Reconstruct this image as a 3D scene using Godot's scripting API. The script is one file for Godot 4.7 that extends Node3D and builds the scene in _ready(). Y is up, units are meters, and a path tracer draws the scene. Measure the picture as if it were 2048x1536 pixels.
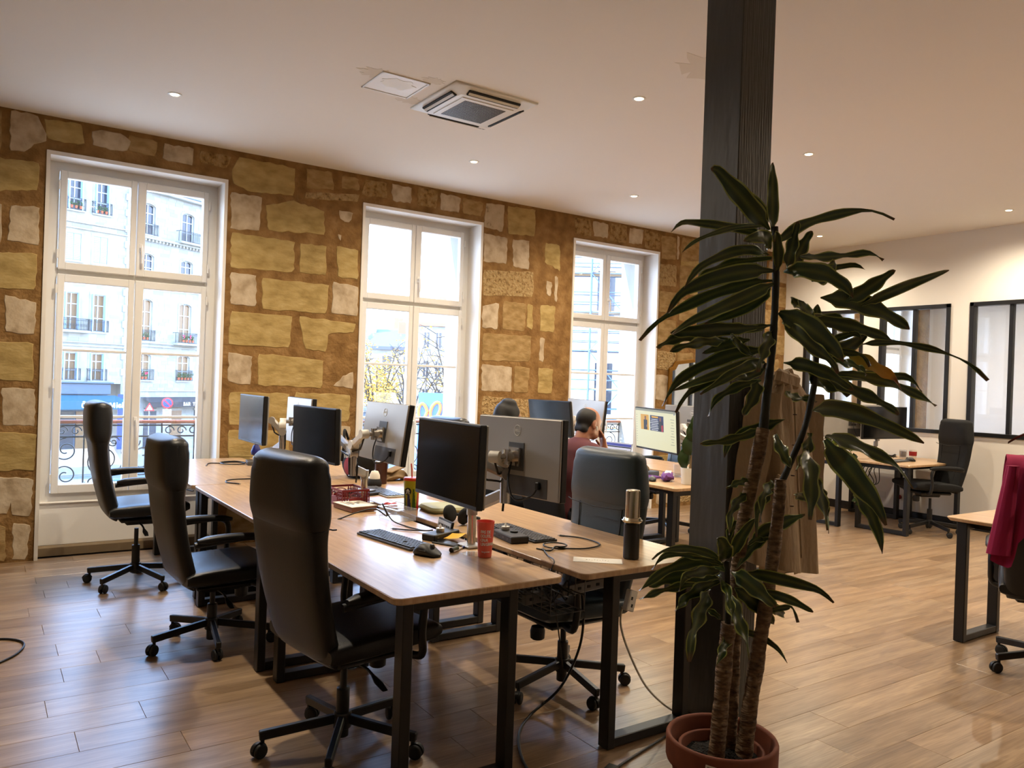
extends Node3D
# A first-floor office with a bare stone window wall, seen across a row of desks.
# y up, metres; the camera stands at x 0, z 0; the window wall is the plane z = ZW, the white partition wall is the plane x = XR.

const ZW := -6.9
const XR := 9.19
const HC := 3.35
const DT := 0.745
var M := {}
var rng := RandomNumberGenerator.new()


class B:
	var v := PackedVector3Array()
	var n := PackedVector3Array()
	var uv := PackedVector2Array()
	var c := PackedColorArray()
	var ix := PackedInt32Array()
	var t := Transform3D.IDENTITY
	var col := Color.WHITE

	func tri(p: Vector3, q: Vector3, r: Vector3, ua := Vector2.ZERO, ub := Vector2.ZERO, uc := Vector2.ZERO) -> void:
		p = t * p; q = t * q; r = t * r
		var nn := (r - p).cross(q - p).normalized()
		var k := v.size()
		v.append(p); v.append(q); v.append(r)
		for i in 3: n.append(nn); c.append(col)
		uv.append(ua); uv.append(ub); uv.append(uc)
		ix.append(k); ix.append(k + 1); ix.append(k + 2)

	# p q r s go round clockwise as seen from the front
	func quad(p: Vector3, q: Vector3, r: Vector3, s: Vector3, u0 := Vector2(0, 0), u1 := Vector2(1, 1)) -> void:
		tri(p, q, r, Vector2(u0.x, u0.y), Vector2(u1.x, u0.y), Vector2(u1.x, u1.y))
		tri(p, r, s, Vector2(u0.x, u0.y), Vector2(u1.x, u1.y), Vector2(u0.x, u1.y))

	func box(at: Vector3, size: Vector3, bev := 0.0, turn := Basis.IDENTITY) -> B:
		var h := size / 2.0
		var b: float = min(bev, min(h.x, min(h.y, h.z)) * 0.98)
		var keep := t
		t = t * Transform3D(turn, at)
		for ax in 3:
			for s: float in [-1.0, 1.0]:
				var a1: int = (ax + 1) % 3
				var a2: int = (ax + 2) % 3
				var q := []
				for k in [[-1, -1], [1, -1], [1, 1], [-1, 1]]:
					var p := Vector3()
					p[ax] = s * h[ax]
					p[a1] = k[0] * (h[a1] - b)
					p[a2] = k[1] * (h[a2] - b)
					q.append(p)
				if s > 0: quad(q[3], q[2], q[1], q[0])
				else: quad(q[0], q[1], q[2], q[3])
		if b > 0.0:
			for ax in 3:
				var a1: int = (ax + 1) % 3
				var a2: int = (ax + 2) % 3
				for s1: float in [-1.0, 1.0]:
					for s2: float in [-1.0, 1.0]:
						var p := []
						for e in [-1.0, 1.0]:
							var q1 := Vector3(); q1[ax] = e * (h[ax] - b); q1[a1] = s1 * h[a1]; q1[a2] = s2 * (h[a2] - b)
							var q2 := Vector3(); q2[ax] = e * (h[ax] - b); q2[a1] = s1 * (h[a1] - b); q2[a2] = s2 * h[a2]
							p.append(q1); p.append(q2)
						if s1 * s2 > 0: quad(p[0], p[1], p[3], p[2])
						else: quad(p[0], p[2], p[3], p[1])
			for sx in [-1.0, 1.0]:
				for sy in [-1.0, 1.0]:
					for sz in [-1.0, 1.0]:
						var p := Vector3(sx * h.x, sy * (h.y - b), sz * (h.z - b))
						var q := Vector3(sx * (h.x - b), sy * h.y, sz * (h.z - b))
						var r := Vector3(sx * (h.x - b), sy * (h.y - b), sz * h.z)
						if sx * sy * sz > 0: tri(p, r, q)
						else: tri(p, q, r)
		t = keep
		return self

	# an indexed smooth surface; closed ones are turned outwards by their volume
	func surf(P: PackedVector3Array, I: PackedInt32Array, closed := true, U := PackedVector2Array(), K := PackedColorArray()) -> void:
		var vol := 0.0
		if closed:
			for k in range(0, I.size(), 3):
				vol += P[I[k]].dot(P[I[k + 1]].cross(P[I[k + 2]]))
		var flip := vol > 0.0
		var N := PackedVector3Array()
		N.resize(P.size())
		for k in range(0, I.size(), 3):
			var a := I[k]
			var b := I[k + 1]
			var d := I[k + 2]
			if flip:
				var s := b; b = d; d = s
				I[k + 1] = b; I[k + 2] = d
			var f := (P[d] - P[a]).cross(P[b] - P[a])
			N[a] += f; N[b] += f; N[d] += f
		var base := v.size()
		var nb := t.basis.inverse().transposed()
		for k in P.size():
			v.append(t * P[k])
			n.append((nb * N[k]).normalized())
			uv.append(U[k] if U.size() else Vector2.ZERO)
			c.append(K[k] if K.size() else col)
		for k in I: ix.append(base + k)

	# rings of equal size; closed round each ring, flat caps
	func loft(rings: Array, caps := true, round := true) -> B:
		var m: int = rings[0].size()
		var P := PackedVector3Array()
		var U := PackedVector2Array()
		var I := PackedInt32Array()
		for j in rings.size():
			for k in m:
				P.append(rings[j][k]); U.append(Vector2(float(k) / m, float(j) / max(1, rings.size() - 1)))
		var last := m if round else m - 1
		for j in rings.size() - 1:
			for k in last:
				var a := j * m + k
				var b := j * m + (k + 1) % m
				I.append_array([a, b, a + m, b, b + m, a + m])
		var vol := 0.0
		var mid := Vector3()
		for p in P: mid += p / P.size()
		for k in range(0, I.size(), 3):
			vol += (P[I[k]] - mid).dot((P[I[k + 1]] - mid).cross(P[I[k + 2]] - mid))
		if round and vol > 0.0:
			for k in range(0, I.size(), 3):
				var s := I[k + 1]; I[k + 1] = I[k + 2]; I[k + 2] = s
		surf(P, I, false, U)
		if caps and round:
			for e in [0, rings.size() - 1]:
				var cm := Vector3()
				for p in rings[e]: cm += p / m
				for k in m:
					var a: Vector3 = rings[e][k]
					var b: Vector3 = rings[e][(k + 1) % m]
					if (e == 0) == (vol > 0.0): tri(cm, a, b)
					else: tri(cm, b, a)
		return self

	func cyl(a: Vector3, b: Vector3, r0: float, r1 := -1.0, sides := 14, caps := true) -> B:
		if r1 < 0.0: r1 = r0
		var d := (b - a).normalized()
		var x := d.cross(Vector3.UP if absf(d.y) < 0.9 else Vector3.RIGHT).normalized()
		var y := d.cross(x)
		var R := [PackedVector3Array(), PackedVector3Array()]
		for k in sides:
			var w := TAU * k / sides
			var o := x * cos(w) + y * sin(w)
			R[0].append(a + o * r0); R[1].append(b + o * r1)
		return loft(R, caps)

	func tube(p: PackedVector3Array, r: float, sides := 7, r_end := -1.0) -> B:
		var R := []
		var x := Vector3()
		for j in p.size():
			var d := (p[min(j + 1, p.size() - 1)] - p[max(j - 1, 0)]).normalized()
			if j == 0: x = d.cross(Vector3.UP if absf(d.y) < 0.9 else Vector3.RIGHT).normalized()
			x = (x - d * x.dot(d)).normalized()
			var y := d.cross(x)
			var rr := r if r_end < 0.0 else lerpf(r, r_end, float(j) / (p.size() - 1))
			var q := PackedVector3Array()
			for k in sides: q.append(p[j] + (x * cos(TAU * k / sides) + y * sin(TAU * k / sides)) * rr)
			R.append(q)
		return loft(R)

	# square bar along a polyline
	func bar(a: Vector3, b: Vector3, w: float, h: float, up := Vector3.UP, bev := 0.0) -> B:
		var d := b - a
		var z := d.normalized()
		var x := up.cross(z).normalized()
		if x.length() < 0.5: x = Vector3.RIGHT.cross(z).normalized()
		var y := z.cross(x)
		return box((a + b) / 2.0, Vector3(w, h, d.length()), bev, Basis(x, y, z))

	func lathe(prof: Array, sides := 28, at := Vector3.ZERO) -> B:
		var R := []
		for p in prof:
			var q := PackedVector3Array()
			for k in sides: q.append(at + Vector3(cos(TAU * k / sides) * p[0], p[1], sin(TAU * k / sides) * p[0]))
			R.append(q)
		return loft(R, true)

	# outline in x, z pushed from y0 up to y1, the upper and lower edges eased by bev
	func prism(poly: PackedVector2Array, y0: float, y1: float, bev := 0.0, bev_low := -1.0) -> B:
		var area := 0.0
		for k in poly.size(): area += poly[k].cross(poly[(k + 1) % poly.size()])
		if area < 0.0: poly.reverse()
		if bev_low < 0.0: bev_low = bev
		var m := poly.size()
		var lay := []
		for e in [[bev_low, y0], [0.0, y0 + bev_low], [0.0, y1 - bev], [bev, y1]]:
			var q := PackedVector3Array()
			for k in m:
				var a := poly[k] - poly[(k + m - 1) % m]
				var b := poly[(k + 1) % m] - poly[k]
				var na := Vector2(a.y, -a.x).normalized()
				var nb := Vector2(b.y, -b.x).normalized()
				var nn := (na + nb)
				nn = nn / max(0.4, nn.dot(na)) if nn.length() > 0.01 else na
				var p: Vector2 = poly[k] + nn * e[0] * (-1.0)
				q.append(Vector3(p.x, e[1], p.y))
			lay.append(q)
		for j in 3:
			if j != 1 and (bev if j == 2 else bev_low) <= 0.0: continue
			for k in m:
				var l := (k + 1) % m
				quad(lay[j + 1][l], lay[j + 1][k], lay[j][k], lay[j][l])
		var T := Geometry2D.triangulate_polygon(poly)
		for k in range(0, T.size(), 3):
			var p: Vector3 = lay[3][T[k]]
			var q: Vector3 = lay[3][T[k + 1]]
			var r: Vector3 = lay[3][T[k + 2]]
			if (r - p).cross(q - p).y < 0.0:
				var s := q; q = r; r = s
			tri(p, q, r)
			p = lay[0][T[k]]; q = lay[0][T[k + 1]]; r = lay[0][T[k + 2]]
			if (r - p).cross(q - p).y > 0.0:
				var s := q; q = r; r = s
			tri(p, q, r)
		return self

	func mesh() -> ArrayMesh:
		var A := []
		A.resize(Mesh.ARRAY_MAX)
		A[Mesh.ARRAY_VERTEX] = v; A[Mesh.ARRAY_NORMAL] = n; A[Mesh.ARRAY_TEX_UV] = uv; A[Mesh.ARRAY_COLOR] = c; A[Mesh.ARRAY_INDEX] = ix
		var m := ArrayMesh.new()
		m.add_surface_from_arrays(Mesh.PRIMITIVE_TRIANGLES, A)
		return m


func v3(x: float, y: float, z: float) -> Vector3: return Vector3(x, y, z)


func rrect(x0: float, z0: float, x1: float, z1: float, r: float, k := 5) -> PackedVector2Array:
	var p := PackedVector2Array()
	for q in [[x1 - r, z1 - r, 0.0], [x0 + r, z1 - r, 0.25], [x0 + r, z0 + r, 0.5], [x1 - r, z0 + r, 0.75]]:
		for j in k + 1:
			var w: float = TAU * (q[2] + 0.25 * j / k)
			p.append(Vector2(q[0] + cos(w) * r, q[1] + sin(w) * r))
	return p


func curve(pts: Array, step := 0.02) -> PackedVector3Array:
	var cu := Curve3D.new()
	cu.bake_interval = step
	for k in pts.size():
		var d: Vector3 = (pts[min(k + 1, pts.size() - 1)] - pts[max(k - 1, 0)]) / 6.0
		cu.add_point(pts[k], -d, d)
	return cu.get_baked_points()


func obj(called: String, b, mt, parent: Node = self) -> MeshInstance3D:
	var o := MeshInstance3D.new()
	o.name = called
	o.mesh = b.mesh() if b is B else b
	o.material_override = M[mt] if mt is String else mt
	parent.add_child(o, true)
	return o


func thing(called: String, label: String, cat: String, at := Vector3.ZERO, turn := 0.0, group := "") -> Node3D:
	var o := Node3D.new()
	o.name = called
	add_child(o, true)
	o.position = at
	o.rotation.y = turn
	return tag(o, label, cat, group)


func tag(o: Node3D, label: String, cat: String, group := "") -> Node3D:
	o.set_meta("label", label)
	o.set_meta("category", cat)
	if group: o.set_meta("group", group)
	return o


func copy(o: Node3D, label: String, at: Vector3, turn := 0.0, group := "") -> Node3D:
	var c := o.duplicate()
	c.name = o.name
	add_child(c, true)
	c.position = at
	c.rotation.y = turn
	c.set_meta("label", label)
	if group: c.set_meta("group", group)
	return c


func struct(o: Node3D, label := "", cat := "") -> Node3D:
	o.set_meta("kind", "structure")
	if label: o.set_meta("label", label)
	if cat: o.set_meta("category", cat)
	return o


func stuff(o: Node3D) -> Node3D:
	o.set_meta("kind", "stuff")
	return o


func mat(called: String, color: Color, rough := 0.6, metal := 0.0, spec := 0.5) -> StandardMaterial3D:
	var m := StandardMaterial3D.new()
	m.resource_name = called
	m.albedo_color = color
	m.roughness = rough
	m.metallic = metal
	m.metallic_specular = spec
	M[called] = m
	return m


func noise_tex(freq: float, ramp: Array, octaves := 4, seed_ := 1, size := 512, type := FastNoiseLite.TYPE_SIMPLEX_SMOOTH, warp := 0.0) -> NoiseTexture2D:
	var f := FastNoiseLite.new()
	f.noise_type = type
	f.seed = seed_
	f.frequency = freq
	f.fractal_octaves = octaves
	if warp > 0.0:
		f.domain_warp_enabled = true
		f.domain_warp_amplitude = warp
		f.domain_warp_frequency = freq
	var n := NoiseTexture2D.new()
	n.width = size; n.height = size
	n.seamless = true
	n.noise = f
	if ramp.size():
		var g := Gradient.new()
		g.offsets = PackedFloat32Array(); g.colors = PackedColorArray()
		var of := PackedFloat32Array()
		var co := PackedColorArray()
		for r in ramp: of.append(r[0]); co.append(r[1])
		g.offsets = of; g.colors = co
		n.color_ramp = g
	return n


func tri_map(m: StandardMaterial3D, scale: Vector3, world := true) -> void:
	m.uv1_triplanar = true
	m.uv1_world_triplanar = world
	m.uv1_scale = scale


func text(s: String, size: float, depth: float, mt, parent: Node, at: Vector3, turn := Basis.IDENTITY, called := "lettering", font := "Droid Sans", bold := false, left := false) -> MeshInstance3D:
	var f := SystemFont.new()
	f.font_names = PackedStringArray([font])
	if bold: f.font_weight = 700
	var t := TextMesh.new()
	t.text = s
	t.font = f
	t.font_size = 32
	t.pixel_size = size / 32.0
	t.depth = depth
	t.curve_step = 2.0
	if left: t.horizontal_alignment = HORIZONTAL_ALIGNMENT_LEFT
	var o := obj(called, t, mt, parent)
	o.transform = Transform3D(turn, at)
	return o


const LAMP := 4.6


func view() -> void:
	var cam := Camera3D.new()
	cam.name = "camera"
	add_child(cam)
	cam.fov = 51.97
	cam.near = 0.05
	cam.far = 400.0
	# from the fitted lens: yaw -34.14, pitch -0.17, roll -1.97 degrees
	var fwd := v3(0.56126404, -0.00290524, -0.8276317).normalized()
	var up := v3(-0.02682778, 0.99940448, -0.02170166).normalized()
	cam.basis = Basis(fwd.cross(up), up, -fwd).orthonormalized()
	cam.position = v3(0, 1.47, 0)
	cam.current = true
	var e := Environment.new()
	var sky := Sky.new()
	var sm := ProceduralSkyMaterial.new()
	sm.sky_top_color = Color(0.55, 0.72, 0.95)
	sm.sky_horizon_color = Color(0.92, 0.95, 0.98)
	sm.sky_curve = 0.12
	sm.ground_bottom_color = Color(0.5, 0.5, 0.5)
	sm.ground_horizon_color = Color(0.6, 0.6, 0.6)
	sm.sky_energy_multiplier = 3.3
	sm.ground_energy_multiplier = 0.5
	sky.sky_material = sm
	e.background_mode = Environment.BG_SKY
	e.sky = sky
	e.tonemap_mode = Environment.TONE_MAPPER_LINEAR
	e.tonemap_exposure = 1.17
	e.sdfgi_enabled = true
	e.ssao_enabled = true
	e.ssil_enabled = true
	var we := WorldEnvironment.new()
	we.name = "surroundings"
	we.environment = e
	add_child(we)
	var sun := DirectionalLight3D.new()
	sun.name = "sun"
	add_child(sun)
	sun.look_at_from_position(Vector3.ZERO, v3(0.93, -0.62, 0.20))
	sun.light_color = Color(1.0, 0.93, 0.82)
	sun.light_energy = 5.6
	sun.light_angular_distance = 0.6
	sun.shadow_enabled = true
	sun.sky_mode = DirectionalLight3D.SKY_MODE_LIGHT_ONLY


func plank_image() -> ImageTexture:
	var im := Image.create_empty(1024, 512, false, Image.FORMAT_RGB8)
	var f := FastNoiseLite.new(); f.seed = 4; f.frequency = 0.011; f.fractal_octaves = 4
	var g := FastNoiseLite.new(); g.seed = 9; g.frequency = 0.05; g.fractal_octaves = 2
	for y in 512:
		var strip := y / 102
		var ly := (y % 102) / 102.0 - 0.5
		for x in 1024:
			var w := f.get_noise_2d(x * 0.13 + strip * 900.0, y * 1.8)
			var ring := sin((ly * (7.0 + strip) + w * 3.2 + (x / 1024.0 - 0.4) * (x / 1024.0 - 0.4) * 2.4 * (strip % 3)) * 5.0)
			var fine := g.get_noise_2d(x * 0.05, y * 4.5)
			var k := 0.52 + 0.10 * ring + 0.50 * w + 0.30 * fine
			var a := Color(0.47, 0.375, 0.28).lerp(Color(0.69, 0.585, 0.46), clampf(k, 0.0, 1.0))
			im.set_pixel(x, y, a)
	return ImageTexture.create_from_image(im)


func oak_image() -> ImageTexture:
	var im := Image.create_empty(512, 512, false, Image.FORMAT_RGB8)
	var f := FastNoiseLite.new(); f.seed = 21; f.frequency = 0.012; f.fractal_octaves = 4
	var g := FastNoiseLite.new(); g.seed = 5; g.frequency = 0.06; g.fractal_octaves = 2
	for y in 512:
		for x in 512:
			var k := 0.55 + 0.5 * f.get_noise_2d(x * 2.2, y * 0.3) + 0.28 * g.get_noise_2d(x * 4.0, y * 0.22)
			im.set_pixel(x, y, Color(0.63, 0.49, 0.345).lerp(Color(0.79, 0.665, 0.51), clampf(k, 0.0, 1.0)))
	return ImageTexture.create_from_image(im)


func materials() -> void:
	var m: StandardMaterial3D
	var pt := plank_image()
	for k in 4:
		m = mat("plank%d" % k, [Color(1, 1, 1), Color(0.96, 0.95, 0.94), Color(1.0, 0.98, 0.96), Color(0.93, 0.91, 0.89)][k], 0.31, 0.0, 0.62)
		m.albedo_texture = pt
		m.heightmap_enabled = true; m.heightmap_texture = pt; m.heightmap_scale = 0.005
	mat("joint", Color(0.2, 0.14, 0.1), 0.9)
	m = mat("oak", Color(1, 1, 1), 0.3, 0.0, 0.6)
	m.albedo_texture = oak_image()
	tri_map(m, v3(2.2, 2.2, 1.1), false)
	m = mat("oak_edge", Color(0.62, 0.46, 0.28), 0.45)
	m = mat("plaster", Color(0.90, 0.885, 0.86), 0.92)
	m = mat("ceiling", Color(0.91, 0.89, 0.86), 0.95)
	m = mat("patch", Color(0.86, 0.83, 0.78), 0.95)
	m = mat("mortar", Color.WHITE, 0.95, 0, 0.2)
	m.albedo_texture = noise_tex(0.012, [[0.0, Color(0.43, 0.315, 0.18)], [0.5, Color(0.53, 0.405, 0.25)], [1.0, Color(0.62, 0.49, 0.325)]], 5, 3)
	m.heightmap_enabled = true; m.heightmap_texture = noise_tex(0.05, [], 4, 8); m.heightmap_scale = 0.6
	tri_map(m, v3(0.8, 0.8, 0.8))
	var ramps := {
		"y": [Color(0.575, 0.485, 0.30), Color(0.675, 0.58, 0.375), Color(0.74, 0.65, 0.46)],
		"t": [Color(0.52, 0.42, 0.265), Color(0.62, 0.51, 0.34), Color(0.70, 0.595, 0.43)],
		"p": [Color(0.60, 0.525, 0.42), Color(0.72, 0.645, 0.54), Color(0.80, 0.74, 0.645)],
		"m": [Color(0.36, 0.25, 0.13), Color(0.60, 0.48, 0.30), Color(0.68, 0.58, 0.42)],
		"r": [Color(0.40, 0.30, 0.18), Color(0.64, 0.53, 0.36), Color(0.73, 0.64, 0.48)],
		"h": [Color(0.40, 0.32, 0.22), Color(0.70, 0.63, 0.52), Color(0.75, 0.68, 0.58)]}
	var sd := 30
	for k in ramps:
		m = mat("stone_" + k, Color.WHITE, 0.92, 0, 0.25)
		var r: Array = ramps[k]
		var fr: float = {"y": 0.012, "t": 0.016, "p": 0.014, "m": 0.03, "r": 0.04, "h": 0.02}[k]
		var mid: float = {"y": 0.5, "t": 0.5, "p": 0.45, "m": 0.4, "r": 0.35, "h": 0.25}[k]
		m.albedo_texture = noise_tex(fr, [[0.0, r[0]], [mid, r[1]], [1.0, r[2]]], 6, sd, 512)
		m.heightmap_enabled = true
		m.heightmap_texture = noise_tex(0.03 if k in ["y", "t", "p"] else 0.055, [], 6, sd + 1, 512)
		m.heightmap_scale = 0.32 if k in ["y", "t", "p", "h"] else 1.8
		tri_map(m, v3(0.75, 1.5, 0.75) if k in ["y", "t"] else v3(0.9, 0.9, 0.9))
		sd += 7
	mat("pvc", Color(0.90, 0.89, 0.87), 0.32)
	mat("white_paint", Color(0.90, 0.88, 0.85), 0.45)
	mat("skirting_wood", Color(0.50, 0.42, 0.31), 0.7)
	mat("seal", Color(0.10, 0.10, 0.11), 0.7)
	m = mat("glass", Color(0.97, 1.0, 0.99, 0.04), 0.0)
	m.transparency = BaseMaterial3D.TRANSPARENCY_ALPHA
	mat("black_metal", Color(0.055, 0.055, 0.06), 0.42)
	mat("black_plastic", Color(0.045, 0.045, 0.048), 0.45)
	mat("black_rubber", Color(0.04, 0.04, 0.042), 0.6)
	mat("iron", Color(0.10, 0.10, 0.11), 0.55)
	mat("rail_wood", Color(0.50, 0.26, 0.12), 0.5)
	m = mat("leather", Color(0.10, 0.10, 0.105), 0.38, 0.0, 0.42)
	m.heightmap_enabled = true; m.heightmap_texture = noise_tex(0.12, [], 2, 77, 256, FastNoiseLite.TYPE_CELLULAR); m.heightmap_scale = 0.05
	tri_map(m, v3(9, 9, 9), false)
	m = mat("blue_leather", Color(0.15, 0.20, 0.225), 0.42)
	m.heightmap_enabled = true; m.heightmap_texture = M["leather"].heightmap_texture; m.heightmap_scale = 0.05
	tri_map(m, v3(9, 9, 9), false)
	mat("chrome", Color(0.78, 0.76, 0.73), 0.22, 1.0)
	mat("silver", Color(0.66, 0.645, 0.62), 0.42, 0.55)
	mat("silver_dark", Color(0.36, 0.36, 0.36), 0.4, 0.7)
	mat("screen", Color(0.018, 0.02, 0.022), 0.16)
	mat("white_plastic", Color(0.86, 0.85, 0.82), 0.4)
	mat("white_ink", Color(0.92, 0.92, 0.90), 0.6)
	mat("black_ink", Color(0.03, 0.03, 0.03), 0.6)
	mat("cable", Color(0.02, 0.02, 0.022), 0.42)
	mat("cable_white", Color(0.78, 0.76, 0.7), 0.5)
	mat("paper", Color(0.9, 0.88, 0.83), 0.8)
	m = mat("column_paint", Color(0.225, 0.225, 0.215), 0.5)
	m.heightmap_enabled = true
	m.heightmap_texture = noise_tex(0.02, [], 3, 15, 512)
	m.heightmap_scale = 0.35
	tri_map(m, v3(9.0, 0.28, 1.2), true)
	m = mat("lamp_glow", Color(1, 0.95, 0.85), 0.4)
	m.emission_enabled = true; m.emission = Color(1.0, 0.86, 0.66); m.emission_energy_multiplier = 14.0


const STONES_LEFT := [
	["p",0.14,3.34,0.32,3.35,0.36,3.25,0.39,3.16,0.31,3.12,0.25,3.05,0.15,3.03],
	["y",0.35,3.32,0.61,3.34,0.64,3.19,0.60,3.17,0.39,3.17],
	["p",0.67,3.29,0.73,3.32,0.87,3.32,0.96,3.28,0.94,3.19,0.82,3.17,0.69,3.18],
	["t",0.03,3.34,0.09,3.33,0.10,3.03,0.04,3.03],
	["t",0.93,3.32,1.15,3.31,1.14,3.18,0.94,3.18],
	["p",1.19,3.30,1.43,3.31,1.43,3.16,1.19,3.17],
	["m",1.47,3.30,1.73,3.30,1.70,3.19,1.48,3.19],
	["y",0.05,2.98,0.34,2.99,0.34,2.78,0.06,2.73],
	["p",0.16,2.64,0.35,2.66,0.36,2.37,0.15,2.37],
	["p",0.04,2.65,0.11,2.65,0.12,2.36,0.05,2.36],
	["y",0.05,2.29,0.35,2.31,0.34,2.03,0.06,2.02],
	["p",0.14,1.98,0.35,1.95,0.35,1.70,0.16,1.70],
	["y",0.07,1.64,0.34,1.64,0.35,1.34,0.08,1.35],
	["p",0.14,1.30,0.36,1.30,0.37,1.01,0.16,1.01],
	["y",0.09,0.98,0.38,0.96,0.38,0.68,0.10,0.68],
	["p",0.10,0.65,0.37,0.62,0.36,0.33,0.24,0.34,0.22,0.46,0.21,0.36,0.10,0.37],
	["t",0.11,0.30,0.20,0.28,0.21,0.01,0.11,0.02],
	["p",0.24,0.30,0.36,0.28,0.34,0.01,0.25,0.01]]
const STONES_MIDDLE := [
	["y",1.78,3.31,2.28,3.30,2.28,3.05,1.91,3.02,1.75,3.06,1.73,3.18],
	["t",2.37,3.31,2.62,3.33,2.65,3.16,2.39,3.13],
	["r",2.37,3.10,2.90,3.17,2.89,3.09,2.37,3.04],
	["t",2.70,3.31,2.88,3.31,2.90,3.20,2.72,3.18],
	["m",2.94,3.31,3.16,3.32,3.18,3.17,2.91,3.15],
	["p",3.21,3.32,3.43,3.32,3.43,3.16,3.23,3.15],
	["m",3.49,3.34,3.72,3.33,3.71,3.15,3.49,3.15],
	["p",3.74,3.32,3.98,3.31,3.97,3.15,3.75,3.14],
	["p",1.73,3.00,2.00,3.00,1.99,2.70,1.74,2.68],
	["y",2.02,2.93,2.27,3.01,2.56,2.96,2.58,2.74,2.06,2.71],
	["p",2.69,2.99,2.84,2.99,2.81,2.88,2.71,2.90],
	["p",2.69,2.77,2.73,2.77,2.73,2.71,2.70,2.72],
	["y",1.74,2.66,2.30,2.65,2.30,2.37,1.75,2.35],
	["y",2.34,2.64,2.59,2.65,2.60,2.38,2.35,2.37],
	["y",2.68,2.66,2.90,2.65,2.91,2.37,2.71,2.37],
	["p",1.75,2.32,1.97,2.32,1.98,2.04,1.76,2.04],
	["y",2.01,2.30,2.63,2.30,2.62,2.03,2.03,2.02],
	["p",2.66,2.33,2.91,2.31,2.92,2.03,2.66,2.03],
	["y",1.76,1.99,2.30,1.99,2.29,1.70,1.75,1.70],
	["y",2.35,1.99,2.90,1.97,2.89,1.88,2.64,1.86,2.62,1.68,2.42,1.69],
	["p",1.75,1.64,1.96,1.62,1.96,1.36,1.76,1.38],
	["y",2.00,1.64,2.60,1.61,2.60,1.35,2.01,1.36],
	["p",2.89,1.52,2.90,1.35,2.69,1.37,2.78,1.47],
	["y",1.77,1.30,2.30,1.30,2.31,1.04,1.78,1.01],
	["y",2.34,1.31,2.87,1.30,2.87,1.05,2.35,1.05],
	["y",1.77,0.98,2.29,0.97,2.30,0.73,1.78,0.74],
	["p",2.33,1.00,2.88,1.01,2.87,0.79,2.34,0.78],
	["t",3.99,3.31,4.25,3.30,4.23,3.15,4.01,3.14]]
const STONES_RIGHT := [
	["h",4.27,3.30,4.51,3.32,4.50,3.03,4.26,3.04],
	["y",4.54,3.31,4.91,3.33,4.91,3.04,4.57,3.01],
	["p",4.26,2.99,4.56,2.98,4.56,2.70,4.27,2.69],
	["p",4.62,2.97,4.84,2.99,4.85,2.67,4.64,2.68],
	["r",4.27,2.61,4.91,2.66,4.92,2.39,4.28,2.34],
	["y",5.05,2.99,5.25,2.99,5.27,2.70,5.05,2.77],
	["p",4.27,2.24,4.48,2.29,4.48,2.01,4.28,2.01],
	["t",4.53,2.31,4.83,2.31,4.82,2.01,4.53,2.01],
	["y",4.84,2.31,4.91,2.31,4.92,2.03,4.84,2.05],
	["y",5.01,2.31,5.22,2.32,5.21,2.02,5.02,2.02],
	["t",4.29,1.96,4.91,1.97,4.90,1.69,4.29,1.67],
	["p",5.02,1.96,5.09,1.96,5.08,1.69,5.02,1.70],
	["p",4.29,1.64,4.67,1.63,4.68,1.36,4.30,1.36],
	["t",4.70,1.64,4.90,1.63,4.89,1.35,4.70,1.35],
	["y",5.01,1.63,5.22,1.63,5.21,1.35,5.02,1.35],
	["r",4.31,1.31,4.91,1.29,4.90,1.05,4.31,1.05],
	["p",5.08,2.58,5.16,2.58,5.15,2.41,5.09,2.43],
	["p",5.19,2.64,5.24,2.64,5.24,2.36,5.20,2.37],
	["m",5.44,3.32,5.67,3.34,5.70,3.14,5.46,3.14],
	["h",5.70,3.32,5.94,3.32,5.94,3.15,5.73,3.14],
	["m",5.97,3.33,6.23,3.34,6.23,3.13,5.96,3.12],
	["p",6.26,3.32,6.49,3.33,6.48,3.15,6.26,3.13],
	["m",6.50,3.33,6.76,3.32,6.77,3.12,6.51,3.11],
	["t",6.78,3.30,7.03,3.31,7.05,3.03,6.80,3.01],
	["p",7.05,3.33,7.09,3.33,7.09,3.04,7.06,3.03],
	["t",7.13,3.32,7.46,3.33,7.48,3.06,7.13,3.02],
	["r",6.77,2.96,7.06,2.97,7.07,2.70,6.78,2.69],
	["t",7.11,2.98,7.48,3.00,7.49,2.73,7.12,2.70],
	["t",6.78,2.63,7.09,2.64,7.09,2.38,6.78,2.37],
	["r",6.78,1.91,7.10,1.90,7.10,1.67,6.78,1.68],
	["t",6.78,2.29,7.08,2.29,7.09,1.97,6.78,1.98],
	["p",6.77,1.62,6.98,1.61,6.98,1.29,6.78,1.31],
	["y",5.16,1.28,5.43,1.27,5.41,1.05,5.17,1.05]]


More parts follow.
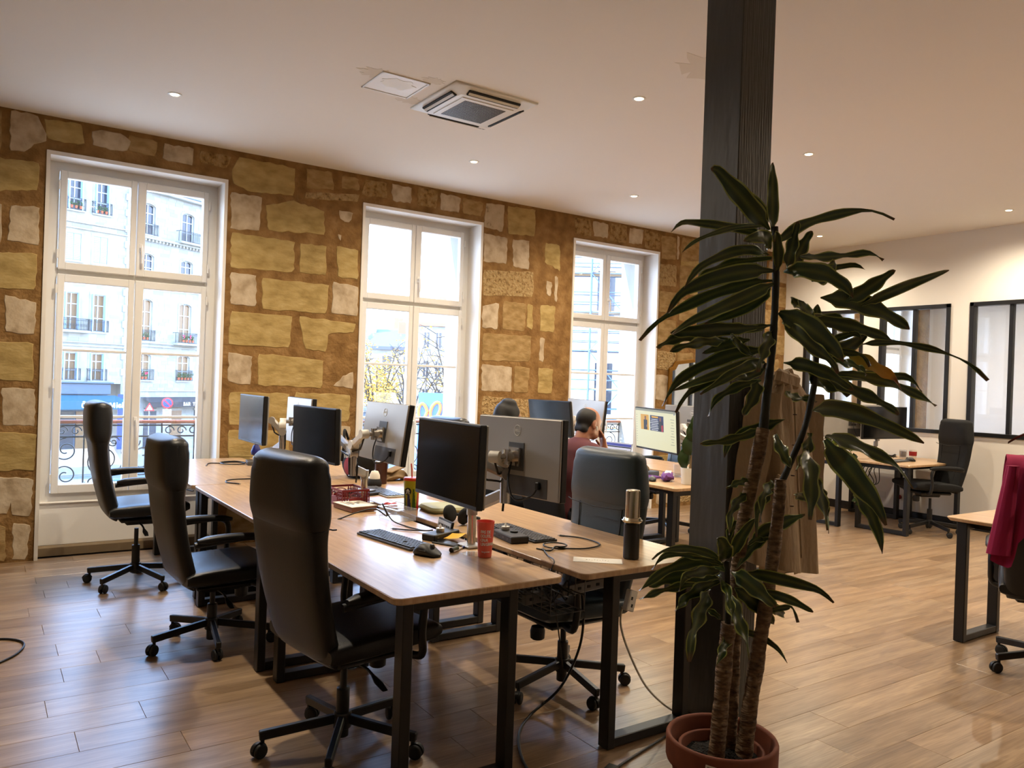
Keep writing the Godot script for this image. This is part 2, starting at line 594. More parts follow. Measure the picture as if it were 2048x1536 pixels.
func stone(d: Array, wall: Node3D) -> void:
	var base := PackedVector2Array()
	for k in range(1, d.size(), 2): base.append(Vector2(d[k], minf(d[k + 1], HC - 0.005)))
	var nz := FastNoiseLite.new(); nz.seed = 11; nz.frequency = 9.0; nz.fractal_octaves = 3
	var P := PackedVector2Array()
	var mid := Vector2()
	for k in base.size():
		var a := base[k]
		var b := base[(k + 1) % base.size()]
		mid += a / base.size()
		var m := int(clampf(a.distance_to(b) / 0.035, 2, 9))
		var side := Vector2(b.y - a.y, a.x - b.x).normalized()
		for j in m:
			var p := a.lerp(b, (j + 0.22 if j == 0 else float(j)) / m)
			P.append(p + side * nz.get_noise_2d(p.x * 3.0, p.y * 3.0) * 0.014 * (0.6 if j == 0 else 1.0))
	var b := B.new()
	var lift := rng.randf_range(0.0012, 0.0042)
	var lay := []
	for e in [[0.0, -0.01], [0.004, lift * 0.6], [0.009, lift]]:
		var q := PackedVector3Array()
		for p in P: q.append(v3(p.x, p.y, 0) + (v3(mid.x - p.x, mid.y - p.y, 0)).normalized() * e[0] + v3(0, 0, ZW + e[1]))
		lay.append(q)
	b.loft(lay, false)
	var flat := PackedVector2Array()
	for p in lay[2]: flat.append(Vector2(p.x, p.y))
	var T := Geometry2D.triangulate_polygon(flat)
	for k in range(0, T.size(), 3):
		var p: Vector3 = lay[2][T[k]]
		var q: Vector3 = lay[2][T[k + 1]]
		var r: Vector3 = lay[2][T[k + 2]]
		if (r - p).cross(q - p).z < 0.0: b.tri(p, r, q)
		else: b.tri(p, q, r)
	obj("stone", b, "stone_" + d[0], wall)


const OPEN := [1.046, 3.592, 6.100, 10.15, 11.9]


func stone_wall() -> void:
	# openings in x; the head at 3.09; inner thickness to the window frame, outer stone reveals beyond it
	var b := B.new()
	var edge := -3.2
	for c in OPEN:
		b.box(v3((edge + c - 0.661) / 2, HC / 2, ZW - 0.16), v3(c - 0.661 - edge, HC, 0.32))
		b.box(v3(c, (3.095 + HC) / 2, ZW - 0.16), v3(1.322, HC - 3.095, 0.32))
		edge = c + 0.661
	b.box(v3((edge + 13.0) / 2, HC / 2, ZW - 0.16), v3(13.0 - edge, HC, 0.32))
	var w := struct(obj("wall_front", b, "mortar"), "bare stone wall with sandy mortar joints and three tall windows", "wall")
	for d in STONES_LEFT + STONES_MIDDLE + STONES_RIGHT: stone(d, w)
	# low courses behind the desks and the pier left of the first window, where the view only grazes
	for pier in [[1.76, 2.88], [4.32, 5.40], [6.82, 9.12], [-3.1, 0.02]]:
		var y := 0.02
		var top: float = 0.92 if pier[0] > 1 and pier[0] < 3 else 0.90 if pier[0] > 0 else 3.3
		while y < top - 0.1:
			var h := minf(rng.randf_range(0.28, 0.36), top - y)
			var x: float = pier[0]
			while x < pier[1] - 0.1:
				var l := rng.randf_range(0.22, 0.62)
				if pier[1] - x - l < 0.16: l = pier[1] - x
				stone([["y", "t", "p", "t", "r"][rng.randi() % 5], x + 0.02, y + h - 0.03, x + l - 0.03, y + h - 0.02, x + l - 0.02, y + 0.02, x + 0.03, y + 0.02], w)
				x += l
			y += h
	if true:
		var y := 0.95
		while y < 3.2:
			var x := 7.10
			while x < 9.0:
				var l := rng.randf_range(0.3, 0.6)
				stone([["y", "t", "p", "t"][rng.randi() % 4], x + 0.02, y + 0.29, x + l - 0.03, y + 0.30, x + l - 0.02, y + 0.02, x + 0.03, y + 0.02], w)
				x += l
			y += 0.33
	b = B.new()
	edge = -9.0
	for c in OPEN:
		b.box(v3((edge + c - 0.585) / 2, 0.0, ZW - 0.45), v3(c - 0.585 - edge, 8.0, 0.26))
		b.box(v3(c, 3.55, ZW - 0.45), v3(1.17, 0.9, 0.26))
		b.box(v3(c, -1.85, ZW - 0.45), v3(1.17, 4.3, 0.26))
		edge = c + 0.585
		for s: float in [-1.0, 1.0]:
			var p := PackedVector2Array([Vector2(0, 0)])
			for k in 7: p.append(Vector2(0.13 - 0.13 * sin(k * PI / 12), 0.13 - 0.13 * cos(k * PI / 12)))
			var keep := b.t
			b.t = Transform3D(Basis(v3(-s, 0, 0), v3(0, 0, s), v3(0, -1, 0)), v3(c + s * 0.585, 3.1, ZW - 0.45))
			b.prism(p, -0.13, 0.13)
			b.t = keep
	b.box(v3((edge + 30.0) / 2, 0.0, ZW - 0.45), v3(30.0 - edge, 8.0, 0.26))
	struct(obj("wall_outer", b, "facade_stone"), "outer ashlar face of the window wall", "wall")


func sash(win: Node3D, x0: float, x1: float, y0: float, y1: float, gx0: float, gx1: float, gy0: float, gy1: float, bars: Array, hinge_left: bool) -> Node3D:
	var s := Node3D.new()
	s.name = "sash"
	win.add_child(s, true)
	var b := B.new()
	var z := -0.225
	b.box(v3((x0 + gx0) / 2, (y0 + y1) / 2, z), v3(gx0 - x0, y1 - y0, 0.06), 0.006)
	b.box(v3((x1 + gx1) / 2, (y0 + y1) / 2, z), v3(x1 - gx1, y1 - y0, 0.06), 0.006)
	b.box(v3((gx0 + gx1) / 2, (y0 + gy0) / 2, z), v3(gx1 - gx0 + 0.01, gy0 - y0, 0.058), 0.006)
	b.box(v3((gx0 + gx1) / 2, (y1 + gy1) / 2, z), v3(gx1 - gx0 + 0.01, y1 - gy1, 0.058), 0.006)
	obj("sash_frame", b, "pvc", s)
	var rows := [gy0] + bars + [gy1]
	for k in rows.size() - 1:
		var p := B.new()
		p.box(v3((gx0 + gx1) / 2, (rows[k] + rows[k + 1]) / 2, z - 0.004), v3(gx1 - gx0 + 0.006, rows[k + 1] - rows[k] + (0.006 if bars.is_empty() else 0.0), 0.004))
		obj("pane", p, "glass", s)
	for y in bars:
		var p := B.new()
		p.box(v3((gx0 + gx1) / 2, y, z), v3(gx1 - gx0, 0.022, 0.03), 0.004)
		obj("muntin", p, "pvc", s)
	var hx := x0 - 0.004 if hinge_left else x1 + 0.004
	for y in [y0 + 0.12, y1 - 0.12] + ([(y0 + y1) / 2] if y1 - y0 > 1.0 else []):
		var p := B.new()
		p.cyl(v3(hx, y - 0.035, z + 0.034), v3(hx, y + 0.035, z + 0.034), 0.008, -1, 10)
		obj("hinge", p, "pvc", s)
	return s


func make_window(n: int, c: float) -> Node3D:
	var w := Node3D.new()
	w.name = "window_%d" % n
	add_child(w, true)
	w.position = v3(c, 0, ZW)
	struct(w, ["tall white window with a balcony railing at the far end of the wall", "middle tall white window whose upper panes show bare sky", "white window facing the scaffolding, nearest the column", "tall white window of the side room next to the partition", "farther tall white window of the side room"][n - 1], "window")
	var b := B.new()
	for s: float in [-1.0, 1.0]:
		b.box(v3(s * 0.649, 1.5315, 0.0), v3(0.026, 3.063, 0.024), 0.0)
		b.box(v3(s * 0.6465, 1.53, -0.13), v3(0.020, 3.13, 0.24))
	b.box(v3(0, 3.078, 0.0), v3(1.324, 0.030, 0.024), 0.0)
	b.box(v3(0, 3.078, -0.13), v3(1.30, 0.020, 0.24))
	obj("reveal", b, "white_paint", w)
	b = B.new()
	for s: float in [-1.0, 1.0]: b.box(v3(s * 0.598, 1.735, -0.27), v3(0.085, 2.67, 0.07))
	b.box(v3(0, 3.035, -0.27), v3(1.111, 0.07, 0.07), 0.0)
	b.box(v3(0, 0.435, -0.27), v3(1.111, 0.07, 0.07), 0.0)
	b.box(v3(0, 2.211, -0.275), v3(1.111, 0.07, 0.06), 0.0)
	obj("fixed_frame", b, "pvc", w)
	b = B.new()
	b.box(v3(0, 0.397, -0.225), v3(1.274, 0.016, 0.05), 0.006)
	obj("sill", b, "white_paint", w)
	b = B.new()
	b.box(v3(0, 0.228, -0.235), v3(1.274, 0.325, 0.03))
	obj("apron_panel", b, "plaster", w)
	b = B.new()
	b.box(v3(0, 0.03, -0.17), v3(1.274, 0.068, 0.10), 0.003)
	obj("plinth", b, "skirting_wood", w)
	for top in [false, true]:
		var y := [2.228, 3.005, 2.289, 2.945] if top else [0.468, 2.194, 0.540, 2.130]
		var bars := [] if top else [1.072, 1.600]
		sash(w, -0.553, -0.002, y[0], y[1], -0.501, -0.050, y[2], y[3], bars, true)
		var r := sash(w, 0.002, 0.560, y[0], y[1], 0.067, 0.517, y[2], y[3], bars, false)
		var h := B.new()
		var hy := 2.46 if top else 1.04
		h.box(v3(0.034, hy, -0.19), v3(0.026, 0.07, 0.01), 0.004)
		h.cyl(v3(0.034, hy, -0.188), v3(0.034, hy, -0.150), 0.009)
		h.tube(curve([v3(0.034, hy + 0.012, -0.148), v3(0.036, hy - 0.04, -0.142), v3(0.038, hy - 0.13, -0.146)]), 0.0085, 8)
		obj("handle", h, "pvc", r)
	return w


func scroll(b: B, at: Vector3, r: float, turns: float, start: float, dir: float) -> void:
	var p := PackedVector3Array()
	var k := 0.0
	while k <= 1.0:
		var w := start + dir * TAU * turns * k
		var rr := r * (1.0 - 0.8 * k)
		p.append(at + v3(cos(w) * rr, sin(w) * rr, 0))
		k += 0.025
	b.tube(p, 0.006, 5)


func railing(c: float, label: String) -> void:
	var t := thing("balcony_railing", label, "railing", v3(c, 0.40, ZW - 0.52), 0, "balcony railings outside the windows")
	obj("handrail", B.new().box(v3(0, 0.615, 0), v3(1.17, 0.03, 0.05), 0.008), "rail_wood", t)
	var b := B.new()
	for y in [0.585, 0.49, 0.06]: b.box(v3(0, y, 0), v3(1.17, 0.014, 0.012))
	for x in [-0.57, -0.30, 0.30, 0.57]: b.box(v3(x, 0.29, 0), v3(0.012, 0.62, 0.012))
	obj("bar_frame", b, "iron", t)
	for s: float in [-1.0, 1.0]:
		b = B.new()
		scroll(b, v3(s * 0.15, 0.29, 0), 0.15, 1.8, 0.0 if s < 0 else PI, s)
		scroll(b, v3(s * 0.43, 0.38, 0), 0.10, 1.6, PI / 2, -s)
		scroll(b, v3(s * 0.43, 0.17, 0), 0.10, 1.6, -PI / 2, s)
		scroll(b, v3(s * 0.22, 0.11, 0), 0.06, 1.4, 0.3, s)
		scroll(b, v3(s * 0.08, 0.44, 0), 0.05, 1.4, 0.3, -s)
		for k in 3: scroll(b, v3(s * (0.36 + 0.10 * k), 0.538, 0), 0.042, 1.2, 0, 1)
		obj("scrollwork", b, "iron", t)
	b = B.new()
	for k in 3: b.cyl(v3(0, 0.09 + k * 0.13, -0.005), v3(0, 0.09 + k * 0.13, 0.008), 0.035 - 0.008 * k, -1, 8)
	obj("rosette", b, "iron", t)


func floor_planks() -> void:
	var slab := struct(obj("floor", B.new().box(v3(5.0, -0.132, -1.7), v3(16.4, 0.24, 11.0)), "joint"), "light oak plank floor", "floor")
	var shapes := []
	for k in 5:
		var b := B.new()
		b.box(v3(0, -0.006, 0), v3(1.2988, 0.012, 0.1965), 0.0010)
		for i in b.v.size():
			b.uv[i] = Vector2(b.v[i].x / 1.3 + 0.5, (k + 0.06 + 0.88 * (b.v[i].z / 0.2 + 0.5)) / 5.02)
		shapes.append(b.mesh())
	var rest := B.new()
	for row in range(-35, 18):
		var z := -3.387 - 0.1975 * row - 0.09875
		if z < -7.05 or z > 3.5: continue
		var off: float = [0.36, 0.76, 0.33, 0.59][posmod(row * 3, 4)] + 0.05 * sin(row * 2.3)
		var x := off - 5.2
		while x < 13.0:
			var x0 := maxf(x, -3.15)
			var x1 := minf(x + 1.3, 12.9)
			if x0 < XR and x1 > XR - 0.02: x1 = XR + 0.1
			x += 1.3
			if x1 - x0 < 0.02: continue
			var seen := x1 > 0.01 * -z and x0 < 2.5 * -z + 0.2 and 0.56 * x1 - 0.83 * (z - 0.1) > 2.75 and x0 < 9.2 and z > -7.0
			if seen:
				var o := obj("plank", shapes[rng.randi() % 5], "plank%d" % (rng.randi() % 4), slab)
				o.position = v3((x0 + x1) / 2, rng.randf_range(-0.0004, 0.0004), z)
				o.rotation.y = PI * (rng.randi() % 2)
				o.scale.x = (x1 - x0) / 1.3
			else:
				var k := rng.randi() % 5
				var at := rest.v.size()
				rest.box(v3((x0 + x1) / 2, -0.006, z), v3(x1 - x0 - 0.002, 0.012, 0.1955))
				for i in range(at, rest.v.size()): rest.uv[i] = Vector2(rest.v[i].x / 1.3, (k + 0.06 + 0.88 * ((rest.v[i].z - z) / 0.2 + 0.5)) / 5.02)
	stuff(obj("planks_out_of_view", rest, "plank1", slab))


func shell() -> void:
	stone_wall()
	make_window(1, OPEN[0]); make_window(2, OPEN[1]); make_window(3, OPEN[2]); make_window(4, OPEN[3]); make_window(5, OPEN[4])
	railing(OPEN[0], "scrolled iron railing with a wooden handrail outside the window behind the leftmost chair")
	railing(OPEN[1], "scrolled iron railing outside the middle window, behind the graffiti view")
	railing(OPEN[2], "scrolled iron railing outside the window with the scaffolding")
	floor_planks()
	struct(obj("ceiling", B.new().box(v3(5.0, HC + 0.1, -1.9), v3(16.4, 0.2, 11.0)), "ceiling"), "smooth off-white ceiling with small recessed lamps", "ceiling")
	# white partition with four glazed openings
	var b := B.new()
	var units := [-6.58, -5.51, -4.446, -3.38]
	var edge := ZW
	for z in units:
		b.box(v3(XR + 0.06, HC / 2, (edge + z) / 2), v3(0.12, HC, z - edge))
		b.box(v3(XR + 0.06, 0.52, z + 0.425), v3(0.12, 1.04, 0.85))
		b.box(v3(XR + 0.06, (2.535 + HC) / 2, z + 0.425), v3(0.12, HC - 2.535, 0.85))
		edge = z + 0.85
	b.box(v3(XR + 0.06, HC / 2, (edge + 3.5) / 2), v3(0.12, HC, 3.5 - edge))
	struct(obj("wall_right", b, "plaster"), "white partition wall with black framed glazing", "wall")
	for k in units.size():
		var w := struct(thing("interior_window", ["black framed interior window half hidden behind the plant leaves", "black framed two-pane interior window between the plant and the white pier", "black framed interior window at the right edge of the picture", "black framed interior window out of frame"][k], "window", v3(XR, 0, units[k])))
		b = B.new()
		for z in [0.0225, 0.8275]: b.box(v3(0.03, 1.7875, z), v3(0.10, 1.495, 0.045), 0.003)
		for y in [1.0625, 2.5125]: b.box(v3(0.03, y, 0.425), v3(0.10, 0.045, 0.85), 0.003)
		obj("frame", b, "black_metal", w)
		obj("mullion", B.new().box(v3(0.03, 1.7875, 0.425), v3(0.06, 1.41, 0.04), 0.003), "black_metal", w)
		for z in [0.225, 0.625]: obj("pane", B.new().box(v3(0.045, 1.7875, z), v3(0.006, 1.42, 0.375)), "glass", w)
	struct(obj("baseboard_right", B.new().box(v3(XR - 0.007, 0.05, (ZW + 3.5) / 2), v3(0.014, 0.10, 3.5 - ZW), 0.003), "black_metal"), "black baseboard along the white partition", "baseboard")
	struct(obj("wall_left", B.new().box(v3(-3.26, HC / 2, -1.7), v3(0.12, HC, 10.4)), "plaster"), "plain white side wall", "wall")
	struct(obj("wall_back", B.new().box(v3(4.9, HC / 2, 3.56), v3(16.4, HC, 0.12)), "plaster"), "plain white back wall", "wall")
	struct(obj("wall_side_room", B.new().box(v3(13.0, HC / 2, -1.7), v3(0.12, HC, 10.4)), "plaster"), "white far wall of the side room", "wall")
	struct(obj("wall_divider", B.new().box(v3(11.15, HC / 2, -2.2), v3(3.6, HC, 0.1)), "plaster"), "white end wall of the side room", "wall")
	# column
	b = B.new()
	b.box(v3(2.7 + 0.109, HC / 2, -2.294 - 0.106), v3(0.218, HC, 0.212), 0.004)
	struct(obj("column", b, "column_paint"), "dark grey painted timber post with visible grain", "column")


func downlight(x: float, z: float, label: String) -> void:
	var t := thing("ceiling_spotlight", label, "spotlight", v3(x, HC, z), 0, "recessed ceiling spotlights")
	obj("trim_ring", B.new().lathe([[0.030, -0.001], [0.031, -0.004], [0.044, -0.004], [0.046, 0.0]], 24), "white_plastic", t)
	obj("bulb", B.new().lathe([[0.0, -0.0045], [0.027, -0.0045], [0.029, -0.002]], 20), "lamp_glow", t)
	var l := SpotLight3D.new()
	l.name = "spot"
	t.add_child(l, true)
	l.position = v3(0, -0.012, 0)
	l.rotation.x = -PI / 2
	l.light_color = Color(1.0, 0.93, 0.82)
	l.light_energy = LAMP
	l.spot_angle = 80.0
	l.spot_angle_attenuation = 0.9
	l.spot_range = 14.0
	l.spot_attenuation = 2.0
	l.light_size = 0.03
	l.shadow_enabled = true


func ceiling_fittings() -> void:
	downlight(1.06, -5.78, "small lit ceiling spotlight above the leftmost window's chairs, leftmost of all")
	downlight(3.48, -5.83, "small lit ceiling spotlight nearest below the air conditioning cassette")
	downlight(3.53, -3.84, "small lit ceiling spotlight just right of the air conditioning cassette")
	downlight(5.33, -5.82, "small lit ceiling spotlight over the window with the scaffolding")
	downlight(5.39, -3.88, "small lit ceiling spotlight right of the dark column, high up")
	downlight(8.46, -3.76, "small lit ceiling spotlight at the right edge of the picture")
	downlight(8.34, -5.81, "small lit ceiling spotlight just above the plant's right-hand leaves")
	var more := [[1.06, -3.84], [5.39, -1.85], [8.4, -1.85], [8.4, 0.1], [5.39, 0.1]]
	var where := ["over the front row of black chairs", "over the bare desk end with the jumper chair", "by the last glazed opening of the partition", "in the rear corner by the partition", "behind the camera's right shoulder"]
	for k in 5: downlight(more[k][0], more[k][1], "unseen ceiling spotlight " + where[k])
	downlight(11.1, -4.0, "ceiling spotlight of the side room, nearer the door")
	downlight(11.1, -5.6, "ceiling spotlight of the side room, nearer the windows")
	# cassette
	var t := thing("air_conditioner", "white four-way air conditioning cassette with a square grille in the ceiling", "air conditioner", v3(2.753, HC, -4.647))
	var b := B.new()
	b.loft([rect3(0.318, 0.0), rect3(0.318, -0.012), rect3(0.300, -0.016), rect3(0.235, -0.045), rect3(0.225, -0.045)])
	obj("panel", b, "white_plastic", t)
	for k in 4:
		var bs := Basis(Vector3.UP, k * PI / 2)
		b = B.new()
		b.t = Transform3D(bs, Vector3.ZERO)
		b.box(v3(0.263, -0.031, 0), v3(0.045, 0.022, 0.40), 0.003, Basis(v3(0, 0, 1), 0.40))
		obj("outlet_slot", b, "seal", t)
		b = B.new()
		b.t = Transform3D(bs, Vector3.ZERO)
		b.box(v3(0.268, -0.043, 0), v3(0.018, 0.004, 0.39), 0.001, Basis(v3(0, 0, 1), 0.75))
		obj("louvre", b, "white_plastic", t)
	b = B.new()
	b.box(v3(0, -0.047, 0), v3(0.40, 0.006, 0.40), 0.002)
	obj("grille_frame", b, "white_plastic", t)
	b = B.new()
	for k in 25:
		b.box(v3(-0.156 + k * 0.013, -0.0515, 0), v3(0.005, 0.003, 0.32))
	for k in 17: b.box(v3(0, -0.0515, -0.16 + k * 0.02), v3(0.32, 0.003, 0.003))
	obj("grille", b, "silver_dark", t)
	text("inverter", 0.02, 0.001, "silver_dark", t, v3(0.23, -0.046, -0.27), Basis(Vector3.RIGHT, PI / 2))
	# access hatch and the filler round it
	t = thing("access_hatch", "white framed access hatch with a half-peeled panel beside the air conditioner", "hatch", v3(2.172, HC, -4.65))
	b = B.new()
	for s: float in [-1.0, 1.0]:
		b.box(v3(s * 0.158, -0.004, 0), v3(0.014, 0.008, 0.335), 0.002)
		b.box(v3(0, -0.004, s * 0.160), v3(0.33, 0.008, 0.014), 0.002)
	obj("frame", b, "white_plastic", t)
	obj("lid", B.new().box(v3(0, -0.002, 0), v3(0.30, 0.004, 0.306), 0.001), "white_paint", t)
	b = B.new()
	var P := PackedVector2Array()
	for k in 22: P.append(Vector2(cos(TAU * k / 22) * (0.11 + 0.018 * sin(k * 2.1)), 0.03 + sin(TAU * k / 22) * (0.085 + 0.02 * cos(k * 1.7))))
	b.prism(P, -0.0055, -0.004)
	obj("filler_smear", b, "white_ink", t)
	var q := struct(Node3D.new())
	q.name = "trim_filler"
	add_child(q)
	for e in [[2.0, -4.55, 0.11], [2.33, -4.43, 0.07], [2.36, -4.84, 0.09], [3.55, -3.2, 0.25]]:
		b = B.new()
		P = PackedVector2Array()
		for k in 26: P.append(Vector2(e[0] + cos(TAU * k / 26) * e[2] * (1 + 0.3 * sin(k * 1.9 + e[0])), e[1] + sin(TAU * k / 26) * e[2] * 0.7 * (1 + 0.3 * cos(k * 2.6))))
		b.prism(P, HC - 0.0012, HC + 0.001)
		obj("filler_patch", b, "patch", q)


func rect3(h: float, y: float) -> PackedVector3Array:
	return PackedVector3Array([v3(-h, y, -h), v3(h, y, -h), v3(h, y, h), v3(-h, y, h)])


# ---- desks ----
func desk(called: String, label: String, x0: float, z0: float, x1: float, z1: float, ux0: float, ux1: float, along_x := true, top := DT, bevel := 0.004, group := "oak topped desks on black loop legs") -> Node3D:
	var t := thing(called, label, "desk", v3((x0 + x1) / 2, 0, (z0 + z1) / 2), 0, group)
	var hx := (x1 - x0) / 2
	var hz := (z1 - z0) / 2
	var b := B.new()
	b.prism(rrect(-hx, -hz, hx, hz, 0.035), top - 0.024, top, 0.003, bevel)
	obj("tabletop", b, "oak", t)
	var mid := (x0 + x1) / 2 if along_x else (z0 + z1) / 2
	var lo := ux0 - mid
	var hi := ux1 - mid
	for s: float in [-1.0, 1.0]:
		var l := B.new()
		var f := top - 0.024
		if along_x:
			var z := s * (hz - 0.09)
			for x in [lo + 0.02, hi - 0.02]: l.box(v3(x, f / 2, z), v3(0.04, f - 0.006, 0.06), 0.003)
			l.box(v3((lo + hi) / 2, 0.026, z), v3(hi - lo - 0.03, 0.038, 0.056), 0.003)
			l.box(v3((lo + hi) / 2, f - 0.025, z), v3(hi - lo - 0.03, 0.038, 0.056), 0.003)
		else:
			var x := s * (hx - 0.08)
			for z in [lo + 0.02, hi - 0.02]: l.box(v3(x, f / 2, z), v3(0.06, f - 0.006, 0.04), 0.003)
			l.box(v3(x, 0.026, (lo + hi) / 2), v3(0.056, 0.038, hi - lo - 0.03), 0.003)
			l.box(v3(x, f - 0.025, (lo + hi) / 2), v3(0.056, 0.038, hi - lo - 0.03), 0.003)
		obj("loop_leg", l, "black_metal", t)
		for k in [lo + 0.02, hi - 0.02]:
			var g := B.new()
			var at := v3(k, 0.003, s * (hz - 0.09)) if along_x else v3(s * (hx - 0.08), 0.003, k)
			g.cyl(at - v3(0, 0.003, 0), at + v3(0, 0.004, 0), 0.016)
			obj("foot", g, "black_plastic", t)
	var r := B.new()
	if along_x:
		for x in [lo + 0.1, hi - 0.1]: r.box(v3(x, top - 0.049, 0), v3(0.03, 0.03, 2 * hz - 0.24))
	else:
		for z in [lo + 0.1, hi - 0.1]: r.box(v3(0, top - 0.049, z), v3(2 * hx - 0.22, 0.03, 0.03))
	obj("rail", r, "black_metal", t)
	return t


# ---- chairs: local +x is forward, origin on the floor under the gas column ----
func sq_ring(at: Vector3, ax: Vector3, d: float, w: float, p := 3.2, sides := 28) -> PackedVector3Array:
	var q := PackedVector3Array()
	for k in sides:
		var a := TAU * k / sides
		var c := cos(a)
		var s := sin(a)
		q.append(at + ax * (signf(c) * pow(absf(c), 2.0 / p) * d) + v3(0, 0, signf(s) * pow(absf(s), 2.0 / p) * w))
	return q


func back_path(h: float) -> Vector3:   # centre line of the backrest, h from 0 at the seat to 1 at the top
	return v3(-0.155 - 0.115 * h - 0.035 * sin(h * PI * 1.1) * (1.0 if h < 0.8 else 1.0), 0.40 + 0.78 * h, 0)


func back_piece(h0: float, h1: float, fat: float) -> B:
	var R := []
	var n := 14
	for e: float in [0.0, 0.004, 0.015, 0.035, 0.07, 0.14, 0.22, 0.30, 0.40, 0.50, 0.60, 0.70, 0.78, 0.85, 0.90, 0.935, 0.962, 0.981, 0.993, 0.998, 1.0]:
		var h := lerpf(h0, h1, e)
		var p := back_path(h)
		var d := (back_path(h + 0.02) - back_path(h - 0.02)).normalized()
		var ax := v3(d.y, -d.x, 0)
		var w: float = lerpf(0.225, 0.262, clampf(h / 0.62, 0, 1)) - 0.035 * maxf(0, h - 0.72) / 0.28
		var th: float = lerpf(0.044, 0.050, h) + fat
		if h > 0.6: th += 0.020 * smoothstep(0.6, 0.75, h)
		if h > 0.72: th += 0.004 * sin((h - 0.72) / 0.28 * PI * 0.8)
		var end := minf(e, 1.0 - e) * n
		if end < 2.0 and (h > 0.9 or h < 0.1 or fat > 0.002):
			var q := maxf(0.06, sqrt(1.0 - pow(1.0 - end / 2.0, 2)))
			th *= q if h > 0.9 or h < 0.1 else 0.93 + 0.07 * q
			w -= (1.0 - q) * (0.055 if h > 0.9 else 0.008)
		R.append(sq_ring(p, ax, th, w, 3.6 if h < 0.9 else 3.0))
	return B.new().loft(R)


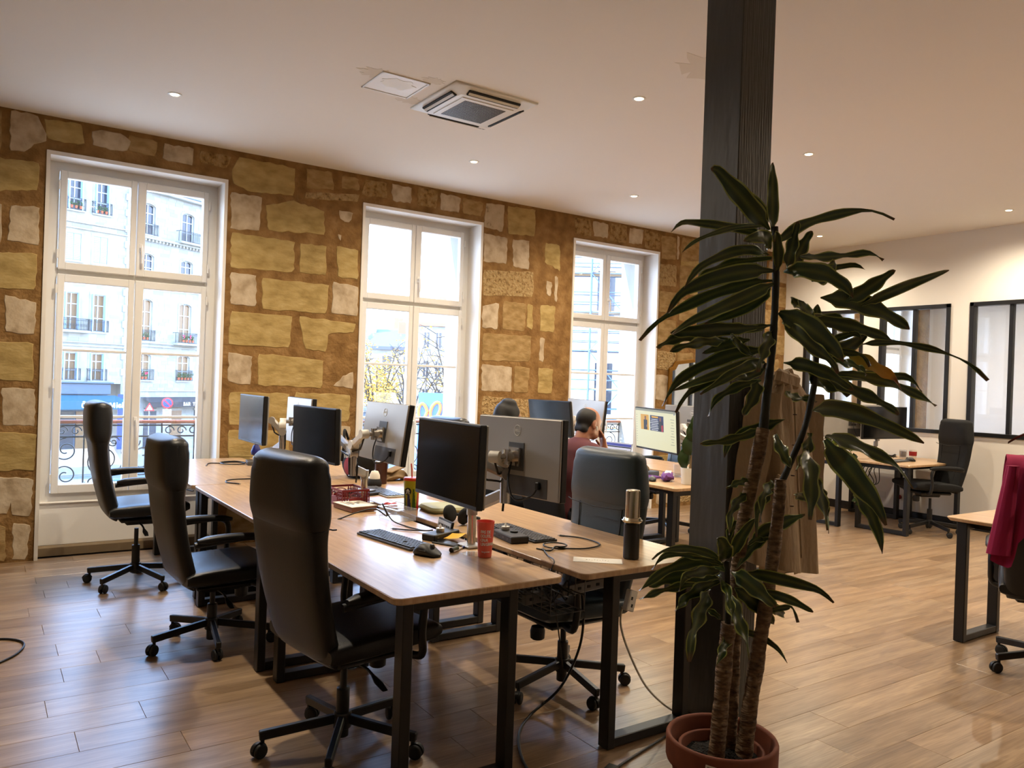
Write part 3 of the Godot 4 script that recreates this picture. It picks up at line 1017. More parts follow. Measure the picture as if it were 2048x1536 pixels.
func make_chair(label: String, cover: String, star: float) -> Node3D:
	var t := thing("office_chair", label, "chair", Vector3.ZERO, 0, "high-backed swivel chairs")
	obj("backrest", back_piece(0.0, 0.665, 0.0), cover, t)
	obj("headrest", back_piece(0.655, 1.0, 0.003), cover, t)
	var b := B.new()
	b.tube(PackedVector3Array([v3(-0.176, 0.912, -0.215), v3(-0.170, 0.905, -0.18), v3(-0.168, 0.895, 0), v3(-0.170, 0.905, 0.18), v3(-0.176, 0.912, 0.215)]), 0.003, 5)
	for s: float in [-1.0, 1.0]:
		var p := PackedVector3Array()
		for k in 9:
			var h := 0.08 + 0.57 * k / 8.0
			var c := back_path(h)
			p.append(c + v3(0.0455 + 0.006 * h, -0.008, s * lerpf(0.135, 0.175, h)))
		b.tube(p, 0.0025, 5)
	obj("stitching", b, "black_rubber", t)
	# seat
	var R := []
	for e in [[0.0, -0.028, 0.6], [0.06, -0.045, 0.9], [0.3, -0.05, 1.0], [0.7, -0.05, 1.0], [0.94, -0.045, 0.9], [1.0, -0.03, 0.55]]:
		var q := PackedVector3Array()
		for k in 28:
			var a := TAU * k / 28
			var cz := signf(cos(a)) * pow(absf(cos(a)), 0.5)
			var cy := signf(sin(a)) * pow(absf(sin(a)), 0.5)
			var x: float = lerpf(-0.20, 0.29, e[0])
			q.append(v3(x, 0.455 + 0.02 * e[0] + cy * 0.052 * e[2] - 0.012 * (1 - cz * cz) * maxf(0, cy), cz * (0.248 + 0.012 * e[2])))
		R.append(q)
	obj("seat", B.new().loft(R), cover, t)
	obj("seat_pan", B.new().box(v3(0.04, 0.392, 0), v3(0.34, 0.03, 0.36), 0.012), "black_plastic", t)
	for s: float in [-1.0, 1.0]:
		var a := Node3D.new()
		a.name = "armrest"
		t.add_child(a, true)
		var l := B.new()
		l.tube(curve([v3(0.15, 0.40, s * 0.20), v3(0.17, 0.41, s * 0.285), v3(0.16, 0.50, s * 0.297), v3(0.165, 0.62, s * 0.297), v3(0.12, 0.665, s * 0.297), v3(-0.02, 0.662, s * 0.297), v3(-0.18, 0.645, s * 0.285)]), 0.016, 8)
		obj("bracket", l, "black_plastic", a)
		l = B.new()
		var rr := []
		for k in 9:
			var e := k / 8.0
			var f := sin(PI * clampf(e * 0.94 + 0.03, 0, 1))
			rr.append(sq_ring(v3(lerpf(-0.17, 0.185, e), 0.676 - 0.012 * pow(2 * e - 0.9, 2), s * 0.297), v3(0, 1, 0), 0.008 + 0.011 * minf(1, f * 2.2), 0.012 + 0.018 * minf(1, f * 2.2), 2.6, 14))
		obj("arm_pad", l.loft(rr), cover, a)
	b = B.new()
	b.box(v3(0.03, 0.362, 0), v3(0.22, 0.045, 0.13), 0.012)
	obj("tilt_housing", b, "black_plastic", t)
	obj("tension_knob", B.new().lathe([[0.026, 0.0], [0.034, 0.006], [0.036, 0.04], [0.030, 0.06]], 18, v3(0.155, 0.285, 0)), "black_plastic", t)
	b = B.new()
	b.tube(PackedVector3Array([v3(0.0, 0.36, 0.05), v3(0.01, 0.350, 0.16), v3(0.015, 0.335, 0.19)]), 0.006, 7)
	b.loft([sq_ring(v3(0.015, 0.336, 0.185), v3(1, 0, 0), 0.006, 0.006), sq_ring(v3(0.018, 0.318, 0.225), v3(1, 0, 0), 0.016, 0.012), sq_ring(v3(0.021, 0.300, 0.265), v3(1, 0, 0), 0.012, 0.008)])
	obj("lever", b, "black_plastic", t)
	obj("gas_column", B.new().lathe([[0.014, 0.35], [0.014, 0.235], [0.0245, 0.235], [0.026, 0.23], [0.026, 0.045], [0.022, 0.042]], 18), "black_metal", t)
	b = B.new()
	b.lathe([[0.030, 0.075], [0.036, 0.08], [0.036, 0.135], [0.03, 0.14]], 18)
	obj("hub", b, "black_metal", t)
	for k in 5:
		var w := star + TAU * k / 5
		var d := v3(cos(w), 0, sin(w))
		b = B.new()
		b.bar(d * 0.025 + v3(0, 0.115, 0), d * 0.315 + v3(0, 0.082, 0), 0.026, 0.036, Vector3.UP, 0.004)
		obj("base_arm", b, "black_metal", t)
		var c := Node3D.new()
		c.name = "caster"
		t.add_child(c, true)
		c.position = d * 0.302
		c.rotation.y = w * 1.7
		for s: float in [-1.0, 1.0]:
			b = B.new()
			b.t = Transform3D(Basis(Vector3.RIGHT, PI / 2), v3(0.014, 0.028, s * 0.013))
			b.lathe([[0.012, -0.009], [0.024, -0.009], [0.028, -0.004], [0.028, 0.004], [0.024, 0.009], [0.012, 0.009]], 18)
			obj("wheel", b, "black_rubber", c)
		b = B.new()
		var P := PackedVector2Array()
		for j in 13: P.append(Vector2(0.014 + cos(PI * 0.05 + PI * 0.9 * j / 12) * 0.032, 0.028 + sin(PI * 0.05 + PI * 0.9 * j / 12) * 0.032))
		b.t = Transform3D(Basis(Vector3.RIGHT, -PI / 2), Vector3.ZERO)
		for j in P.size(): P[j] = Vector2(P[j].x, -P[j].y) * Vector2(1, -1)
		b.t = Transform3D(Basis(v3(1, 0, 0), v3(0, 0, -1), v3(0, 1, 0)), Vector3.ZERO)
		b.prism(P, -0.006, 0.006, 0.001)
		b.t = Transform3D.IDENTITY
		b.cyl(v3(0, 0.05, 0), v3(0, 0.078, 0), 0.008)
		obj("caster_hood", b, "black_plastic", c)
	return t


func lift_chair(c: Node3D, dh: float, star_turn := 0.0) -> void:
	for p in c.get_children():
		var nm := str(p.name)
		if nm.begins_with("base_arm") or nm.begins_with("caster") or nm.begins_with("hub"):
			p.transform = Transform3D(Basis(Vector3.UP, star_turn), Vector3.ZERO) * p.transform
		elif not nm.begins_with("gas"):
			p.position.y += dh
		else:
			p.position.y += dh * 0.4


# ---- monitors: a panel w by h whose back carries a maker's ring; u to the viewer's right on the side seen, n towards the viewer ----
func monitor(label: String, at: Vector3, yaw: float, tilt: float, w: float, h: float, back: bool, group: String, roll := 0.0) -> Node3D:
	var t := thing("monitor", label, "monitor", at, 0, group)
	t.basis = Basis(Vector3.UP, yaw) * Basis(Vector3.RIGHT, -tilt) * Basis(Vector3.BACK, roll)
	var s := -1.0 if back else 1.0   # +z is the side towards the viewer
	var b := B.new()
	b.box(v3(0, 0, -s * 0.014), v3(w, h, 0.028), 0.003)
	obj("bezel", b, "black_plastic", t)
	obj("screen", B.new().box(v3(0, 0.004, s * 0.0005), v3(w - 0.012, h - 0.024, 0.0012)), "screen", t)
	b = B.new()
	var keep := b.t
	b.t = Transform3D(Basis(v3(1, 0, 0), v3(0, 0, -s), v3(0, s, 0)), v3(0, 0, -s * 0.0275))
	b.prism(rrect(-w / 2 + 0.002, -h / 2 + 0.002, w / 2 - 0.002, h / 2 - 0.002, 0.006), 0.0, 0.0105, 0.003)
	b.t = keep
	obj("back_shell", b, "silver", t)
	b = B.new()
	b.box(v3(-s * 0.07, -h * 0.36, -s * 0.0385), v3(0.26, h * 0.24, 0.002))
	obj("port_recess", b, "silver_dark", t)
	obj("mount_plate", B.new().box(v3(0, 0.0, -s * 0.0395), v3(0.10, 0.115, 0.003), 0.001), "silver_dark", t)
	b = B.new()
	var p := PackedVector3Array()
	for k in 33: p.append(v3(cos(TAU * k / 32) * 0.021, h * 0.33 + sin(TAU * k / 32) * 0.021, -s * 0.0384))
	b.tube(p, 0.0011, 4)
	var ring := obj("ring_emblem", b, "white_ink", t)
	text("DELL", 0.0135, 0.0006, "white_ink", ring, v3(0, h * 0.33, -s * 0.0386), Basis(Vector3.UP, PI if s > 0 else 0.0), "lettering", "Droid Sans", true)
	b = B.new()
	b.tube(curve([v3(-s * 0.15, -h * 0.34, -s * 0.045), v3(-s * 0.13, -h * 0.46, -s * 0.06), v3(-s * 0.05, -h * 0.52, -s * 0.08), v3(0, -h * 0.30, -s * 0.075), v3(0, -h * 0.05, -s * 0.06)]), 0.0035, 6)
	b.box(v3(-s * 0.15, -h * 0.33, -s * 0.045), v3(0.02, 0.03, 0.014), 0.003)
	obj("power_cord", b, "cable", t)
	return t


func plate_head(b: B, at: Vector3, n: Vector3) -> void:
	b.bar(at + n * 0.0, at + n * 0.012, 0.075, 0.075)
	b.cyl(at + n * 0.01, at + n * 0.05, 0.024)
	b.cyl(at + n * 0.045 + v3(0, -0.03, 0), at + n * 0.045 + v3(0, 0.03, 0), 0.016)
	b.cyl(at + n * 0.05, at + n * 0.085, 0.013)


func monitor_arm(label: String, base: Vector3, elbow: Vector3, heads: Array) -> void:
	var t := thing("monitor_mount", label, "monitor arm", base, 0, "chromed double monitor arms")
	var b := B.new()
	b.box(v3(0, 0.006, 0), v3(0.085, 0.012, 0.10), 0.004)
	obj("clamp_base", b, "silver", t)
	var e := elbow - base
	obj("post", B.new().cyl(v3(0, 0.01, 0), v3(0, 0.15, 0), 0.019), "chrome", t)
	b = B.new()
	var lo := v3(0, 0.17, 0)
	b.cyl(lo - v3(0, 0.03, 0), lo + v3(0, 0.02, 0), 0.024)
	b.bar(lo, v3(e.x, e.y - 0.07, e.z), 0.026, 0.05, Vector3.UP, 0.008)
	obj("lower_arm", b, "silver", t)
	b = B.new()
	b.cyl(v3(e.x, e.y - 0.11, e.z), v3(e.x, e.y + 0.02, e.z), 0.022)
	obj("elbow_post", b, "chrome", t)
	var k := 0.0
	for h in heads:
		var a := e + v3(0, 0.012 + k, 0)
		var q: Vector3 = h[0] - base
		var n: Vector3 = h[1]
		var f := q + n * 0.10
		b = B.new()
		b.bar(a, f, 0.034, 0.045, Vector3.UP, 0.010)
		b.t = Transform3D.IDENTITY
		var side := (f - a).cross(Vector3.UP).normalized()
		b.cyl(a - side * 0.022, a + side * 0.022, 0.026)
		b.cyl(f - side * 0.021, f + side * 0.021, 0.024)
		obj("upper_arm", b, "white_plastic" if k > 0 else "silver", t)
		b = B.new()
		plate_head(b, q, n)
		obj("tilt_head", b, "chrome", t)
		b = B.new()
		var mid := (a + f) / 2
		b.tube(curve([f + v3(0, -0.02, 0), f.lerp(a, 0.3) + v3(0, -0.06, 0), mid + v3(0, -0.055, 0), a + v3(0, -0.05, 0) + side * 0.02, a + v3(0, -0.16, 0) + side * 0.02]), 0.005, 6)
		obj("arm_cable", b, "cable", t)
		k += 0.045


func furniture() -> void:
	desk("desk", "oak desk nearest the camera, with the pink cup on it", 1.148, -3.80, 1.85, -2.325, 1.208, 1.680)
	desk("desk", "oak desk in the left row behind the nearest one, mostly hidden by the big chair", 1.15, -5.235, 1.85, -3.806, 1.17, 1.66)
	desk("desk", "empty oak desk under the leftmost window with two loose black cables", 1.14, -6.83, 1.88, -5.242, 1.19, 1.67)
	desk("desk", "oak desk with the dark flask, facing the nearest desk across the cable gap", 1.93, -3.96, 2.625, -2.31, 2.13, 2.59)
	desk("desk", "oak desk behind the striped tumbler, with the backpack", 1.93, -5.40, 2.625, -3.966, 2.11, 2.58)
	desk("desk", "oak desk at the far end of the right-hand row, against the stone wall", 1.93, -6.82, 2.625, -5.406, 2.11, 2.58)
	desk("desk", "oak desk beside the dark column, carrying the lit screen", 4.15, -5.40, 4.87, -3.99, 4.19, 4.70)
	desk("desk", "oak desk of the man's row, under the window with the scaffolding", 4.15, -6.80, 4.87, -5.406, 4.19, 4.70)
	desk("desk", "oak desk back to back with the lit screen's desk, behind the column", 4.93, -5.40, 5.62, -3.99, 5.05, 5.56)
	desk("desk", "oak desk on the far side of the second cluster by the wall mirror", 4.93, -6.80, 5.62, -5.406, 5.05, 5.56)
	desk("desk", "bare oak desk end with a chamfered corner at the right edge", 4.885, -2.47, 5.62, -0.95, 4.91, 5.36, true, DT, 0.018)
	desk("desk", "oak desk with the glass mugs along the white partition", 7.96, -5.06, 9.15, -4.40, -5.02, -4.44, false)
	desk("desk", "oak desk with the trailing plant along the white partition", 7.80, -5.78, 9.12, -5.09, -5.74, -5.12, false)
	# the swivel chairs
	var proto := make_chair("black leather swivel chair farthest left, in front of the leftmost window", "leather", 0.0)
	var spots := [
		[0.93, -5.90, 0.0, 66.0, 0.07, "black leather swivel chair farthest left, in front of the leftmost window"],
		[1.085, -4.42, 0.05, 25.0, -0.05, "black leather swivel chair second from the left, its arm under the empty desk"],
		[1.235, -2.94, 0.13, 49.0, 0.0, "large black leather swivel chair nearest the camera, at the front desk"],
		[2.50, -4.85, PI, 10.0, 0.03, "black swivel chair half hidden behind the tilted silver monitor by the middle window"],
		[4.84, -1.853, 0.42, 210.0, 0.0, "black swivel chair with the magenta jumper over its back"],
	]
	for k in spots.size():
		var s: Array = spots[k]
		var c: Node3D = proto if k == 0 else copy(proto, s[5], Vector3.ZERO)
		c.position = v3(s[0], 0, s[1])
		c.rotation.y = s[2]
	for k in spots.size():
		var s: Array = spots[k]
		var c: Node3D = get_node("office_chair" if k == 0 else NodePath(kids("office_chair")[k]))
		lift_chair(c, s[4], -deg_to_rad(s[3]) - s[2])
	var blue := make_chair("blue-grey leather swivel chair facing the camera beside the dark flask", "blue_leather", 0.0)
	blue.position = v3(2.385, 0, -3.0)
	blue.rotation.y = PI
	var blue2 := copy(blue, "blue-grey swivel chair by the far window, left of the lit screen", v3(5.80, 0, -5.75), PI - 0.2)
	lift_chair(blue, -0.03, -deg_to_rad(25.0) - PI)
	lift_chair(blue2, 0.05)
	# chairs on the far right and the men's chairs, black cloth
	var far := make_chair("black cloth swivel chair in front of the white pier, seen from behind", "black_cloth", 0.0)
	far.position = v3(8.52, 0, -4.47)
	far.rotation.y = PI - 0.55
	var c2 := copy(far, "black cloth swivel chair beyond the trailing plant", v3(8.15, 0, -6.25), -PI / 2)
	var c3 := copy(far, "black swivel chair under the seated man in the maroon shirt", v3(3.80, 0, -4.80), 0.0)
	var c4 := copy(far, "black swivel chair under the dark-haired person by the wall", v3(3.62, 0, -5.95), 0.0)
	lift_chair(far, 0.05, 0.4)
	lift_chair(c2, 0.02)
	lift_chair(c3, -0.1)
	lift_chair(c4, -0.1)


func kids(stem: String) -> Array:
	var r := []
	for c in get_children():
		if str(c.name).begins_with(stem): r.append(c.name)
	return r


func monitors() -> void:
	var R := PI / 180.0
	var g1 := "monitors of the front desks"
	var left := v3(-1, 0, 0)
	monitor("large black-screened monitor above the keyboard on the nearest desk", v3(1.554, 1.145, -2.745), -92.4 * R, 1.3 * R, 0.54, 0.32, false, g1)
	monitor("silver-backed monitor beside the blue-grey chair, its emblem facing the camera", v3(1.867, 1.166, -2.65), -86.1 * R, 1.2 * R, 0.54, 0.32, true, g1, 0.7 * R)
	monitor("grey reflecting monitor above the back of the big chair", v3(1.64, 1.123, -4.48), -83.3 * R, -1.0 * R, 0.54, 0.32, false, g1)
	monitor("tilted silver-backed monitor in front of the middle window", v3(1.849, 1.171, -3.898), -91.0 * R, 7.9 * R, 0.54, 0.32, true, g1)
	monitor("monitor mirroring the street, leftmost of all, over the empty desk", v3(1.53, 1.160, -5.38), -89.6 * R, 0.9 * R, 0.54, 0.32, false, g1)
	monitor("silver-backed monitor peeping out behind the grey reflecting one", v3(1.90, 1.146, -5.40), -91.6 * R, 2.0 * R, 0.54, 0.32, true, g1)
	monitor_arm("chromed double arm of the nearest two monitors", v3(1.80, DT, -2.93), v3(1.829, 1.075, -2.72), [[v3(1.597, 1.145, -2.745), v3(1, 0, 0)], [v3(1.827, 1.166, -2.65), left]])
	monitor_arm("chromed double arm carrying the tilted silver monitor", v3(1.85, DT, -4.20), v3(1.70, 1.04, -4.02), [[v3(1.68, 1.12, -4.48), v3(1, 0, 0)], [v3(1.806, 1.165, -3.898), left]])
	monitor_arm("chromed double arm of the leftmost monitors by the stone wall", v3(1.80, DT, -5.72), v3(1.74, 1.06, -5.35), [[v3(1.572, 1.15, -5.38), v3(1, 0, 0)], [v3(1.858, 1.14, -5.40), left]])
	# second cluster
	var m := monitor("lit cream screen with a small picture layout, left of the dark column", v3(4.53, 1.12, -4.60), -100.0 * R, -5.0 * R, 0.575, 0.343, false, "monitors of the second cluster", -1.2 * R)
	lit_screen(m)
	monitor("silver-backed monitor behind the seated man's head", v3(4.905, 1.147, -5.92), -90.6 * R, 6.1 * R, 0.575, 0.343, true, "monitors of the second cluster", -1.0 * R)
	monitor("dark monitor with a rainbow sheen left of the seated man", v3(4.50, 1.135, -5.98), -84.0 * R, -9.0 * R, 0.575, 0.343, false, "monitors of the second cluster")
	monitor("silver-backed monitor cut off by the dark column behind the lit screen", v3(4.93, 1.15, -4.55), -84.0 * R, 0.0, 0.575, 0.343, true, "monitors of the second cluster")
	monitor_arm("grey double arm beside the dark column, behind the lit screen", v3(4.90, DT, -4.32), v3(4.80, 1.0, -4.40), [[v3(4.58, 1.12, -4.59), v3(1, 0, 0.1)], [v3(4.89, 1.15, -4.55), left]])
	monitor_arm("chromed arm holding the monitors beyond the seated man", v3(4.88, DT, -6.0), v3(4.75, 1.02, -5.95), [[v3(4.55, 1.13, -5.98), v3(1, 0, 0)], [v3(4.86, 1.14, -5.92), left]])
	# the wide ones by the partition
	monitor("wide silver-backed monitor above the trailing plant by the partition", v3(8.12, 1.165, -5.19), -16.0 * R, 1.0 * R, 0.82, 0.365, true, "wide monitors by the white partition")
	monitor("wide black monitor left of the cloth chair by the partition", v3(8.50, 1.150, -4.99), -3.0 * R, 0.0, 0.80, 0.365, false, "wide monitors by the white partition")
	monitor_arm("white jointed monitor arm between the two wide monitors", v3(8.45, DT, -5.07), v3(8.52, 1.05, -5.09), [[v3(8.13, 1.165, -5.15), v3(0.0, 0, 0.6)], [v3(8.50, 1.15, -5.035), v3(0, 0, -0.5)]])


func lit_screen(m: Node3D) -> void:
	var s := mat("lit_page", Color(0.2, 0.2, 0.18), 0.3)
	s.emission_enabled = true; s.emission = Color(0.93, 0.91, 0.74); s.emission_energy_multiplier = 0.72
	for q in [["lit_blue", Color(0.06, 0.09, 0.30)], ["lit_yellow", Color(0.85, 0.62, 0.12)], ["lit_dark", Color(0.05, 0.05, 0.06)], ["lit_red", Color(0.75, 0.15, 0.2)], ["lit_white", Color(0.9, 0.9, 0.88)], ["lit_grey", Color(0.6, 0.6, 0.52)], ["lit_skin", Color(0.5, 0.33, 0.22)], ["lit_lavender", Color(0.86, 0.84, 0.90)], ["lit_indigo", Color(0.25, 0.27, 0.62)]]:
		var k := mat(q[0], q[1] * 0.3, 0.3)
		k.emission_enabled = true; k.emission = q[1]; k.emission_energy_multiplier = 0.75
	for c in m.get_children():
		if str(c.name) == "screen": c.material_override = s
	var L := AreaLight3D.new()
	L.name = "screen_glow"
	L.area_size = Vector2(0.52, 0.30)
	L.light_color = Color(0.93, 0.91, 0.78)
	L.light_energy = 0.35
	L.area_range = 6.0
	L.shadow_enabled = true
	L.position = v3(0, 0, 0.012)
	L.rotation.y = PI
	m.add_child(L, true)
	var z := 0.0016
	var put := func(x: float, y: float, w: float, h: float, mt: String, dz := 0.0) -> void:
		obj("page_block", B.new().box(v3(x, y, z + dz), v3(w, h, 0.0008)), mt, m)
	put.call(0, 0.155, 0.56, 0.018, "lit_grey")
	put.call(-0.145, 0.055, 0.115, 0.125, "lit_yellow")
	put.call(0.025, 0.055, 0.185, 0.125, "lit_blue")
	put.call(0.0, 0.105, 0.09, 0.014, "lit_yellow", 0.0005)
	for k in 7: put.call(-0.005, 0.085 - k * 0.014, 0.09 + 0.012 * (k % 3), 0.005, "lit_white", 0.0005)
	for k in 2:
		var x := -0.135 + k * 0.21
		put.call(x, 0.035, 0.05, 0.08, "lit_dark", 0.0006)
		put.call(x, 0.09, 0.022, 0.03, "lit_skin", 0.0006)
		put.call(x + 0.018, 0.025, 0.016, 0.02, "lit_skin", 0.0009)
	put.call(0.10, 0.02, 0.02, 0.05, "lit_red", 0.0009)
	for k in 10: put.call(0.235, 0.10 - k * 0.022, 0.05 - 0.012 * (k % 3), 0.004, "lit_grey")
	for k in 12: put.call(-0.262, 0.11 - k * 0.02, 0.012, 0.004, "lit_grey")
	put.call(0.262, 0.142, 0.01, 0.008, "lit_indigo", 0.0006)


# ---- things on and about the desks ----
func cord(label: String, pts: Array, r := 0.0032, mt := "cable", plug := true) -> void:
	var t := thing("cable", label, "cable", pts[0])
	var q := []
	for p in pts: q.append(p - pts[0])
	obj("cord", B.new().tube(curve(q, 0.012), r, 6), mt, t)
	if plug:
		var d: Vector3 = (q[0] - q[1]).normalized()
		var b := B.new()
		b.bar(d * -0.002, d * 0.024, 0.011, 0.007, Vector3.UP, 0.002)
		obj("plug", b, "black_plastic" if mt == "cable" else mt, t)
		obj("plug_tip", B.new().bar(d * 0.024, d * 0.032, 0.008, 0.003), "silver", t)


func loop_pts(c: Vector3, r: float, turns: float, a0: float, sx := 1.0) -> Array:
	var p := []
	var n := int(turns * 12)
	for k in n + 1: p.append(c + v3(cos(a0 + TAU * k / 12) * r * sx, 0.0015 * k * 0.4, sin(a0 + TAU * k / 12) * r))
	return p


func keyboard(label: String, at: Vector3, turn: float, body: String, keycap: String, group := "") -> Node3D:
	var t := thing("keyboard", label, "keyboard", at, turn, group)   # long side along local x
	var b := B.new()
	b.prism(rrect(-0.215, -0.064, 0.215, 0.064, 0.008), 0.0, 0.010, 0.002)
	obj("case", b, body, t)
	var sh := B.new().box(v3(0, 0.003, 0), v3(0.0158, 0.006, 0.0158), 0.0018).mesh()
	for r in 6:
		var z := -0.050 + r * 0.0192
		var wide: bool = r == 5
		for c in 21:
			var x := -0.202 + c * 0.0200
			if c in [15] and r == 3: continue
			if wide and c > 2 and c < 9: continue
			var o := obj("key", sh, keycap, t)
			o.position = v3(x, 0.0095, z)
	var sp := obj("key", B.new().box(v3(-0.09, 0.0125, -0.050 + 5 * 0.0192), v3(0.113, 0.006, 0.0158), 0.0018), keycap, t)
	return t


func mouse(label: String, at: Vector3, turn: float, size := 1.0) -> void:
	var t := thing("computer_mouse", label, "mouse", at, turn)
	var R := []
	for k in 12:
		var e := k / 11.0
		var f := sqrt(maxf(0.02, 1.0 - pow(2 * e - 1, 4)))
		var h := (0.040 * sin(PI * pow(clampf(e, 0.03, 0.97), 0.75)) + 0.008) * size
		var q := PackedVector3Array()
		for j in 16:
			var a := TAU * j / 16
			q.append(v3((e - 0.5) * 0.118 * size, maxf(0.0, h * 0.42 + sin(a) * h * 0.55), cos(a) * 0.036 * f * size))
		R.append(q)
	obj("shell", B.new().loft(R), "grey_rubber", t)
	var b := B.new()
	b.t = Transform3D(Basis(Vector3.RIGHT, PI / 2), v3(0.024, 0.036 * size, 0))
	b.lathe([[0.004, -0.005], [0.011, -0.004], [0.011, 0.004], [0.004, 0.005]], 16)
	obj("scroll_wheel", b, "silver_dark", t)
	obj("side_button", B.new().box(v3(0.0, 0.022 * size, 0.033 * size), v3(0.035, 0.006, 0.006), 0.002), "black_plastic", t)


func tea_light(label: String, at: Vector3) -> void:
	var t := thing("tea_light", label, "candle", at, 0, "white electric tea lights")
	obj("cup", B.new().lathe([[0.0, 0.0], [0.019, 0.0], [0.0195, 0.016], [0.017, 0.0175], [0.0, 0.0165]], 24), "white_plastic", t)
	obj("flame", B.new().lathe([[0.0055, 0.016], [0.0065, 0.020], [0.0045, 0.028], [0.0008, 0.036]], 12), "white_ink", t)


func hub(label: String, at: Vector3, turn: float, l: float, d: float, h: float, mt := "black_plastic") -> Node3D:
	var t := thing("docking_hub", label, "dock", at, turn)
	obj("case", B.new().box(v3(0, h / 2, 0), v3(l, h, d), 0.004), mt, t)
	for k in 4:
		obj("port", B.new().box(v3(-l * 0.36 + k * l * 0.22, h * 0.5, d / 2 + 0.0004), v3(0.014 if k < 3 else 0.008, 0.006, 0.001)), "silver_dark" if k != 1 else "seal", t)
	return t


func cup_text(lines: Array, parent: Node3D, r_top: float, r_bot: float, h: float, y0: float, size: float, dir: float, mt: String) -> void:
	var k := 0
	for s in lines:
		var y := y0 - k * size * 1.25
		var r := lerpf(r_bot, r_top, y / h)
		# letters one by one round the cup
		var adv := 0.0
		var w: Array = []
		for ch: String in s:
			var cw := size * (0.30 if ch in "I ,." else 0.66 if ch in "OGNDU" else 0.56)
			w.append([ch, adv + cw / 2])
			adv += cw
		for q in w:
			if q[0] == " ": continue
			var a: float = dir - (q[1] - 0.0) / r
			var n := v3(cos(a), 0, sin(a))
			text(q[0], size * 1.28, 0.0006, mt, parent, n * (r + 0.0006) + v3(0, y, 0), Basis(v3(sin(a), 0, -cos(a)), Vector3.UP, n), "lettering", "Droid Sans", true)
		k += 1


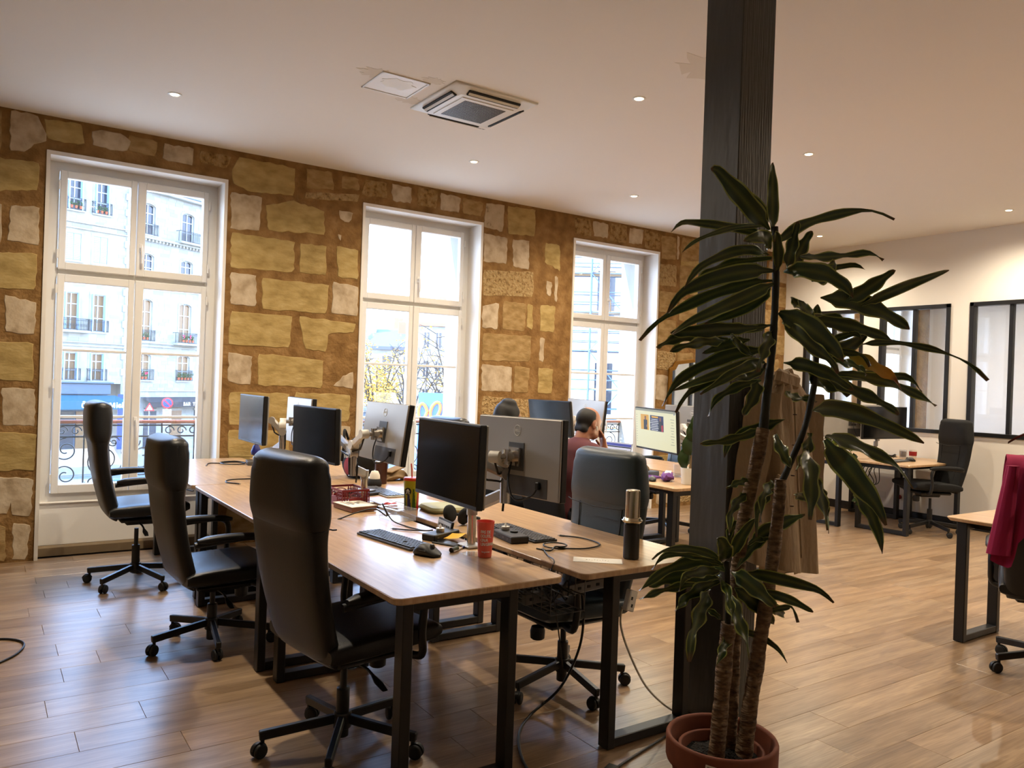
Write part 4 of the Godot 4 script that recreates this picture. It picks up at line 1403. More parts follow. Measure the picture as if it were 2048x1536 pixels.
func items() -> void:
	mat("grey_rubber", Color(0.10, 0.10, 0.105), 0.5)
	mat("key_dark", Color(0.085, 0.09, 0.10), 0.45)
	mat("key_case", Color(0.20, 0.205, 0.215), 0.4)
	var m := mat("coral_cup", Color(0.94, 0.47, 0.40), 0.35)
	m.backlight_enabled = true; m.backlight = Color(0.7, 0.2, 0.14)
	mat("red_crate", Color(0.48, 0.05, 0.03), 0.5)
	mat("tumbler_brown", Color(0.23, 0.095, 0.045), 0.35)
	mat("canvas", Color(0.56, 0.46, 0.33), 0.9)
	mat("pad_green", Color(0.64, 0.63, 0.47), 0.6)
	mat("note_yellow", Color(0.86, 0.66, 0.10), 0.8)
	mat("orange_plastic", Color(0.88, 0.25, 0.08), 0.4)
	mat("navy_bag", Color(0.03, 0.03, 0.035), 0.8)
	mat("red_bag", Color(0.55, 0.05, 0.04), 0.7)
	m = mat("clear_box", Color(0.80, 0.82, 0.86, 0.16), 0.06)
	m.transparency = BaseMaterial3D.TRANSPARENCY_ALPHA
	mat("cup_yellow", Color(0.72, 0.68, 0.06), 0.4)
	mat("cup_green", Color(0.20, 0.36, 0.08), 0.4)
	mat("cup_blue", Color(0.08, 0.10, 0.40), 0.4)
	mat("magenta_knit", Color(0.52, 0.02, 0.22), 0.95)
	mat("pink", Color(0.62, 0.20, 0.36), 0.8)
	mat("violet", Color(0.40, 0.22, 0.50), 0.8)
	mat("pen_blue", Color(0.04, 0.08, 0.40), 0.4)
	mat("pen_olive", Color(0.24, 0.28, 0.10), 0.5)
	mat("steel", Color(0.72, 0.68, 0.60), 0.25, 1.0)
	mat("book_side", Color(0.52, 0.36, 0.28), 0.7)
	var D := DT
	var b: B
	# nearest desk
	keyboard("dark keyboard on the nearest desk, left of the grey mouse", v3(1.550, D, -3.175), deg_to_rad(98) - PI, "key_case", "key_dark")
	mouse("dark grey sculpted mouse on the nearest desk", v3(1.548, D, -2.86), deg_to_rad(172) + PI / 2 + 0.6, 1.08)
	var t := thing("coral_cup", "frosted coral plastic cup with white French lettering on the nearest desk", "cup", v3(1.748, D, -2.735))
	obj("cup", B.new().lathe([[0.0, 0.002], [0.0265, 0.0], [0.028, 0.004], [0.0365, 0.143], [0.0375, 0.148], [0.0360, 0.148], [0.0350, 0.143], [0.0270, 0.008], [0.0, 0.007]], 40), "coral_cup", t)
	cup_text(["PAS DE", "DOUTE,", "ON A", "UN GRAIN"], t, 0.0365, 0.028, 0.143, 0.108, 0.0135, deg_to_rad(156), "white_ink")
	cup_text(["les graines"], t, 0.0365, 0.028, 0.143, 0.026, 0.006, deg_to_rad(150), "white_ink")
	hub("black docking hub under the tea light at the edge of the nearest desk", v3(1.772, D, -3.15), deg_to_rad(-118) + PI / 2 + 0.9, 0.19, 0.075, 0.03)
	tea_light("white tea light on the black hub behind the yellow note", v3(1.765, D + 0.03, -3.145))
	t = thing("sticky_note", "yellow sticky note curling up beside the chromed arm's foot", "note", v3(1.80, D + 0.012, -3.07), 0.5)
	var P := PackedVector3Array()
	var R := []
	for j in 7:
		var q := PackedVector3Array()
		for k in 7: q.append(v3((k / 6.0 - 0.5) * 0.075, 0.012 * pow(k / 6.0, 2) + 0.010 * pow(j / 6.0, 2), (j / 6.0 - 0.5) * 0.075))
		R.append(q)
	obj("sheet", B.new().loft(R, false, false), "note_yellow", t)
	t = thing("pen", "clear blue-capped ballpoint pen lying in front of the coral cup", "pen", v3(1.725, D + 0.0045, -2.895), deg_to_rad(35))
	obj("barrel", B.new().cyl(v3(-0.065, 0, 0), v3(0.03, 0, 0), 0.004, -1, 8), "white_plastic", t)
	obj("cap", B.new().cyl(v3(0.02, 0, 0), v3(0.075, 0, 0), 0.0055, -1, 8), "pen_blue", t)
	t = thing("marker", "short olive marker lying beside the pen", "marker", v3(1.685, D + 0.010, -2.875), deg_to_rad(28))
	obj("body", B.new().cyl(v3(-0.022, 0, 0), v3(0.022, 0, 0), 0.010, -1, 14), "pen_olive", t)
	obj("end_cap", B.new().cyl(v3(-0.026, 0, 0), v3(-0.020, 0, 0), 0.0105, -1, 14), "grey_rubber", t)
	t = thing("sticker_sheet", "clear plastic wrapper lying flat before the coral cup", "wrapper", v3(1.735, D + 0.001, -2.80), 0.3)
	obj("film", B.new().lathe([[0.0, 0.0], [0.05, 0.0], [0.05, 0.001], [0.0, 0.001]], 24), "clear_box", t)
	t = thing("name_plate", "small grey desk nameplate lettered in black behind the tea light", "nameplate", v3(1.86, D + 0.002, -3.265), deg_to_rad(-90) - 0.12)
	obj("plate", B.new().box(v3(0, 0.029, 0), v3(0.165, 0.055, 0.012), 0.002, Basis(Vector3.RIGHT, -0.2)), "black_plastic", t)
	obj("face", B.new().box(v3(0, 0.029, 0.0072), v3(0.150, 0.042, 0.001), 0, Basis(Vector3.RIGHT, -0.2)), "silver", t)
	text("LEGEND AT WORK", 0.0155, 0.0006, "black_ink", t, v3(0, 0.029, 0.0082), Basis(Vector3.RIGHT, -0.2), "lettering", "Droid Sans", true)
	t = thing("phone", "black phone lying flat by the chromed arm's foot", "phone", v3(1.735, D, -3.02), 0.4)
	obj("slab", B.new().box(v3(0, 0.004, 0), v3(0.07, 0.008, 0.13), 0.003), "black_plastic", t)
	obj("glass", B.new().box(v3(0, 0.0083, 0), v3(0.064, 0.0006, 0.124)), "screen", t)
	cord("black cable arching off the nearest desk to its hub", [v3(1.545, D + 0.006, -3.77), v3(1.62, D + 0.03, -3.76), v3(1.70, D + 0.05, -3.72), v3(1.742, D + 0.02, -3.66), v3(1.70, D + 0.09, -3.63), v3(1.72, D + 0.02, -3.56), v3(1.745, D + 0.004, -3.45), v3(1.76, D + 0.01, -3.29), v3(1.79, D + 0.015, -3.26)], 0.0036)
	cord("black plugged cable end lying by the black hub", [v3(1.672, D + 0.005, -3.40), v3(1.72, D + 0.006, -3.34), v3(1.775, D + 0.012, -3.265)], 0.0036)
	# gap end of the second left desk
	t = thing("plastic_box", "clear plastic box bridging the cable gap behind the nearest keyboard", "box", v3(1.80, D, -3.66), 0.15)
	b = B.new()
	for e: float in [-1.0, 1.0]:
		b.box(v3(e * 0.055, 0.03, 0), v3(0.002, 0.06, 0.17))
		b.box(v3(0, 0.03, e * 0.085), v3(0.11, 0.06, 0.002))
		b.box(v3(e * 0.057, 0.06, 0), v3(0.008, 0.003, 0.178))
		b.box(v3(0, 0.06, e * 0.087), v3(0.118, 0.003, 0.008))
	b.box(v3(0, 0.002, 0), v3(0.11, 0.003, 0.17))
	obj("tub", b, "clear_box", t)
	t = thing("book", "thick book with a printed pale cover right of the big chair", "book", v3(1.72, D, -4.02), 0.1)
	obj("pages", B.new().box(v3(0, 0.016, 0), v3(0.15, 0.026, 0.21), 0.002), "book_side", t)
	obj("cover", B.new().box(v3(0, 0.031, 0), v3(0.155, 0.003, 0.215), 0.001), "paper", t)
	for k in 5: obj("print", B.new().box(v3(-0.045 + 0.02 * k, 0.033, -0.03 + 0.02 * (k % 2)), v3(0.010, 0.0008, 0.11 - 0.02 * k)), "black_ink" if k % 2 else "canvas", t)
	t = thing("crate", "small dark red plastic crate with oval handles beside the big chair", "crate", v3(1.76, D, -4.22), 0.02)
	obj("floor", B.new().box(v3(0, 0.004, 0), v3(0.16, 0.006, 0.22)), "red_crate", t)
	for s in 4:
		b = B.new()
		var bs := Basis(Vector3.UP, s * PI / 2)
		b.t = Transform3D(bs, Vector3.ZERO)
		var w := 0.22 if s % 2 == 0 else 0.16
		var off := 0.08 if s % 2 == 0 else 0.11
		b.box(v3(off, 0.088, 0), v3(0.006, 0.012, w), 0.001)
		b.box(v3(off, 0.006, 0), v3(0.006, 0.012, w), 0.001)
		for k in 12:
			var z := -w / 2 + w * k / 11.0
			if absf(z) > 0.045: b.box(v3(off, 0.047, z), v3(0.004, 0.08, 0.005))
		for y in [0.03, 0.05, 0.07]:
			for e: float in [-1.0, 1.0]: b.box(v3(off, y, e * (w / 4 + 0.02)), v3(0.004, 0.004, w / 2 - 0.05))
		var p := PackedVector3Array()
		for k in 21: p.append(v3(off, 0.062 + sin(TAU * k / 20) * 0.013, cos(TAU * k / 20) * 0.034))
		b.tube(p, 0.003, 5)
		b.box(v3(off, 0.032, 0), v3(0.004, 0.03, 0.08))
		obj("side", b, "red_crate", t)
	# desk with the striped tumbler
	t = thing("striped_tumbler", "tall painted cold-drink tumbler with an orange lid and straw", "tumbler", v3(2.0, D, -3.90))
	obj("body", B.new().lathe([[0.0, 0.0], [0.034, 0.0], [0.036, 0.004], [0.046, 0.165], [0.0, 0.165]], 36), "cup_yellow", t)
	for k in 9:
		b = B.new()
		var a := 0.2 + k * 0.72
		for j in 6:
			var y := 0.004 + 0.02 * j
			var r := lerpf(0.0365, 0.0455, y / 0.165)
			var wv := 0.011 - 0.0014 * j
			var n := v3(cos(a + 0.03 * j), 0, sin(a + 0.03 * j))
			b.box(n * r + v3(0, y + 0.009, 0), v3(wv * 2, 0.022, 0.0016), 0, Basis(v3(n.z, 0, -n.x), Vector3.UP, n))
		obj("paint_stroke", b, ["cup_blue", "sign_red", "cup_green", "cup_blue", "cup_green", "sign_red", "cup_green", "cup_blue", "note_yellow"][k], t)
	var a0 := deg_to_rad(145)
	var en := v3(cos(a0), 0, sin(a0))
	var em := Node3D.new()
	em.name = "round_emblem"
	t.add_child(em, true)
	em.transform = Transform3D(Basis(v3(en.z, 0, -en.x), Vector3.UP, en), en * 0.0425 + v3(0, 0.105, 0))
	b = B.new()
	b.t = Transform3D(Basis(Vector3.RIGHT, PI / 2), Vector3.ZERO)
	b.lathe([[0.0, 0.0], [0.020, 0.0], [0.020, 0.002], [0.0, 0.002]], 28)
	obj("emblem_disc", b, "black_ink", em)
	for e: float in [-1.0, 1.0]:
		for k in 3:
			b = B.new()
			var p := PackedVector3Array()
			for j in 9: p.append(v3(e * (0.003 + 0.0035 * k + 0.002 * sin(j * 1.2)), 0.006 - 0.0025 * j, 0.0026))
			b.tube(p, 0.0009, 4)
			obj("emblem_line", b, "white_ink", em)
	b = B.new()
	b.t = Transform3D(Basis(Vector3.RIGHT, PI / 2), v3(0, 0.007, 0.001))
	b.lathe([[0.0, 0.0], [0.0065, 0.0], [0.0065, 0.0018], [0.0, 0.0018]], 16)
	obj("emblem_face", b, "white_ink", em)
	obj("lid", B.new().lathe([[0.0, 0.163], [0.0475, 0.163], [0.0475, 0.172], [0.043, 0.178], [0.0, 0.180]], 32), "orange_plastic", t)
	obj("straw", B.new().tube(PackedVector3Array([v3(0, 0.17, 0), v3(-0.004, 0.22, 0.002), v3(-0.010, 0.255, 0.004)]), 0.004, 8), "orange_plastic", t)
	t = thing("wrist_pad", "pale green padded cushion with rounded edges in front of the striped tumbler", "cushion", v3(2.14, D, -3.83), deg_to_rad(-6))
	b = B.new()
	b.prism(rrect(-0.10, -0.10, 0.12, 0.14, 0.05, 8), 0.0, 0.030, 0.012)
	obj("pad", b, "pad_green", t)
	obj("strip", B.new().box(v3(-0.075, 0.006, -0.13), v3(0.07, 0.008, 0.03), 0.003), "pen_olive", t)
	t = thing("headphones", "black over-ear headphones lying behind the nameplate", "headphones", v3(2.02, D, -3.43), 0.3)
	for e: float in [-1.0, 1.0]:
		b = B.new()
		b.t = Transform3D(Basis(Vector3.RIGHT, PI / 2 + e * 0.25), v3(0.0, 0.045, e * 0.05))
		b.lathe([[0.0, -0.014], [0.036, -0.014], [0.044, -0.006], [0.044, 0.006], [0.034, 0.014], [0.0, 0.012]], 24)
		obj("ear_cup", b, "navy_bag", t)
	obj("headband", B.new().tube(curve([v3(0, 0.045, -0.062), v3(0.07, 0.03, -0.075), v3(0.15, 0.012, 0), v3(0.07, 0.03, 0.075), v3(0, 0.045, 0.062)]), 0.008, 8), "navy_bag", t)
	keyboard("grey keyboard in front of the brown tumbler", v3(2.12, D, -4.54), deg_to_rad(90), "silver", "key_case")
	t = thing("notebook", "black notebook under a phone before the grey keyboard", "notebook", v3(2.00, D, -4.55), 0.3)
	obj("cover", B.new().box(v3(0, 0.009, 0), v3(0.15, 0.018, 0.22), 0.003), "black_ink", t)
	t = thing("phone", "phone lying on the black notebook", "phone", v3(2.0, D + 0.018, -4.55), 0.5)
	obj("slab", B.new().box(v3(0, 0.004, 0), v3(0.07, 0.008, 0.14), 0.003), "black_plastic", t)
	obj("glass", B.new().box(v3(0, 0.0083, 0), v3(0.064, 0.0006, 0.13)), "silver", t)
	t = thing("brown_tumbler", "plain brown metal tumbler in front of the tilted silver monitor", "tumbler", v3(2.29, D, -4.93))
	obj("body", B.new().lathe([[0.0, 0.0], [0.038, 0.0], [0.041, 0.005], [0.043, 0.15], [0.0415, 0.152], [0.040, 0.14], [0.036, 0.02], [0.0, 0.015]], 36), "tumbler_brown", t)
	obj("lip", B.new().lathe([[0.0405, 0.150], [0.0435, 0.150], [0.0435, 0.154], [0.0405, 0.154]], 36), "steel", t)
	t = thing("pouch", "crumpled tan canvas pouch beside the brown tumbler", "pouch", v3(2.47, D, -5.08), 0.4)
	R = []
	for k in 9:
		var e := k / 8.0
		var f := sin(PI * clampf(e * 0.92 + 0.04, 0, 1))
		var q := PackedVector3Array()
		for j in 20:
			var a := TAU * j / 20
			q.append(v3((e - 0.5) * 0.22, maxf(0.0, 0.038 * f + sin(a) * 0.04 * f + 0.008 * sin(a * 3 + e * 9)), cos(a) * (0.065 * f + 0.01) + 0.008 * sin(a * 4 + e * 7)))
		R.append(q)
	obj("bag", B.new().loft(R), "canvas", t)
	obj("flap", B.new().box(v3(-0.02, 0.076, 0), v3(0.14, 0.010, 0.09), 0.004, Basis(Vector3.BACK, 0.2)), "canvas", t)
	t = thing("camera_case", "small black rounded case with a white cuff before the brown tumbler", "pouch", v3(2.20, D, -4.83), 0.2)
	obj("case", B.new().lathe([[0.0, 0.0], [0.045, 0.0], [0.048, 0.02], [0.040, 0.05], [0.0, 0.055]], 20), "navy_bag", t)
	obj("cuff", B.new().lathe([[0.036, 0.05], [0.034, 0.075], [0.022, 0.10], [0.0, 0.105]], 18), "paper", t)
	t = thing("backpack", "black backpack with a red round print slumped on the desk behind the monitors", "bag", v3(2.28, D, -5.30), 0.15)
	R = []
	for k in 10:
		var e := k / 9.0
		var f := sqrt(maxf(0.05, sin(PI * clampf(0.10 + e * 0.86, 0, 1))))
		R.append(sq_ring(v3(0.03 * e, 0.29 * e, 0), v3(1, 0, 0), 0.10 * f, 0.16 * f, 2.6, 22))
	obj("body", B.new().loft(R), "navy_bag", t)
	b = B.new()
	b.t = Transform3D(Basis(Vector3.BACK, PI / 2), v3(-0.098, 0.09, 0.05))
	b.lathe([[0.0, 0.0], [0.065, 0.0], [0.06, 0.012], [0.0, 0.014]], 22)
	obj("round_print", b, "red_bag", t)
	text("TED", 0.05, 0.002, "white_ink", t, v3(-0.108, 0.165, 0.02), Basis(Vector3.UP, -PI / 2) * Basis(Vector3.BACK, 0.15), "lettering", "Droid Sans", true)
	obj("strap", B.new().tube(curve([v3(-0.05, 0.27, -0.06), v3(-0.10, 0.34, -0.03), v3(-0.12, 0.25, 0.0), v3(-0.11, 0.12, -0.04)]), 0.010, 6), "navy_bag", t)
	t = thing("paper_sheet", "white sheet of paper lying on the desk beneath the big monitor's left corner", "paper", v3(2.16, D + 0.0005, -4.13), 0.2)
	obj("sheet", B.new().box(v3(0, 0.0006, 0), v3(0.21, 0.0012, 0.297)), "white_ink", t)
	t = thing("scissors", "orange-handled scissors by the striped tumbler", "scissors", v3(1.975, D + 0.004, -4.10), 0.9)
	obj("blade", B.new().box(v3(0.06, 0.002, 0), v3(0.09, 0.003, 0.010)), "steel", t)
	for e: float in [-1.0, 1.0]:
		var p := PackedVector3Array()
		for k in 15: p.append(v3(-0.02 + cos(TAU * k / 14) * 0.026, 0.003, e * 0.02 + sin(TAU * k / 14) * 0.015))
		obj("handle", B.new().tube(p, 0.005, 6), "orange_plastic", t)
	# empty desk on the left
	var q := [v3(1.47, D + 0.004, -6.30), v3(1.52, D + 0.006, -6.42)] + loop_pts(v3(1.68, D + 0.004, -6.36), 0.10, 1.3, PI * 1.2, 0.9) + [v3(1.80, D + 0.006, -6.36)]
	cord("black looped cable on the empty desk, running to the small grey hub", q, 0.0045)
	cord("black cable end on the empty desk beside the big chair's headrest", [v3(1.405, D + 0.006, -5.20), v3(1.36, D + 0.006, -5.28), v3(1.41, D + 0.008, -5.38), v3(1.60, D + 0.006, -5.40), v3(1.85, D + 0.004, -5.36)], 0.0045)
	hub("small grey hub under the blue figurine on the empty desk", v3(1.81, D, -6.30), deg_to_rad(80), 0.17, 0.075, 0.032, "silver_dark")
	t = thing("figurine", "little blue-coated figurine standing on the small grey hub", "figurine", v3(1.83, D + 0.032, -6.26))
	obj("foot_ball", B.new().lathe([[0.0, 0.0], [0.018, 0.006], [0.024, 0.024], [0.016, 0.042], [0.0, 0.046]], 16), "silver", t)
	obj("coat", B.new().lathe([[0.0, 0.04], [0.034, 0.05], [0.040, 0.075], [0.022, 0.125], [0.0, 0.13]], 16), "pen_blue", t)
	obj("head", B.new().lathe([[0.0, 0.125], [0.014, 0.132], [0.016, 0.146], [0.008, 0.160], [0.0, 0.162]], 14), "canvas", t)
	# flask desk
	t = thing("steel_flask", "tall black bottle with a steel sleeve and flanged collar on the desk edge", "bottle", v3(2.291, D, -2.444))
	obj("body", B.new().lathe([[0.0, 0.0], [0.030, 0.0], [0.0335, 0.004], [0.0335, 0.145], [0.031, 0.152], [0.0, 0.155]], 40), "black_plastic", t)
	obj("collar", B.new().lathe([[0.030, 0.150], [0.036, 0.152], [0.044, 0.160], [0.044, 0.163], [0.037, 0.165], [0.037, 0.172], [0.030, 0.174]], 40), "steel", t)
	obj("sleeve", B.new().lathe([[0.030, 0.170], [0.0305, 0.175], [0.0305, 0.283], [0.028, 0.288], [0.020, 0.289], [0.0, 0.286]], 40), "steel", t)
	t = thing("notepad_leaf", "torn spiral-pad leaf with a faint handwritten line, beside the black flask", "paper", v3(2.135, D + 0.0006, -2.475), deg_to_rad(-40))
	b = B.new()
	b.box(v3(0, 0.0004, 0), v3(0.20, 0.0008, 0.085))
	for k in 26: b.box(v3(-0.097 + k * 0.0078, 0.0004, 0.0445), v3(0.0042, 0.0008, 0.005))
	obj("sheet", b, "paper", t)
	for k in 9: obj("pen_mark", B.new().box(v3(-0.045 + k * 0.011, 0.001, -0.004 + 0.004 * (k % 3)), v3(0.006, 0.0004, 0.0016), 0, Basis(Vector3.UP, k * 0.9)), "grey_rubber", t)
	keyboard("black keyboard beside the second tea light, on the flask's desk", v3(2.165, D, -3.075), deg_to_rad(88), "black_plastic", "key_case")
	hub("black docking hub with the second tea light on the flask's desk", v3(2.045, D, -2.985), deg_to_rad(82) - PI, 0.20, 0.09, 0.032)
	tea_light("white tea light on the hub right of the coral cup", v3(2.06, D + 0.032, -3.05))
	t = thing("charging_puck", "small black puck beside the second tea light", "puck", v3(2.065, D + 0.032, -2.985))
	obj("disc", B.new().lathe([[0.0, 0.0], [0.018, 0.0], [0.019, 0.006], [0.012, 0.008], [0.0, 0.006]], 22), "black_rubber", t)
	q = [v3(2.315, D + 0.005, -2.93), v3(2.36, D + 0.006, -2.84), v3(2.34, D + 0.006, -2.70), v3(2.22, D + 0.006, -2.66), v3(2.12, D + 0.005, -2.72)] + loop_pts(v3(2.135, D + 0.004, -2.765), 0.055, 1.2, PI * 0.4, 0.9) + [v3(2.06, D + 0.004, -2.70), v3(2.03, D + 0.004, -2.76)]
	cord("black coiled display cable in front of the black flask", q, 0.0036)
	cord("thin twisted black wire dropping over the flask desk's edge", [v3(2.04, D + 0.004, -2.72), v3(1.99, D + 0.004, -2.62), v3(1.945, D + 0.006, -2.52), v3(1.915, D - 0.05, -2.50), v3(1.93, D - 0.25, -2.46), v3(1.99, D - 0.42, -2.50)], 0.0026)
	# cable gap between the rows
	for k in 3:
		var z: float = [-2.85, -4.55, -6.0][k]
		t = thing("cable_basket", ["wire cable basket slung in the gap beside the coral cup", "wire cable basket under the plastic box", "wire cable basket at the far end of the rows"][k], "basket", v3(1.95, D - 0.12, z), 0, "wire cable baskets between the desks")
		b = B.new()
		for x in [-0.08, -0.04, 0.0, 0.04, 0.08]: b.cyl(v3(x, -0.06, -0.42), v3(x, -0.06, 0.42), 0.0025, -1, 5)
		for j in 15:
			var zz := -0.42 + j * 0.06
			b.tube(PackedVector3Array([v3(-0.085, 0.09, zz), v3(-0.085, -0.06, zz), v3(0.085, -0.06, zz), v3(0.085, 0.09, zz)]), 0.0022, 5)
		for x in [-0.085, 0.085]:
			for y in [0.0, 0.09]: b.cyl(v3(x, y, -0.42), v3(x, y, 0.42), 0.003, -1, 5)
		obj("wire_frame", b, "silver_dark", t)
		for j in 5:
			var c := B.new()
			var p := []
			for i in 15: p.append(v3(rng.randf_range(-0.06, 0.06), rng.randf_range(-0.05, 0.075), 0.34 - j * 0.12 + rng.randf_range(-0.12, 0.12)))
			c.tube(curve(p, 0.012), 0.004, 5)
			obj("tangled_cable", c, "cable", t)
	t = thing("socket_strip", "grey multi-socket rail under the flask's desk", "power strip", v3(2.065, 0.600, -2.60), 0.0)
	obj("rail", B.new().box(v3(0, 0, 0), v3(0.42, 0.045, 0.03), 0.003, Basis(Vector3.BACK, 0.06)), "silver_dark", t)
	for k in 8: obj("socket", B.new().box(v3(-0.18 + k * 0.05, 0.06 * (-0.18 + k * 0.05), 0.016), v3(0.018, 0.012, 0.003), 0.001), "seal", t)
	t = thing("adapter_box", "small white network box hanging under the flask desk's right end", "box", v3(2.225, 0.595, -2.37), 0.2)
	obj("case", B.new().box(v3(0, 0, 0), v3(0.05, 0.085, 0.028), 0.004, Basis(Vector3.BACK, -0.35)), "white_plastic", t)
	for k in 2: obj("port", B.new().box(v3(-0.006, 0.012 - k * 0.03, 0.0146), v3(0.011, 0.013, 0.001), 0, Basis(Vector3.BACK, -0.35)), "seal", t)
	cord("pale cord hanging from the flask's desk down to the floor behind the pot", [v3(2.22, 0.56, -2.41), v3(2.225, 0.48, -2.42), v3(2.276, 0.36, -2.42), v3(2.375, 0.205, -2.42), v3(2.498, 0.095, -2.43), v3(2.64, 0.008, -2.48)], 0.0045, "cable_white", false)
	cord("black cord trailing from under the flask's desk along the floor", [v3(2.25, 0.62, -2.72), v3(2.30, 0.40, -2.75), v3(2.28, 0.25, -2.76), v3(2.20, 0.10, -2.78), v3(2.05, 0.008, -2.79), v3(1.90, 0.008, -2.66), v3(1.79, 0.008, -2.48), v3(1.73, 0.008, -2.30)], 0.006, "cable", false)
	cord("dark looped cable on the floor at the picture's left edge", [v3(-0.1, 0.006, -4.95), v3(0.12, 0.006, -4.98), v3(0.235, 0.006, -4.86), v3(0.19, 0.006, -4.66), v3(0.02, 0.006, -4.50), v3(-0.2, 0.006, -4.45)], 0.006, "cable", false)
	cord("black floor cable with an in-line switch by the loop leg and the pot", [v3(1.60, 0.006, -1.86), v3(1.80, 0.006, -2.10), v3(2.0, 0.006, -2.22), v3(2.5, 0.006, -2.36)], 0.005, "cable", false)
	t = thing("cable_switch", "black in-line switch box lying on the floor by the pot", "switch", v3(1.98, 0.0, -2.21), deg_to_rad(25))
	obj("case", B.new().box(v3(0, 0.012, 0), v3(0.16, 0.024, 0.045), 0.006), "black_plastic", t)
	obj("rocker", B.new().box(v3(0.01, 0.0245, 0), v3(0.03, 0.003, 0.018), 0.001), "steel", t)
	second_cluster()
	right_side()


func second_cluster() -> void:
	var D := DT
	var t := thing("laptop", "open laptop with a pale lavender page before the seated man", "laptop", v3(4.40, D, -5.07), -PI / 2 + 0.05)
	obj("base", B.new().box(v3(0, 0.008, 0), v3(0.33, 0.014, 0.23), 0.004), "silver", t)
	obj("key_field", B.new().box(v3(0, 0.0155, -0.02), v3(0.28, 0.001, 0.11)), "key_dark", t)
	var lid := Node3D.new()
	lid.name = "lid"
	t.add_child(lid, true)
	lid.transform = Transform3D(Basis(Vector3.RIGHT, -0.25), v3(0, 0.014, -0.115))
	obj("shell", B.new().box(v3(0, 0.115, -0.004), v3(0.33, 0.23, 0.007), 0.003), "silver", lid)
	obj("screen", B.new().box(v3(0, 0.115, 0.0004), v3(0.315, 0.215, 0.001)), "lit_lavender", lid)
	obj("page_bar", B.new().box(v3(0, 0.208, 0.0012), v3(0.315, 0.022, 0.0008)), "lit_indigo", lid)
	obj("page_bar", B.new().box(v3(0, 0.190, 0.0012), v3(0.315, 0.010, 0.0008)), "lit_dark", lid)
	for k in 4: obj("page_line", B.new().box(v3(0.05, 0.165 - k * 0.03, 0.0012), v3(0.14 - 0.02 * (k % 2), 0.006, 0.0008)), "lit_grey", lid)
	t = thing("water_bottle", "clear water bottle with a red cap below the lit screen", "bottle", v3(4.60, D, -5.10))
	obj("body", B.new().lathe([[0.0, 0.0], [0.034, 0.0], [0.036, 0.01], [0.036, 0.13], [0.014, 0.165], [0.014, 0.175], [0.0, 0.175]], 24), "clear_box", t)
	obj("cap", B.new().lathe([[0.0, 0.172], [0.017, 0.172], [0.017, 0.19], [0.0, 0.192]], 18), "red_crate", t)
	t = thing("drinking_glass", "clear drinking glass right of the lit screen's foot", "glass", v3(4.72, D, -4.52))
	obj("body", B.new().lathe([[0.0, 0.003], [0.032, 0.0], [0.037, 0.10], [0.035, 0.10], [0.030, 0.008], [0.0, 0.008]], 24), "clear_box", t)
	t = thing("tape_roll", "beige cap-like bundle on a dark box below the lit screen", "bundle", v3(4.52, D + 0.04, -4.72))
	obj("dome", B.new().lathe([[0.0, 0.0], [0.055, 0.0], [0.052, 0.025], [0.03, 0.045], [0.0, 0.05]], 20), "canvas", t)
	t = thing("small_box", "dark slate box under the beige bundle", "box", v3(4.52, D, -4.70), 0.2)
	obj("body", B.new().box(v3(0, 0.02, 0), v3(0.14, 0.04, 0.2), 0.004), "slate", t)
	t = thing("notebook", "violet notebook lying near the front edge of the lit screen's desk", "notebook", v3(4.42, D, -4.58), 0.1)
	obj("cover", B.new().box(v3(0, 0.008, 0), v3(0.15, 0.016, 0.2), 0.002), "violet", t)
	mouse("small dark mouse at the front edge of the lit screen's desk", v3(4.30, D, -4.38), 0.8, 0.85)
	t = thing("planter", "white ridged flower pot on the desk corner against the column", "pot", v3(4.44, D, -4.14))
	obj("pot", B.new().lathe([[0.0, 0.0], [0.050, 0.0], [0.053, 0.004], [0.056, 0.05], [0.059, 0.09], [0.062, 0.125], [0.058, 0.125], [0.054, 0.10], [0.0, 0.10]], 32), "white_plastic", t)
	obj("stake", B.new().cyl(v3(0.01, 0.09, 0.0), v3(0.015, 0.22, 0.01), 0.01), "canvas", t)
	for k in 5:
		var b := B.new()
		var R := []
		var y: float = [0.20, 0.30, 0.40, 0.47, 0.15][k]
		for j in 9:
			var e := j / 8.0
			R.append(PackedVector3Array([v3(-0.045 + 0.02 * k - 0.05 * sin(PI * e), y - 0.08 + 0.15 * e, 0.02 * k - 0.03), v3(-0.02 + 0.02 * k, y - 0.08 + 0.15 * e, 0.02 * k), v3(-0.0 + 0.02 * k + 0.05 * sin(PI * e), y - 0.08 + 0.15 * e, 0.02 * k - 0.03)]))
		b.loft(R, false, false)
		obj("leaf", b, "house_leaf", t)
	t = thing("paper_packet", "crumpled violet and white packet beside the white flower pot", "packet", v3(4.42, D, -4.34), 0.6)
	var R := []
	for k in 7:
		var q := PackedVector3Array()
		var f := sin(PI * (k + 0.6) / 7.2)
		for j in 12: q.append(v3((k / 6.0 - 0.5) * 0.16, maxf(0, 0.035 + sin(TAU * j / 12) * 0.035 * f + 0.008 * sin(k * 3.0 + j)), cos(TAU * j / 12) * 0.05 * f + 0.01 * sin(k + j * 2.0)))
		R.append(q)
	obj("wrapper", B.new().loft(R), "violet", t)
	obj("panel", B.new().box(v3(0.02, 0.066, 0.0), v3(0.07, 0.012, 0.05), 0.004, Basis(Vector3.BACK, 0.2)), "paper", t)
	t = thing("patterned_bag", "burgundy and cream patterned cloth hanging below the desk beside the column", "cloth", v3(4.60, 0.0, -4.02))
	R = []
